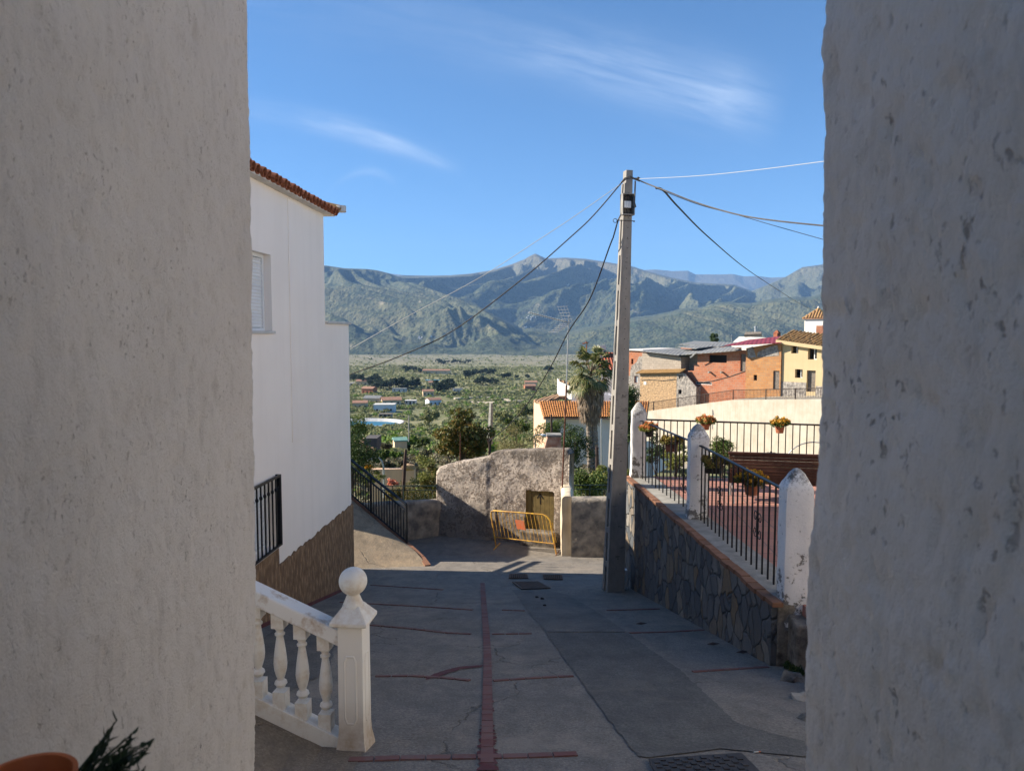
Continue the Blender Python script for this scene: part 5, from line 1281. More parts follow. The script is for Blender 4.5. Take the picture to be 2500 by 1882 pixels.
# yellow house
WY = [(1932,845,1949,863),(1973,850,1994,878),(1941,901,1959,923)]; DY = (1970,904,1990,957)
T = house('yellow_house', 'yellow rendered house with an old tile roof above the railing at the right', 'house', F0, [(1905,834),(2140,866)], 985, WY+[DY], M['render_yellow'], 7, .45)
for w in WY: pane(F0, T, ((w[0]+w[2])/2+1,w[1],w[2],w[3]), M['glass_dark'], 'window', .42, M['shutter'])
pane(F0, T, DY, M['wood_old'], 'door', .3)
m = MB(); a = F0.c(1905,929); b = F0.c(1968,940); m.frame_box(F0.A, F0.X, F0.N, (0,0,1), (a[0],-.03,-9), (b[0],.0,b[1]+.25)); a2 = F0.c(1992,942); b2 = F0.c(2140,950); m.frame_box(F0.A, F0.X, F0.N, (0,0,1), (a2[0],-.03,-9), (b2[0],.0,a2[1])); m.build('grey_dado', M['rubble_grey'], T)
m = MB(); (s0,z0),(s1,z1) = F0.c(1900,832), F0.c(2140,866)
m.add([F0.p(s0,z0-.25,-.55),F0.p(s1,z1-.25,-.55),F0.p(s1,z1+.1,-.55),F0.p(s0,z0+.1,-.55),F0.p(s0,z0-.05,.1),F0.p(s1,z1-.05,.1),F0.p(s1,z1+.12,.1),F0.p(s0,z0+.12,.1)],[(0,1,2,3),(4,5,6,7),(0,1,5,4),(2,3,7,6),(1,2,6,5),(3,0,4,7)]); m.build('eave', M['render_yellow'], T)
rr = MB(); N_ = 26
for i in range(N_):
    for j in range(6):
        s = s0+.1+(s1-s0-.2)*i/N_+random.uniform(-.06,.06); d = -.3+j*.62; z = float(np.interp(s,[s0,s1],[z0,z1]))+.13+d*.26+.05+random.uniform(-.02,.03)
        barrel(rr, F0.p(s,z,d), F0.p(s+random.uniform(-.05,.05),z+.19,d+.7), .14, n=5, th=.03)
m = MB(); m.quad(F0.p(s0,z0+.13,-.3),F0.p(s1,z1+.13,-.3),F0.p(s1,z1+1.1,3.6),F0.p(s0,z0+1.1,3.6)); m.quad(F0.p(s0,z0+1.1,3.6),F0.p(s1,z1+1.1,3.6),F0.p(s1,z1+.1,7),F0.p(s0,z0+.1,7)); m.quad(F0.p(s0,z0,0),F0.p(s0,z0+1.1,3.6),F0.p(s0,z0,7))
rf = m.build('roof', M['tile_old'], T); rr.build('roof_tiles', M['tile_ochre'], rf)
# orange house
F1 = Face(-.2); W = (1840,915,1848,929); D_ = (1888,905,1902,952)
T = house('ochre_brick_house', 'ochre brick house with a grey wooden door and a maroon sheet roof', 'house', F1, [(1822,850),(1880,840),(1908,836)], 985, [W, D_], M['brick_orange'], 8)
pane(F1, T, W, M['hole'], 'window'); pane(F1, T, D_, M['wood_old'], 'door', .15)
Fp = Face(-.23); m = MB()
for poly in ([(1824,850),(1838,846),(1846,872),(1826,874)],[(1850,860),(1880,846),(1898,842),(1902,868),(1870,871),(1848,872)]):
    m.prism([Fp.p(*Fp.c(*q)) for q in poly], Fp.N*.028)
m.build('cement_patch', M['rubble_grey'], T)
slabq('roof', [(1768,845,dof(1768)-2.2),(1906,838,dof(1900)-1.0),(1954,817,dof(1900)+9),(1828,831,dof(1820)+8)], M['maroon'], T)
# red brick house
F2 = Face(.4); W = (1731,866,1774,886); W2 = (1698,931,1738,940); D_ = (1808,864,1820,907)
T = house('red_brick_house', 'red hollow brick house with a wide dark opening and a stepped left edge', 'house', F2, [(1669,905),(1694.5,905),(1695,889),(1702.5,889),(1703,863),(1815,855),(1824,856)], 990, [W, W2, D_], M['brick_red'], 8)
pane(F2, T, W, M['hole'], 'opening'); pane(F2, T, W2, M['glass_dark'], 'low_window', .12, M['cornice']); pane(F2, T, D_, M['wood_old'], 'wooden_hatch', .15)
for px in (1735, 1765):
    a = F2.c(px, 909); m = MB(); m.tube([F2.p(a[0],a[1],.05), F2.p(a[0],a[1]+.03,-.5)], .11, 8); m.build('pipe_stub', M['cement_light'], T)
m = MB()
for k, pts in enumerate(([(1652,931),(1690,935),(1740,930),(1785,918),(1822,905)],)): m.tube([F2.p(*F2.c(*q), -.05) for q in pts], .03, 5)
m.build('wall_cable', M['cable_grey'], T)
slabq('roof', [(1650,868,dof(1650)-.6),(1812,856,dof(1812)-.8),(1790,848,dof(1790)+7),(1700,852,dof(1700)+7)], M['corrugated'], T)
slabq('loose_sheet', [(1684,872,dof(1684)-.7),(1699,860,dof(1699)-.8),(1701,862,dof(1699)-.9),(1687,874,dof(1684)-.8)], M['corrugated'], T, .04)
# grey block house over a peach rubble wall
F3 = Face(-.1)
T = house('grey_block_house', 'grey block house standing over a peach rubble wall with a tiled ledge', 'house', F3, [(1568,862),(1600,864),(1663,872)], 912, [], M['block_grey'], 8)
F3b = Face(1.6); W = (1670,875,1681,889)
house('', '', '', F3b, [(1655,866),(1705,862)], 915, [W], M['block_grey'], 6, parent=T, wallname='recessed_wall'); pane(F3b, T, W, M['hole'], 'window')
F3c = Face(-.5); W = (1656,951,1664,962); W3 = (1657,915,1667,925)
house('', '', '', F3c, [(1563,912),(1652,912)], 1000, [], M['rubble_peach'], 3, parent=T, wallname='peach_wall')
house('', '', '', F3c, [(1652.2,910),(1672,912),(1700,945)], 1000, [W, W3], M['rubble_grey'], 3, parent=T, wallname='rubble_wall'); pane(F3c, T, W, M['hole'], 'small_window'); pane(F3c, T, W3, M['wood_old'], 'barred_window', .1)
a = F3c.c(1572,939); b = F3c.c(1578,932); m = MB(); m.frame_box(F3c.A, F3c.X, F3c.N, (0,0,1), (a[0],-.04,a[1]), (b[0],.0,b[1])); m.build('plaque', M['white_paint'], T)
m = MB(); (s0,z0),(s1,z1) = F3c.c(1562,911), F3c.c(1668,909)
for i in range(34): s = s0+(s1-s0)*i/33; z = z0+(z1-z0)*i/33; barrel(m, F3c.p(s-.25,z-.08,-.45), F3c.p(s,z+.35,.5), .13, n=5, th=.03)
m.build('tile_ledge', M['tile_ochre'], T)
m = MB(); m.tube([F3c.p(*F3c.c(*q), -.06) for q in [(1566,928),(1590,927),(1620,929),(1650,926)]], .03, 5); m.build('wall_cable', M['cable_grey'], T)
slabq('roof', [(1563,858,dof(1563)-1),(1658,868,dof(1658)-1.2),(1706,856,dof(1700)+6),(1650,852,dof(1650)+8)], M['corrugated'], T)
slabq('upper_sheet', [(1655,848,dof(1655)+4),(1700,852,dof(1700)+3),(1745,846,dof(1745)+7),(1690,845,dof(1690)+8)], M['corrugated'], T)
# far left brick house
F4 = Face(1.2); W = (1541,876,1546,889); W2 = (1549,918,1558,935)
T = house('patched_brick_house', 'narrow orange brick house patched with grey plaster, just right of the power pole', 'house', F4, [(1534,856),(1570,857)], 990, [W, W2], M['brick_red'], 7)
pane(F4, T, W, M['hole'], 'window'); pane(F4, T, W2, M['galv'], 'shuttered_window', .15)
Fq = Face(1.15); m = MB()
m.prism([Fq.p(*Fq.c(*q)) for q in [(1542,893),(1553,885),(1560,870),(1569,870),(1569,917.5),(1558.5,917.5),(1548.5,917.5),(1538,917.5),(1539,905)]], Fq.N*.04)
m.prism([Fq.p(*Fq.c(*q)) for q in [(1534,917.6),(1548.5,917.6),(1548.5,985),(1534,985)]], Fq.N*.04); m.prism([Fq.p(*Fq.c(*q)) for q in [(1558.5,917.6),(1569,917.6),(1569,985),(1558.5,985)]], Fq.N*.04)
m.prism([Fq.p(*Fq.c(*q)) for q in [(1548.6,935.3),(1558.4,935.3),(1558.4,985),(1548.6,985)]], Fq.N*.04)
m.build('grey_plaster', M['rubble_grey'], T)
m = MB(); (s0,z0),(s1,z1) = F4.c(1532,855), F4.c(1572,857); m.prism([F4.p(s0,z0,-.25),F4.p(s1,z1,-.25),F4.p(s1,z1+.1,7.2),F4.p(s0,z0+.1,7.2)], (0,0,.14)); m.build('roof', M['cornice'], T)
# red tile roofed house behind the pole and the palm
F5 = Face(0, A=Vector((10.0,98,0)), X=Vector((1,-.25,0)))
T = house('red_roof_house', 'house with a red tiled roof half hidden by the palm and the power pole', 'house', F5, [(1468,902),(1537,902)], 960, [(1524,912,1534,940)], M['lilac'], 8)
pane(F5, T, (1524,912,1534,940), M['hole'], 'window')
slabq('roof', [(1462,905,F5.A.y-1.5),(1539,902,F5.A.y-3),(1539,864,F5.A.y+2),(1474,862,F5.A.y+3)], M['tile_red'], T, .15)
c = at(1468,872,F5.A.y+2); m = MB(); m.rbox(c, .9, .9, 1.6, .3); m.build('chimney', M['cornice'], T)
# upper background house with sheet roof
F6 = Face(13)
T = house('shed_house', 'low brick shed with a pale sheet roof behind the grey and red brick houses', 'house', F6, [(1662,846),(1755,850)], 880, [], M['brick_red'], 6)
slabq('roof', [(1657,842,dof(1657)+12),(1757,848,dof(1757)+11),(1805,838,dof(1800)+17),(1695,834,dof(1695)+22)], M['corrugated'], T, .1)
F7 = Face(22)
T = house('grey_roof_house', 'plain house with a dark flat roof edge behind the maroon roof', 'house', F7, [(1786,838),(1804,822),(1823,822),(1900,826)], 860, [], M['cornice'], 8)
slabq('roof', [(1818,823,dof(1818)+20),(1860,821,dof(1860)+20),(1860,816,dof(1860)+20.5),(1822,817,dof(1820)+20.5)], M['wood_old'], T, .4)
c = at(1845,822,dof(1845)+21); m = MB(); m.tube([c, at(1845,801,c.y)], .17, 10); m.lathe(at(1845,801,c.y), [(.25,0),(.25,.2),(.1,.3)], 10); m.build('flue_pipe', M['galv'], T)
c = at(1897,821,dof(1897)+14); m = MB(); m.rbox(c-Vector((0,0,.6)), .6, .6, 1.0, .5); m.lathe(c+Vector((0,0,.4)), [(.5,0),(.12,.35)], 4); tag(m.build('roof_chimney', M['terracotta']), 'small brown chimney peeping over the maroon roof', 'chimney')
# little tower
tc = at(1990,816,101); TA = R(-38); T = thing('tiled_tower', 'small white square tower with a pyramid tile roof above the yellow house', 'tower', tc-Vector((0,0,1)))
ztw = at(1990,778,101).z; m = MB(); X = Vector((math.cos(TA), math.sin(TA), 0)); Y = Vector((-X.y, X.x, 0))
m.frame_box(tc+Vector((.35,0,0)), X, Y, (0,0,1), (-1.45,-1.15,-4), (1.3,1.15,ztw-tc.z)); m.build('wall', M['lilac'] if 0 else M['white'], T)
m = MB(); zc = ztw; ap = at(1993,753,101).z; O = tc+Vector((.35,0,0)); cs = [O+X*a+Y*b for a, b in ((-1.7,-1.4),(1.55,-1.4),(1.55,1.4),(-1.7,1.4))]
base = [Vector((c_.x,c_.y,zc)) for c_ in cs]; apx = Vector((O.x,O.y,ap)); m.add(base+[apx]+[b_-Vector((0,0,.10)) for b_ in base], [(0,1,4),(1,2,4),(2,3,4),(3,0,4),(0,1,6,5),(1,2,7,6),(2,3,8,7),(3,0,5,8),(5,6,7,8)]); rf = m.build('roof', M['tile_far'], T)
m = MB()
for i in range(4):
    a, b = base[i], base[(i+1) % 4]; n = 9
    for k in range(n):
        f = (k+.5)/n; p = a.lerp(b, f); e = 1-abs(2*f-1); q = p.lerp(apx.lerp((a+b)/2, 0) if 0 else apx, .0)
        mid = (a+b)/2; dirv = (apx-mid); m_top = p + dirv*e*.97; barrel(m, p+Vector((0,0,.03)), m_top+Vector((0,0,.03)), .11, n=4, th=.03, taper=1)
m.build('roof_tiles', M['tile_ochre'], rf); m = MB(); m.lathe(apx, [(.12,0),(.16,.12),(.05,.3)], 8); m.build('finial', M['cornice'], T)
c = at(2004,812,96); m = MB(); m.rbox(c-Vector((0,0,1.2)), .95, .9, 2.1, TA); tag(m.build('brick_chimney', M['brick_red']), 'bright orange brick chimney in front of the tower wall', 'chimney')
tree('cypress_tree', 'dark rounded cypress top behind the pale sheet roofs', 'tree', at(1742,850,115), tuple(at(1742,831,115)), (.9,.9,1.6), 1600, .22, 'leaf_dark', 77, ncl=16)
c = at(1786,834,118); m = MB(); m.tube([c, at(1786,818,118)], .05, 5); m.tube([at(1783,821,118), at(1789,819,118)], .04, 4); m.tube([at(1784,824,118), at(1788,823,118)], .03, 4); tag(m.build('roof_antenna', M['galv']), 'tiny roof antenna beside the cypress, above the roofs', 'antenna')
c = at(1432,880,80); m = MB(); m.tube([c, at(1432,842,80)], .05, 5); m.tube([at(1422,839,80), at(1436,836,80)], .06, 4); m.tube([at(1430,833,80), at(1434,842,80)], .05, 4); tag(m.build('roof_antenna', M['terracotta']), 'reddish antenna rising behind the palm crown', 'antenna')
# village lane, retaining wall, railing
RA = Vector((at(1575,1000,87).x, 87, 0)); RB = Vector((at(2100,974,64).x, 64, 0)); FR = Face(0, A=RA, X=RB-RA)
tops = [(1545,1010),(1578,1004),(1654,994),(1719,985),(1788,976),(2013,974),(2140,973)]
T = house('retaining_wall', 'long cream retaining wall below the village lane, streaked with rust', 'wall', FR, tops, 1330, [], M['retain'], .6)
m = MB(); tc_ = [FR.c(*q) for q in tops]
for (a, za), (b, zb_) in zip(tc_, tc_[1:]):
    m.quad(FR.p(a,za+.01), FR.p(b,zb_+.01), F0.p(0,0)*0+FR.p(b,zb_+.25,22), FR.p(a,za+.25,22))
tag(m.build('village_lane', simple('lane_concrete', lin(.42,.38,.31), .9, .3, 1, None)), kind='structure')
T = thing('lane_railing', 'long brown railing along the top of the cream retaining wall', 'railing', FR.p(*FR.c(1788,975)))
m = MB(); m2 = MB(); bars = MB(); pst = []
for (a, za), (b, zb_) in zip(tc_, tc_[1:]):
    h = 1.0; m.tube([FR.p(a,za+h,.1), FR.p(b,zb_+h,.1)], .035, 5); m2.tube([FR.p(a,za+.14,.1), FR.p(b,zb_+.14,.1)], .022, 5)
    k = int((b-a)/.17)
    for i in range(k): s = a+(b-a)*i/k; z = za+(zb_-za)*i/k; bars.frame_box(FR.A, FR.X, FR.N, (0,0,1), (s-.012,.088,z+.12), (s+.012,.112,z+h))
m.build('top_rail', M['iron_brown'], T); m2.build('bottom_rail', M['iron_brown'], T); bars.build('bars', M['iron_brown'], T)
for px in (1594,1654,1719,1788,1868,1940,2013):
    a = FR.c(px, 980); z = float(np.interp(a[0], [q[0] for q in tc_], [q[1] for q in tc_])); m = MB(); m.frame_box(FR.A, FR.X, FR.N, (0,0,1), (a[0]-.045,.06,z-.02), (a[0]+.045,.14,z+1.05)); m.build('post', M['iron_brown'], T)
# lower lane in front of the retaining wall + slope seen between the posts
m = MB(); m.add([Vector((5,30,-8.2)),Vector((34,26,-8.6)),Vector((46,64,-12.6)),Vector((9,84,-14.4))],[(0,1,2,3)]); tag(m.build('lower_lane', simple('lower_lane_ground', lin(.36,.32,.26), .95, .3, .8, None)), kind='structure')
m = MB(); a = at(1590,1150,40); b = at(1655,1120,52); m.prism([at(1565,1168,36), at(1640,1128,46), at(1640,1118,46), at(1565,1078,36)], (.5,.3,0)); tag(m.build('ramp_wall', M['lilac']), 'pale sloping wall seen between the bars of the farther black railing', 'wall')
# ---------------------------------------------------------------- house beside the palm
def zat(py, d): return at(1400, py, d).z
T = thing('palm_house', 'pale house with a bright orange tiled lean-to roof, behind the palm', 'house', at(1410,1130,58))
fl = at(1332,1020,56); frt = at(1575,1020,55); bl2 = at(1303,1020,66); zb_ = -12; zt_ = zat(1018,56)
zr = zat(981,61)
m = MB(); A_ = Vector((fl.x,56,0)); B_ = Vector((frt.x,55,0)); C_ = Vector((bl2.x,66,0)); D2 = Vector((frt.x+1,65,0)); up = lambda p, z: Vector((p.x,p.y,z))
m.quad(up(A_,zb_),up(B_,zb_),up(B_,zt_),up(A_,zt_)); m.build('front_wall', M['lilac'], T)
m = MB(); rl = A_.lerp(C_,.5); m.add([up(A_,zb_),up(C_,zb_),up(C_,zat(978,66)),up(rl,zr),up(A_,zt_)],[(0,1,2,3,4)]); m.quad(up(C_,zb_),up(D2,zb_),up(D2,zat(978,66)),up(C_,zat(978,66))); m.quad(up(B_,zb_),up(D2,zb_),up(D2,zat(978,66)),up(B_,zt_)); m.build('gable_wall', M['peach'], T)
m = MB(); p0 = at(1327,1020,55.3); p1 = at(1580,1020,54.3); p2 = at(1585,981,60); p3 = at(1316,981,61); m.prism([p0,p1,p2,p3], (0,0,-.12)); rf = m.build('roof', M['tile_far'], T)
m = MB(); n = 46
for i in range(n):
    f = (i+.5)/n; a = p0.lerp(p1, f); b = p3.lerp(p2, f)
    for q in range(9): barrel(m, a.lerp(b, q/9)+Vector((0,0,.05)), a.lerp(b, (q+1.12)/9)+Vector((0,0,.02)), .085, n=5, th=.02, taper=.8)
m.build('roof_tiles', simple('glazed_orange_tile', lin(.62,.27,.08), .7, .3, 6, None, island=True), rf)
m = MB(); m.prism([at(1302,976,64),at(1320,982,60.5),at(1388,964,66),at(1377,957,72)], (0,0,-.2)); m.build('old_roof', M['tile_old'], T)
m = MB(); d = 66
m.prism([at(1366,975,d),at(1366,931,d),at(1396,944,d-1.5),at(1396,975,d-1.5)], (.1,5,0)); m.build('white_gable', M['house_white'], T)
m = MB(); m.prism([at(1396.3,985,d-1.5),at(1396.3,944,d-1.5),at(1500,968,d-2.5),at(1500,985,d-2.5)], (.1,4,0)); m.build('side_wall', M['lilac'], T)
m = MB(); c = at(1383,958,d-.95); m.prism([at(1383,958,d-.9),at(1383,951,d-.9),at(1390,952,d-1.3),at(1390,959,d-1.3)], (0,-.12,0)); m.build('window', M['hole'], T)
m = MB(); m.prism([at(1364,929,d-.3),at(1396,942,d-1.9),at(1440,951,d-2.0),at(1440,955,d+4),at(1366,931,d+4)], (0,0,.12)); m.build('gable_roof', M['tile_old'], T)
# ---------------------------------------------------------------- palm
pbase = at(1449,1152,50); pbase.z = -9.8; T = thing('palm_tree', 'tall fan palm with two trunks and a thick skirt of dead fronds', 'palm', pbase)
top = at(1442,945,50)
for sx, lx in ((-.21,-.16),(.24,.12)):
    m = MB(); pts = []; rs = []
    n = 46
    for k in range(n+1):
        f = k/n; p = Vector((pbase.x+sx, 50, pbase.z)).lerp(Vector((top.x+lx, 50, top.z)), f); pts.append(p); rs.append(.19+(.035 if k % 2 else 0)+random.uniform(-.01,.015))
    m.tube(pts, rs, 12); m.build('trunk', simple('ringed_palm_bark', lin(.30,.25,.20), .95, .6, 9, (14,1,.04), c2=lin(.10,.08,.06)), T)
r = np.random.RandomState(4); LV = []; LS = []
def fan_leaf(out, p, d, up_, Rr, spread=2.4, n=13, w=.055, droop=.35):
    d = d/np.linalg.norm(d); s = np.cross(d, up_); s /= np.linalg.norm(s); nrm = np.cross(s, d)
    for k in range(n):
        a = -spread/2+spread*k/(n-1); v = d*math.cos(a)+s*math.sin(a); rr_ = Rr*(.8+.2*math.cos(a))*r.uniform(.85,1.1); wv = (-d*math.sin(a)+s*math.cos(a))*w
        m1 = p+v*rr_*.55+nrm*.03; tip = p+v*rr_+np.array([0,0,-droop*rr_*r.uniform(.4,1.2)])
        out += [p-wv*.25, p+wv*.25, m1+wv, m1-wv]; out += [m1-wv, m1+wv, tip+wv*.15, tip-wv*.15]
T0 = np.array([top.x-.02, 50., top.z+.15]); pet = MB()
for i in range(62):
    el = r.uniform(-.75, 1.35); az = r.uniform(0, 6.283); d = np.array([math.cos(el)*math.cos(az), math.cos(el)*math.sin(az), math.sin(el)])
    L = r.uniform(.75, 1.25)*(1.0 if el < .9 else 1.25); hub = T0+np.array([0,0,.3*max(0,math.sin(el))+.5])
    p = hub+d*L; pet.tube([Vector(hub), Vector(hub+d*L*.5+np.array([0,0,.06])), Vector(p)], .02, 4)
    d2 = d+np.array([0,0,-.35]); fan_leaf(LV, p, d2, np.array([0,0,1.])+r.normal(size=3)*.25, r.uniform(.65,.95))
bulk('fronds', LV, np.arange(len(LV)).reshape(-1,4), M['leaf_palm'], T); pet.build('frond_stalks', M['leaf_skirt'], T)
for i in range(330):
    f = r.uniform(0,1)**.8; z = T0[2]+.55-f*2.6; rad = (1.15-.62*f)*r.uniform(.55,1); az = r.uniform(0, 6.283); c = np.array([T0[0]+.02*f+math.cos(az)*rad, 50+math.sin(az)*rad, z])
    d = np.array([math.cos(az)*.22, math.sin(az)*.22, -1.0]); fan_leaf(LS, c, d, np.array([math.cos(az), math.sin(az), 0.1]), r.uniform(.55,.85), spread=.75, n=5, w=.035, droop=.1)
bulk('dead_frond_skirt', LS, np.arange(len(LS)).reshape(-1,4), M['leaf_skirt'], T)
# ---------------------------------------------------------------- trees and shrubs close to the wall
ptree('leafy_tree', 'bushy tree with large brown and green leaves, behind the left end of the crumbling wall', 'tree', 1040,1000,1216,1150, 25, 1.0, 8500, .10, 'leaf_fig', 1, ncl=44, aspect=.7, rmin=.17, rmax=.30, trunk=.05)
ptree('light_green_bush', 'pale yellow green leafy bush at the left end of the crumbling wall', 'bush', 1000,1100,1078,1235, 23.5, .7, 5200, .055, 'leaf_light', 2, ncl=20, trunk=.03)
ptree('dark_leafed_bush', 'dark bush low down between the pale bush and the crumbling wall', 'bush', 1030,1130,1085,1225, 23.0, .5, 2600, .06, 'leaf_fig', 22, ncl=12, trunk=.03)
ptree('wispy_bush', 'thin wispy yellowish bush behind the middle of the crumbling wall', 'bush', 1195,1018,1340,1125, 31, 1.0, 5200, .045, 'leaf_wisp', 3, ncl=40, rmin=.18, rmax=.34, trunk=.03, core=False)
ptree('dark_round_tree', 'dark dense round tree beside the antenna mast, left of the palm trunks', 'tree', 1352,1022,1442,1165, 33, .9, 7500, .075, 'leaf_dark', 4, ncl=24, trunk=.06)
ptree('green_garden_tree', 'mid green bushy tree in front of the orange tiled roof, left of the mast', 'tree', 1312,1012,1385,1100, 36, .8, 4200, .07, 'leaf_mid', 5, ncl=18, trunk=.05)
ptree('dark_tall_tree', 'dark tall tree showing just right of the power pole', 'tree', 1500,912,1562,1120, 30, .7, 7500, .085, 'leaf_dark', 6, ncl=30, trunk=.07, rmin=.45, rmax=.7)
ptree('low_shrub', 'leafy shrub in the gap between the power pole and the farthest white post', 'shrub', 1500,1125,1560,1220, 24, .6, 2200, .06, 'leaf_light', 7, ncl=12, trunk=.03)
ptree('dark_hillside_tree', 'dark dense tree at the corner of the white house, above the ramp railing', 'tree', 790,1052,925,1190, 24, 1.0, 9000, .06, 'leaf_dark', 8, ncl=28, trunk=.06)
ptree('corner_tree', 'leafy tree rising beside the white house corner near the reservoir', 'tree', 790,985,900,1110, 30, .9, 5200, .07, 'leaf_mid', 9, ncl=18, trunk=.06)
ptree('fence_hedge', 'mixed hedge behind the green fence left of the crumbling wall', 'hedge', 925,1180,1068,1262, 22.3, .5, 6500, .045, 'leaf_fig', 10, ncl=40, trunk=.02, rmin=.35, rmax=.6)
ptree('garden_hedge', 'sunny leafy hedge behind the fence between the crumbling wall and the power pole', 'hedge', 1388,1150,1480,1235, 22.6, .5, 5200, .06, 'leaf_mid', 11, ncl=30, trunk=.02, rmin=.35, rmax=.6)
ptree('large_leaf_bush', 'bush with large yellow green leaves just left of the power pole foot', 'bush', 1438,1132,1515,1225, 23.4, .5, 2600, .085, 'leaf_light', 12, ncl=16, trunk=.02, aspect=.75)
ptree('terrace_shrub', 'dense upright green shrub beyond the far terrace railing, left of the bench', 'shrub', 1735,1046,1790,1172, 16.2, .35, 5200, .035, 'leaf_mid', 13, ncl=26, trunk=.02, rmin=.40, rmax=.55, base_py=1240)
ptree('yellow_leaf_shrub', 'yellow green shrub seen through the farther black railing', 'shrub', 1622,1075,1682,1175, 17.5, .4, 3000, .045, 'leaf_light', 14, ncl=20, trunk=.02, base_py=1230)
ptree('small_dark_shrub', 'small dark shrub seen through the farther railing beside the farthest post', 'shrub', 1575,1055,1625,1150, 19, .4, 2400, .045, 'leaf_dark', 15, ncl=14, trunk=.02, base_py=1230)
fc = at(958,1178,21.6); T = thing('flowering_plant', 'clump of salmon pink flowers above the ramp railing', 'flowering plant', (fc.x, fc.y, -7))
leaves('flowers', clumps(tuple(fc), (.22,.2,.14), 16, 31), 900, .05, M['fl_pink'], T, 31, aspect=.8); m = MB(); m.tube([(fc.x,fc.y,-7),(fc.x,fc.y,fc.z)], .015, 5); m.build('stem', M['bark'], T); leaves('foliage', clumps((fc.x,fc.y,fc.z-.35), (.3,.25,.25), 14, 32), 1200, .05, M['leaf_fig'], T, 33)
fc = at(902,1140,25.5); T = thing('flowering_plant', 'clump of orange yellow flowers left of the street lamp', 'flowering plant', (fc.x, fc.y, -7.3))
leaves('flowers', clumps(tuple(fc), (.16,.15,.12), 12, 34), 500, .06, M['fl_yellow'], T, 34, aspect=.8); m = MB(); m.tube([(fc.x,fc.y,-7.3),(fc.x,fc.y,fc.z)], .015, 5); m.build('stem', M['bark'], T); leaves('foliage', clumps((fc.x+.15,fc.y,fc.z-.4), (.5,.25,.3), 14, 35), 1600, .05, M['leaf_light'], T, 36)
# street lamps
def lamp(label, base, pts, head, d):
    T = thing('street_lamp', label, 'street lamp', at(*base, d)); m = MB(); m.tube([at(*p, d) for p in pts], .035, 8); m.build('pole', M['galv'], T, smooth=True)
    m = MB(); a, b = at(*head[0], d), at(*head[1], d); m.tube([a, a.lerp(b,.3), a.lerp(b,.7), b], [.02,.07,.09,.03], 8); m.build('lamp_head', M['shutter'], T, smooth=True)
lamp('curved grey street lamp left of the wooden stake, its head pointing left', (937,1215), [(937,1215),(937,1165),(936,1140),(932,1126),(925,1118),(915,1119)], [(913,1120),(897,1124)], 27)
lamp('curved street lamp behind the crumbling wall, its head pointing right at the chimney', (1306,1130), [(1306,1130),(1307,1075),(1303,1066),(1308,1062),(1318,1061)], [(1318,1061),(1334,1065)], 34)
# fences behind the walls
def vfence(label, pts, d, h, mat, bar=9):
    P = [at(*p) for p in pts]; T = thing('garden_fence', label, 'fence', P[0]); mm_ = [MB(), MB(), MB()]; b = MB()
    for a, c in zip(P, P[1:]):
        mm_[0].tube([a,c], .016, 6); mm_[1].tube([a-Vector((0,0,.12)),c-Vector((0,0,.12))], .012, 6); mm_[2].tube([a-Vector((0,0,h)),c-Vector((0,0,h))], .012, 6); k = int((c-a).length/.11)
        for i in range(k+1): p = a.lerp(c, i/k); b.tube([p-Vector((0,0,h)), p-Vector((0,0,.12))], .006, 4)
    for q_ in mm_: q_.build('rail', mat, T)
    b.build('bars', mat, T)
    for p in P: q = MB(); q.tube([p-Vector((0,0,h+.3)), p], .022, 6); q.build('post', mat, T)
gf = simple('green_grey_iron', lin(.035,.06,.05), .5, .3, 8, None)
vfence('low green metal fence left of the crumbling wall', [(930,1186,21.4),(985,1186,21.3),(1066,1186,21.3)], 21, .75, gf)
vfence('low green metal fence between the crumbling wall and the power pole', [(1389,1184,20.6),(1440,1184,20.6),(1500,1184,20.6)], 21, .75, gf)
stick('thin_post', 'thin grey post standing between the palm trunks and the power pole', 'post', [(1469,1185,34),(1468,1022,34)], .035, M['galv'])
stick('dark_post', 'short dark brown post just right of the palm trunks', 'post', [(1457,1150,44),(1457,1090,44)], .09, M['deadwood'])
stick('dark_post', 'dark wooden post in front of the orange tiled roof, above the chimney stub', 'post', [(1347,1075,35),(1346,1012,35)], .05, M['deadwood'])
stick('concrete_pylon', 'square concrete pylon above the leafy tree, far behind the crumbling wall', 'pylon', [(1196,1085,70),(1199,984,70)], [.28,.17], M['cement_light'], 4)
stick('slim_pylon', 'slim pale pole standing in the valley right of the reservoir', 'pole', [(998,1078,110),(998,1014,110)], .12, M['cement_light'], 6)
# garden wall further down
a = at(905,1146,29); b = at(1012,1144,29); m = MB(); m.prism([Vector((a.x,29,a.z)), Vector((b.x,29,b.z)), Vector((b.x,29,-9)), Vector((a.x,29,-9))], (0,.3,0)); tag(m.build('lower_garden_wall', M['peach']), 'peach coloured garden wall beyond the green fence, behind the wooden stake', 'wall')
rock('pale_rock', at(998,1140,28.5), (.3,.2,.16), 21, M['rubble_peach'], 'pale rock on the peach garden wall, right of the wooden stake')
rock('pale_rock', at(893,1097,52), (.7,.4,.45), 22, M['rubble_peach'], 'yellowish rock on the slope at the far left beside the dark tree') if 0 else None
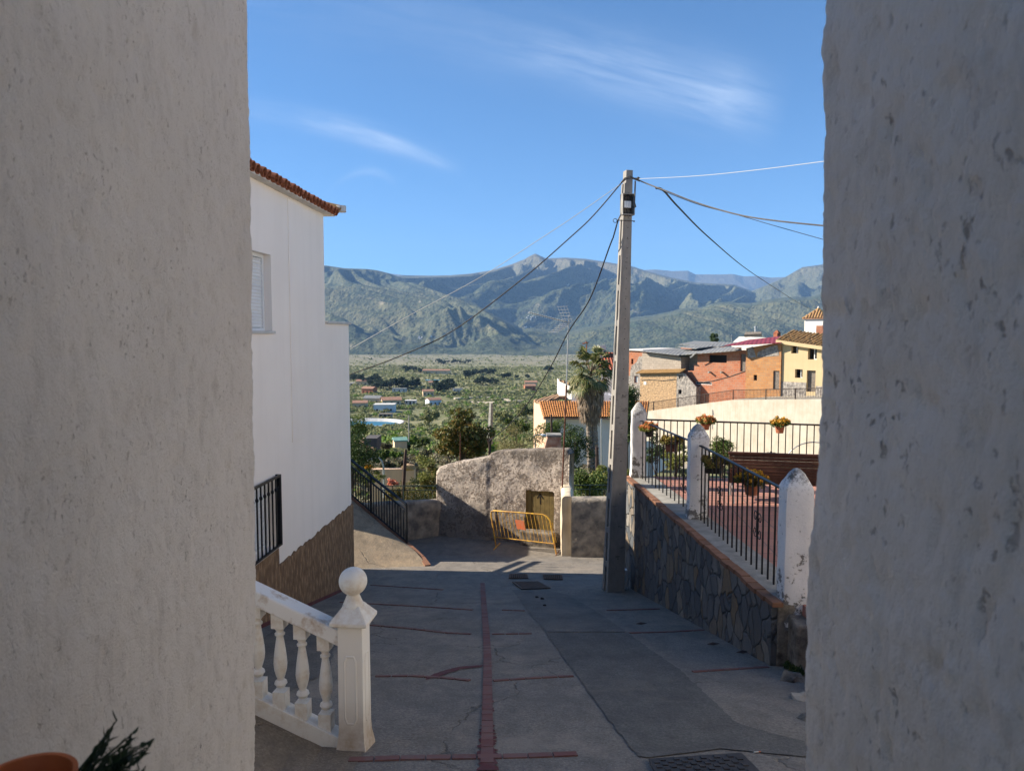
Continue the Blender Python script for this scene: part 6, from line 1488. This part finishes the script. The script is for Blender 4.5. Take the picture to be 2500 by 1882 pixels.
# ---------------------------------------------------------------- things in the valley
def boxhouse(name, label, cat, c, w, dp, h, wall, roof, rz=0, gable=True, rh=None, windows=3, group=None):
    T = thing(name, label, cat, c, group); X = Vector((math.cos(rz), math.sin(rz), 0)); Y = Vector((-X.y, X.x, 0)); rh = rh or dp*.17; c = Vector(c)
    m = MB()
    P = lambda a, b, z: c + X*a + Y*b + Vector((0,0,z))
    if gable:
        m.add([P(-w/2,-dp/2,-2),P(w/2,-dp/2,-2),P(w/2,dp/2,-2),P(-w/2,dp/2,-2),P(-w/2,-dp/2,h),P(w/2,-dp/2,h),P(w/2,dp/2,h),P(-w/2,dp/2,h),P(-w/2,0,h+rh),P(w/2,0,h+rh)],[(0,1,5,4),(2,3,7,6),(1,2,6,9,5),(3,0,4,8,7)])
    else: m.frame_box(c, X, Y, (0,0,1), (-w/2,-dp/2,-2), (w/2,dp/2,h))
    m.build('wall', wall, T); m = MB(); o = min(.4, w*.07)
    if gable:
        k = rh/(dp/2)
        m.prism([P(-w/2-o,-dp/2-o,h-o*k+.02),P(w/2+o,-dp/2-o,h-o*k+.02),P(w/2+o,0,h+rh+.02),P(-w/2-o,0,h+rh+.02)],(0,0,.18)); m.prism([P(-w/2-o,dp/2+o,h-o*k+.02),P(w/2+o,dp/2+o,h-o*k+.02),P(w/2+o,.0,h+rh+.02),P(-w/2-o,.0,h+rh+.02)],(0,0,.18))
    else: m.frame_box(c, X, Y, (0,0,1), (-w/2-.2,-dp/2-.2,h), (w/2+.2,dp/2+.2,h+.25))
    m.build('roof', roof, T)
    for i in range(windows):
        a = -w/2+w*(i+.5)/windows; m = MB(); isd = i == windows//2
        m.frame_box(c, X, Y, (0,0,1), (a-.5,-dp/2-.05,.1 if isd else 1.0), (a+.5,-dp/2+.02,2.1)); m.build('door' if isd else 'window', M['hole'], T)
    return T
VH = [ # px, base py, width px, depth m, height, wall, roof, rot, gable, label
 (902,960,30,9,4.0,'house_orange','tile_far',-.3,True,'small orange red house on its own, left of the dark pine belt'),
 (898,972,1,0,0,None,None,0,0,''),
 (912,985,40,10,3.6,'house_cream','corrugated',-.15,True,'long pale grey roofed shed below the small orange red house'),
 (880,998,34,10,3.6,'house_cream','tile_far',.1,True,'orange roofed cream house nearest the white house corner, above the reservoir'),
 (955,988,46,9,3.2,'house_cream','tile_far',.25,True,'low farmhouse with a pinkish tiled roof, in the middle of the valley houses'),
 (1003,988,26,6,2.6,'house_white','cornice',0,False,'small white flat building between the pinkish roofed farmhouse and the bluish white house'),
 (1058,990,32,10,4.4,'house_blue','tile_far',.5,True,'bluish white gabled house right of the row, in the middle of the valley'),
 (940,1006,50,12,4.2,'house_blue','house_white',.05,False,'white flat roofed building just above the reservoir'),
 (942,1022,30,5,2.2,'cement_light','cement',.0,False,'low grey hut on the bank above the reservoir'),
 (976,957,34,6,3.0,'house_white','corrugated',0,False,'long pale roofed greenhouse below the dark pine belt'),
 (1045,966,26,8,3.4,'house_cream','tile_far',.2,True,'cream house with a tiled roof left of the round dark pine clump base'),
 (1118,960,24,8,3.4,'house_white','corrugated',.1,False,'white flat house right of the round dark pine clump'),
 (1066,912,66,9,4.0,'house_cream','tile_far',-.03,True,'very long pinkish roofed barn far out on the plain'),
 (858,942,16,8,4.0,'house_white','house_white',.1,False,'white house at the far left edge of the valley, touching the white house corner'),
 (884,941,26,8,4.0,'house_cream','tile_far',.1,True,'cream and orange house left of the pine belt, beside the far left white house'),
 (1056,941,18,8,3.2,'house_cream','tile_far',.1,True,'small tiled house between the far pool and the round pine clump'),
 (1296,942,30,8,3.6,'house_cream','tile_far',.0,True,'upper of two pink roofed houses left of the antenna mast'),
 (1293,953,26,8,3.6,'house_orange','tile_far',.15,True,'lower of two pink roofed houses left of the antenna mast'),
]
for px, py, wpx, dp, h, wm, rm, rot, gb, lb in VH:
    if not wm: continue
    p = ground(px, py); w = wpx/F*p.y*1.0
    boxhouse('valley_house', lb, 'house', p, w, min(dp, w*.8), min(h, w*.45), M[wm], M[rm], rot, gb, group='houses scattered in the valley')
p = ground(872,1098); T = boxhouse('brick_shed', 'brick shed with dark grey end wall below the reservoir, at the white house corner', 'shed', Vector((at(866,1100,75).x,75,vz(0,75)+.2)), 4.4, 4, 1.9, M['brick_red'], M['tile_old'], .2, False, windows=0)
m = MB(); a = at(889,1107,72); b = at(920,1070,72); m.box((a.x,72,a.z-3),(b.x,74.5,b.z)); m.build('grey_wall', simple('dark_render', lin(.11,.10,.095), .9, .2, 3), T)
p = Vector((at(905,1118,66).x,66,at(905,1118,66).z)); m = MB(); m.prism([at(888,1106,66),at(908,1103,66),at(918,1093,69),at(893,1088,69)],(0,0,-.2)); m.build('tile_lean_to', M['tile_old'], T)
p = at(976,1068,95); T = boxhouse('green_roofed_hut', 'hut with a pale green sheet roof on the slope right of the brick shed', 'hut', p-Vector((0,0,1.2)), 1.6, 1.6, .8, M['house_cream'], M['greenroof'], .3, True, windows=0)
# reservoir: bank, rim, water
px0, py0, pz0 = POOL
def stadium(a, b, n=48): return [(px0+math.copysign(abs(math.cos(t))**.55, math.cos(t))*a, py0+math.copysign(abs(math.sin(t))**.8, math.sin(t))*b) for t in [2*math.pi*k/n for k in range(n)]]
T = thing('reservoir', 'blue irrigation reservoir with a white rim on a low bank', 'reservoir', (px0, py0, pz0-1.5))
def ringm(name, prof, mat):
    m = MB(); rg = [[Vector((x,y,pz0+z)) for x, y in stadium(a, b)] for a, b, z in prof]; n = 48
    m.add([v for q in rg for v in q], [(i*n+k, i*n+(k+1)%n, (i+1)*n+(k+1)%n, (i+1)*n+k) for i in range(len(rg)-1) for k in range(n)]); return m.build(name, mat, T)
RX = at(977,1036,py0).x-px0
ringm('bank', [(RX+6,22,-3.5),(RX+2.2,17,1.1),(RX+1.4,15.8,1.1)], simple('bank_earth', lin(.22,.19,.12), .95, .3, .3, None))
ringm('rim', [(RX+1.4,15.8,1.1),(RX+1.35,15.7,1.25),(RX+.5,14.8,1.25),(RX-.8,12.5,-1.5)], M['house_white'])
m = MB(); m.add([Vector((x,y,pz0)) for x, y in stadium(RX+.3,14.2)], [tuple(range(48))]); m.build('water', M['water'], T)
p = ground(1060,929); m = MB(); m.box((p.x-11,p.y-8,p.z-.5),(p.x+11,p.y+8,p.z+.6)); o = m.build('far_pool', M['house_white']); tag(o, 'small far blue pool above the round pine clump', 'pool')
m = MB(); m.box((p.x-10,p.y-7,p.z+.6),(p.x+10,p.y+7,p.z+.64)); q = m.build('water', M['water']); q.parent = o
# pines: dark belts and clumps, each tree its own object; crowns are shared between copies
protos = []
for s in range(4):
    T = thing('pine_tree', 'dark pine standing in the valley', 'pine tree', (0,0,0), 'dark pines in the valley'); w = 1.0+.25*s
    cl = clumps((0,0,5.2), (3.0*w,3.0*w,3.2), 22, 50+s, .25, .42)
    leaves('crown', cl, 1500, .75, M['leaf_pine'], T, 60+s); m = MB(); m.tube([(0,0,-1),(0,0,6)], [.35,.2], 6); m.build('trunk', M['bark'], T); protos.append(T)
used = [0]*4
def copyt(src, loc, s, rz, label, sz=None):
    k = src; o = k.copy(); C.objects.link(o); o.location = loc; o.scale = (s, s, s*(sz or 1)); o.rotation_euler = (0,0,rz); o['label'] = label
    for ch in k.children:
        c = ch.copy(); C.objects.link(c); c.parent = o; c.location = (0,0,0)
    return o
for T in protos:
    for ch in T.children: ch.location = (0,0,0)
BELTS = [ # x0, x1, base y0, y1, count, size, phrase
 (846,925,932,944,12,1.05,'in the dark clump beside the white house corner'),
 (905,1022,948,953,20,1.05,'in the long dark pine belt above the small orange red house'),
 (1062,1108,950,963,11,1.1,'in the round dark pine clump in mid valley'),
 (985,1030,905,913,8,.9,'in the clump left of the very long barn'),
 (1068,1090,886,893,5,1.2,'in the left half of the farthest pine row'),(1092,1148,886,890,8,1.1,'in the right half of the farthest pine row'),
 (1138,1206,914,918,12,1.0,'in the dark belt right of the far pool'),(1132,1156,922,926,5,1.0,'in the small group below the right hand belt'),(1160,1216,938,941,10,.95,'in the lower belt right of the round clump'),
 (1224,1244,925,928,3,.9,'among three pines in open land'),(1258,1262,926,928,1,.8,'alone in open land left of the mast'),(1284,1292,926,928,2,.8,'in a pair just left of the mast'),(1328,1352,905,912,5,.9,'in a loose row near the mast'),
]
r = random.Random(9); first = True; idx = 0
for x0, x1, y0, y1, n, s, ph in BELTS:
    for k in range(n):
        f = (k+.5)/n; p = ground(x0+(x1-x0)*f+r.uniform(-2,2), r.uniform(y0, y1)); sc_ = s*r.uniform(.75,1.2)
        lb = 'dark pine '+ph if n == 1 else 'dark pine '+ph
        if idx < 4: T = protos[idx]; T.location = p; T.scale = (sc_,)*3; T['label'] = lb; o = T
        else: o = copyt(protos[idx % 4], p, sc_, r.uniform(0,6), lb, r.uniform(.85,1.15))
        o['group'] = 'pines '+ph; idx += 1
# nearer individual bushes on the slope
BS = [(945,1102,985,1118,60,'leaf_bright','bright green round bush on the slope left of the wooden stake'),(905,1098,960,1128,55,'leaf_mid','green bush on the slope behind the street lamp'),
 (985,1085,1003,1100,95,'leaf_dark','dark bush right of the green roofed hut'),(1000,1062,1018,1090,95,'leaf_bright','tall bright green tree above the green roofed hut'),(955,1066,985,1084,105,'leaf_bright','sunny green shrub left of the green roofed hut') ,
 (1010,1068,1060,1092,100,'leaf_mid','wide green bush right of the bright tree, below the valley'),(925,1080,965,1100,70,'leaf_scrub','brown green scrub bush above the bright round bush'),
 (1018,1095,1058,1130,50,'leaf_scrub','dry brownish bush right of the wooden stake'),(960,1118,1010,1150,45,'leaf_scrub','greyish brown scrub beside the wooden stake top'),(925,1120,968,1150,42,'leaf_scrub','dull scrub just right of the street lamp'),
 (1020,1000,1075,1040,150,'leaf_olive','grey green tree above the bright tree, mid slope'),(1200,1000,1260,1035,120,'leaf_olive','grey green tree right of the concrete pylon'),(1260,985,1310,1020,130,'leaf_olive','grey green tree left of the peach gable wall'),(1225,1020,1300,1060,70,'leaf_mid','green bush behind the wispy bush')]
for i, (x0, y0, x1, y1, d, mt, lb) in enumerate(BS):
    ptree('hillside_bush', lb, 'bush', x0, y0, x1, y1, d, (x1-x0)/F*d/2, 1900, .0022*d+.06, mt, 100+i, ncl=16, trunk=.04)
# ground cover: olive groves, scrub and grass (uncountable)
def cover(name, n, dmin, dmax, umin, umax, smin, smax, mat, seed, quads, qs, skip=None, hz=.8):
    r = np.random.RandomState(seed); d = np.sqrt(r.uniform(dmin**2, dmax**2, n)) if 1 else 0; u = r.uniform(umin, umax, n); x = u*d
    keep = pn(x/35, d/35, seed)+r.uniform(-.3,.5,n) > 0
    keep &= ~((np.abs(x-POOL[0]) < 50) & (np.abs(d-POOL[1]) < 32)); keep &= ~((x > 8) & (d < 92) & (x > .10*d)); keep &= ~((np.abs(x-4) < 7) & (d > 50) & (d < 80))
    x = x[keep]; d = d[keep]; n = len(x); s = r.uniform(smin, smax, n)*r.choice([.6,1,1,1.25], n); z = valley(x, d)
    dirn = r.normal(size=(n, quads, 3)); dirn /= np.linalg.norm(dirn, axis=2)[...,None]; dirn[...,2] = np.abs(dirn[...,2])*.9-.1
    P = np.stack([x, d, z+s*.35], -1)[:,None,:] + dirn*s[:,None,None]*np.array([1,1,hz])*r.uniform(.55,1,(n,quads,1))
    a = r.normal(size=(n,quads,3))+dirn*.3; a /= np.linalg.norm(a,axis=2)[...,None]; b = np.cross(a, dirn+r.normal(size=dirn.shape)*.4); b /= np.linalg.norm(b,axis=2)[...,None]
    k = (s[:,None,None]*qs)*r.uniform(.6,1.3,(n,quads,1)); A = a*k; B = b*k*.8
    V = np.stack([P-A, P+B, P+A, P-B], 2).reshape(-1,3); o = bulk(name, V, np.arange(len(V)).reshape(-1,4), mat)
    return tag(o, kind='stuff')
lbl = lambda o, l, c: tag(o, l, c)
lbl(cover('olive_grove', 6500, 85, 560, -.30, .30, .9, 2.0, M['leaf_olive'], 1, 60, .24), 'grey green olive trees filling the near valley floor', 'olive grove')
lbl(cover('green_orchard', 2300, 85, 600, -.30, .30, .9, 1.9, M['leaf_bright'], 2, 50, .24), 'brighter green orchard trees among the olives', 'orchard')
lbl(cover('far_olive_grove', 15000, 520, 1300, -.32, .32, 1.2, 2.4, M['leaf_olive'], 3, 14, .42), 'olive groves dotting the middle of the valley', 'olive grove')
lbl(cover('far_scrub', 5200, 1200, 2700, -.34, .45, 1.5, 3.4, M['leaf_olive'], 4, 8, .5), 'sparse scrub dotting the far plain', 'scrub')
lbl(cover('slope_scrub', 1500, 31, 95, -.34, .12, .35, 1.0, M['leaf_scrub'], 5, 60, .16), 'dry scrub on the slope below the street', 'scrub')
lbl(cover('slope_grass', 2600, 23, 90, -.34, .16, .18, .45, M['leaf_bright'], 6, 26, .22, hz=.5), 'green grass and weeds on the slope below the street', 'grass')
# valley roads
def lane(px):
    P = [ground(*p) for p in px]; m = MB()
    for a, b in zip(P, P[1:]):
        n = max(1, int((b-a).length/8))
        for i in range(n):
            p, q = a.lerp(b, i/n), a.lerp(b, (i+1)/n); t = (q-p).normalized(); s = Vector((t.y,-t.x,0))*1.8
            z = lambda v: Vector((v.x, v.y, vz(v.x, v.y)+.9)); m.prism([z(p-s),z(q-s),z(q+s),z(p+s)], (0,0,-1.5))
    return tag(m.build('dirt_track', simple('pale_track', lin(.50,.44,.35), .95, .2, .2, None)), kind='structure')
lane([(1150,983),(1220,984),(1290,978),(1370,980)]); lane([(1110,975),(1180,972),(1260,980)])
# white hamlets on the mountain
def mground(px, py):
    D = np.linspace(2900, 9000, 2400); r_ = ray(px, py); X = r_.x/r_.y*D; Z = r_.z/r_.y*D; H = mountains(X, D); k = np.argmax(H > Z); return Vector((X[k], D[k], H[k])) if (H > Z).any() else None
m = MB(); r = random.Random(2)
for cx, cy, n, sp in ((1290,776,12,8),(1286,800,5,7),(1022,823,5,10),(1052,822,2,4),(1395,696,2,6)):
    for k in range(n):
        p = mground(cx+r.gauss(0,sp*.9), cy+r.gauss(0,2.2))
        if p: m.rbox(p-Vector((0,0,8)), r.uniform(5,9), 7, r.uniform(10,12), r.uniform(-.5,.5))
o = m.build('distant_hamlets', M['house_white']); tag(o, 'tiny white hamlets on the mountain slopes', 'hamlet', kind='stuff')
# ---------------------------------------------------------------- light, air, camera
w = bpy.data.worlds.new('World'); sc.world = w; w.use_nodes = True; nt = w.node_tree; bg = nt.nodes['Background']
sky = nt.nodes.new('ShaderNodeTexSky'); sky.sky_type = 'NISHITA'; sky.sun_disc = False
SUN = Vector((-1, .14, .545)).normalized(); EL = math.asin(SUN.z); AZ = math.atan2(SUN.x, SUN.y)
sky.sun_elevation = EL; sky.sun_rotation = AZ; sky.altitude = 2500; sky.air_density = 1.0; sky.dust_density = .3; sky.ozone_density = 5.0
tc = nt.nodes.new('ShaderNodeTexCoord')
def wn(k, **kw):
    n = nt.nodes.new(k)
    for a, v in kw.items(): setattr(n, a, v)
    return n
def wm(op, a, b=0, c=None):
    n = wn('ShaderNodeMath', operation=op)
    for i, v in enumerate((a, b, c)):
        if v is None: continue
        if isinstance(v, (int, float)): n.inputs[i].default_value = v
        else: nt.links.new(v, n.inputs[i])
    return n.outputs[0]
sp = wn('ShaderNodeSeparateXYZ'); nt.links.new(tc.outputs['Generated'], sp.inputs[0])
# direction -> slopes relative to straight ahead: s = x/y, e = z/y
S_ = wm('DIVIDE', sp.outputs[0], wm('MAXIMUM', sp.outputs[1], .05)); E_ = wm('DIVIDE', sp.outputs[2], wm('MAXIMUM', sp.outputs[1], .05))
def cirrus(A, B, w0, w1, peak, pw, gain, seed):
    """feathery streak from direction of pixel A to pixel B; w = half width, peak = position of the densest part"""
    a = ray(*A); b = ray(*B); a = (a.x/a.y, a.z/a.y); b = (b.x/b.y, b.z/b.y); L = math.hypot(b[0]-a[0], b[1]-a[1]); c, s = (b[0]-a[0])/L, (b[1]-a[1])/L
    x = wm('SUBTRACT', S_, a[0]); y = wm('SUBTRACT', E_, a[1])
    t = wm('DIVIDE', wm('ADD', wm('MULTIPLY', x, c), wm('MULTIPLY', y, s)), L); v = wm('SUBTRACT', wm('MULTIPLY', y, c), wm('MULTIPLY', x, s))
    v = wm('ADD', v, wm('MULTIPLY', wm('MULTIPLY', t, wm('SUBTRACT', t, 1)), .05))
    cb = wn('ShaderNodeCombineXYZ'); nt.links.new(wm('MULTIPLY', t, 2.2*L/.5), cb.inputs[0]); nt.links.new(wm('MULTIPLY', v, 34), cb.inputs[1]); cb.inputs[2].default_value = seed
    no = wn('ShaderNodeTexNoise'); nt.links.new(cb.outputs[0], no.inputs['Vector']); no.inputs['Scale'].default_value = 1.5; no.inputs['Detail'].default_value = 8; no.inputs['Roughness'].default_value = .6; no.inputs['Distortion'].default_value = .5
    cb2 = wn('ShaderNodeCombineXYZ'); nt.links.new(wm('MULTIPLY', t, 3*L/.5), cb2.inputs[0]); nt.links.new(wm('MULTIPLY', v, 10), cb2.inputs[1]); cb2.inputs[2].default_value = seed+7
    n2 = wn('ShaderNodeTexNoise'); nt.links.new(cb2.outputs[0], n2.inputs['Vector']); n2.inputs['Scale'].default_value = 1.2; n2.inputs['Detail'].default_value = 4
    hw_ = wm('ADD', w0, wm('MULTIPLY', t, w1-w0)); q = wm('DIVIDE', v, hw_); g1 = wm('POWER', 2.718, wm('MULTIPLY', wm('MULTIPLY', q, q), -1.0))
    ta = wm('DIVIDE', wm('SUBTRACT', t, peak), pw); g2 = wm('POWER', 2.718, wm('MULTIPLY', wm('MULTIPLY', ta, ta), -1.0))
    end = wn('ShaderNodeMapRange'); nt.links.new(t, end.inputs[0]); end.inputs[1].default_value = 1.03; end.inputs[2].default_value = .9; end.inputs[3].default_value = 0; end.inputs[4].default_value = 1
    f = wm('MULTIPLY', wm('MULTIPLY', g1, g2), wm('MULTIPLY', wm('SUBTRACT', no.outputs[0], .22), wm('ADD', n2.outputs[0], .15)))
    f = wm('MULTIPLY', f, end.outputs[0]); return wm('MAXIMUM', wm('MULTIPLY', f, gain), 0)
cl = wm('ADD', cirrus((820,20),(1890,280), .030, .040, .82, .46, 1.7, 1), cirrus((560,265),(1125,412), .016, .010, .62, .45, 1.9, 4))
cl = wm('ADD', cl, cirrus((560,-10),(1700,230), .06, .05, .35, .5, .25, 9)); cl = wm('ADD', cl, cirrus((850,430),(970,452), .006, .006, .4, .5, .8, 12))
cl = wm('MINIMUM', cl, .62)
mx = wn('ShaderNodeMix', data_type='RGBA'); nt.links.new(cl, mx.inputs[0]); 
tint = wn('ShaderNodeMix', data_type='RGBA', blend_type='MULTIPLY'); tint.inputs[0].default_value = 1; nt.links.new(sky.outputs[0], tint.inputs[6]); tint.inputs[7].default_value = (.66,.93,1.02,1)
nt.links.new(tint.outputs[2], mx.inputs[6]); mx.inputs[7].default_value = (4.6,5.4,6.6,1)
nt.links.new(mx.outputs[2], bg.inputs[0]); bg.inputs[1].default_value = .067
sl = bpy.data.lights.new('sun', 'SUN'); sl.energy = 5.0; sl.angle = R(.5); sl.color = (1, .90, .76); so = bpy.data.objects.new('sun', sl); C.objects.link(so)
so.rotation_euler = SUN.to_track_quat('Z', 'Y').to_euler(); so.location = (-20, 0, 20)
hz = MB(); hz.box((-19500,-60,-170), (19500,14700,1750)); ho = hz.build('haze', None); tag(ho, 'thin blue haze filling the valley air', 'haze', kind='stuff')
hm = bpy.data.materials.new('haze'); hm.use_nodes = True; hn = hm.node_tree; hn.nodes.remove(hn.nodes['Principled BSDF']); pv = hn.nodes.new('ShaderNodeVolumePrincipled')
pv.inputs['Color'].default_value = (.32,.57,1,1); pv.inputs['Density'].default_value = 5.8e-5; pv.inputs['Anisotropy'].default_value = 0.0
hn.links.new(pv.outputs[0], hn.nodes['Material Output'].inputs['Volume']); ho.data.materials.append(hm)
cam = bpy.data.cameras.new('camera'); co = bpy.data.objects.new('camera', cam); C.objects.link(co); co.rotation_euler = (R(90)-PITCH, 0, 0)
cam.sensor_width = 36; cam.lens = 36*F/2500; cam.clip_start = .02; cam.clip_end = 60000
cam.dof.use_dof = True; cam.dof.focus_distance = 9.0; cam.dof.aperture_fstop = 7.5
sc.camera = co
sc.view_settings.view_transform = 'Standard'; sc.view_settings.look = 'None'; sc.view_settings.exposure = 1.4; sc.view_settings.gamma = 1
sc.render.engine = 'CYCLES'; cy = sc.cycles; cy.use_denoising = True; cy.max_bounces = 6; cy.diffuse_bounces = 4; cy.volume_bounces = 0; cy.transparent_max_bounces = 6; cy.caustics_reflective = False; cy.caustics_refractive = False
cy.use_adaptive_sampling = True; cy.adaptive_threshold = .01; cy.sample_clamp_indirect = 6
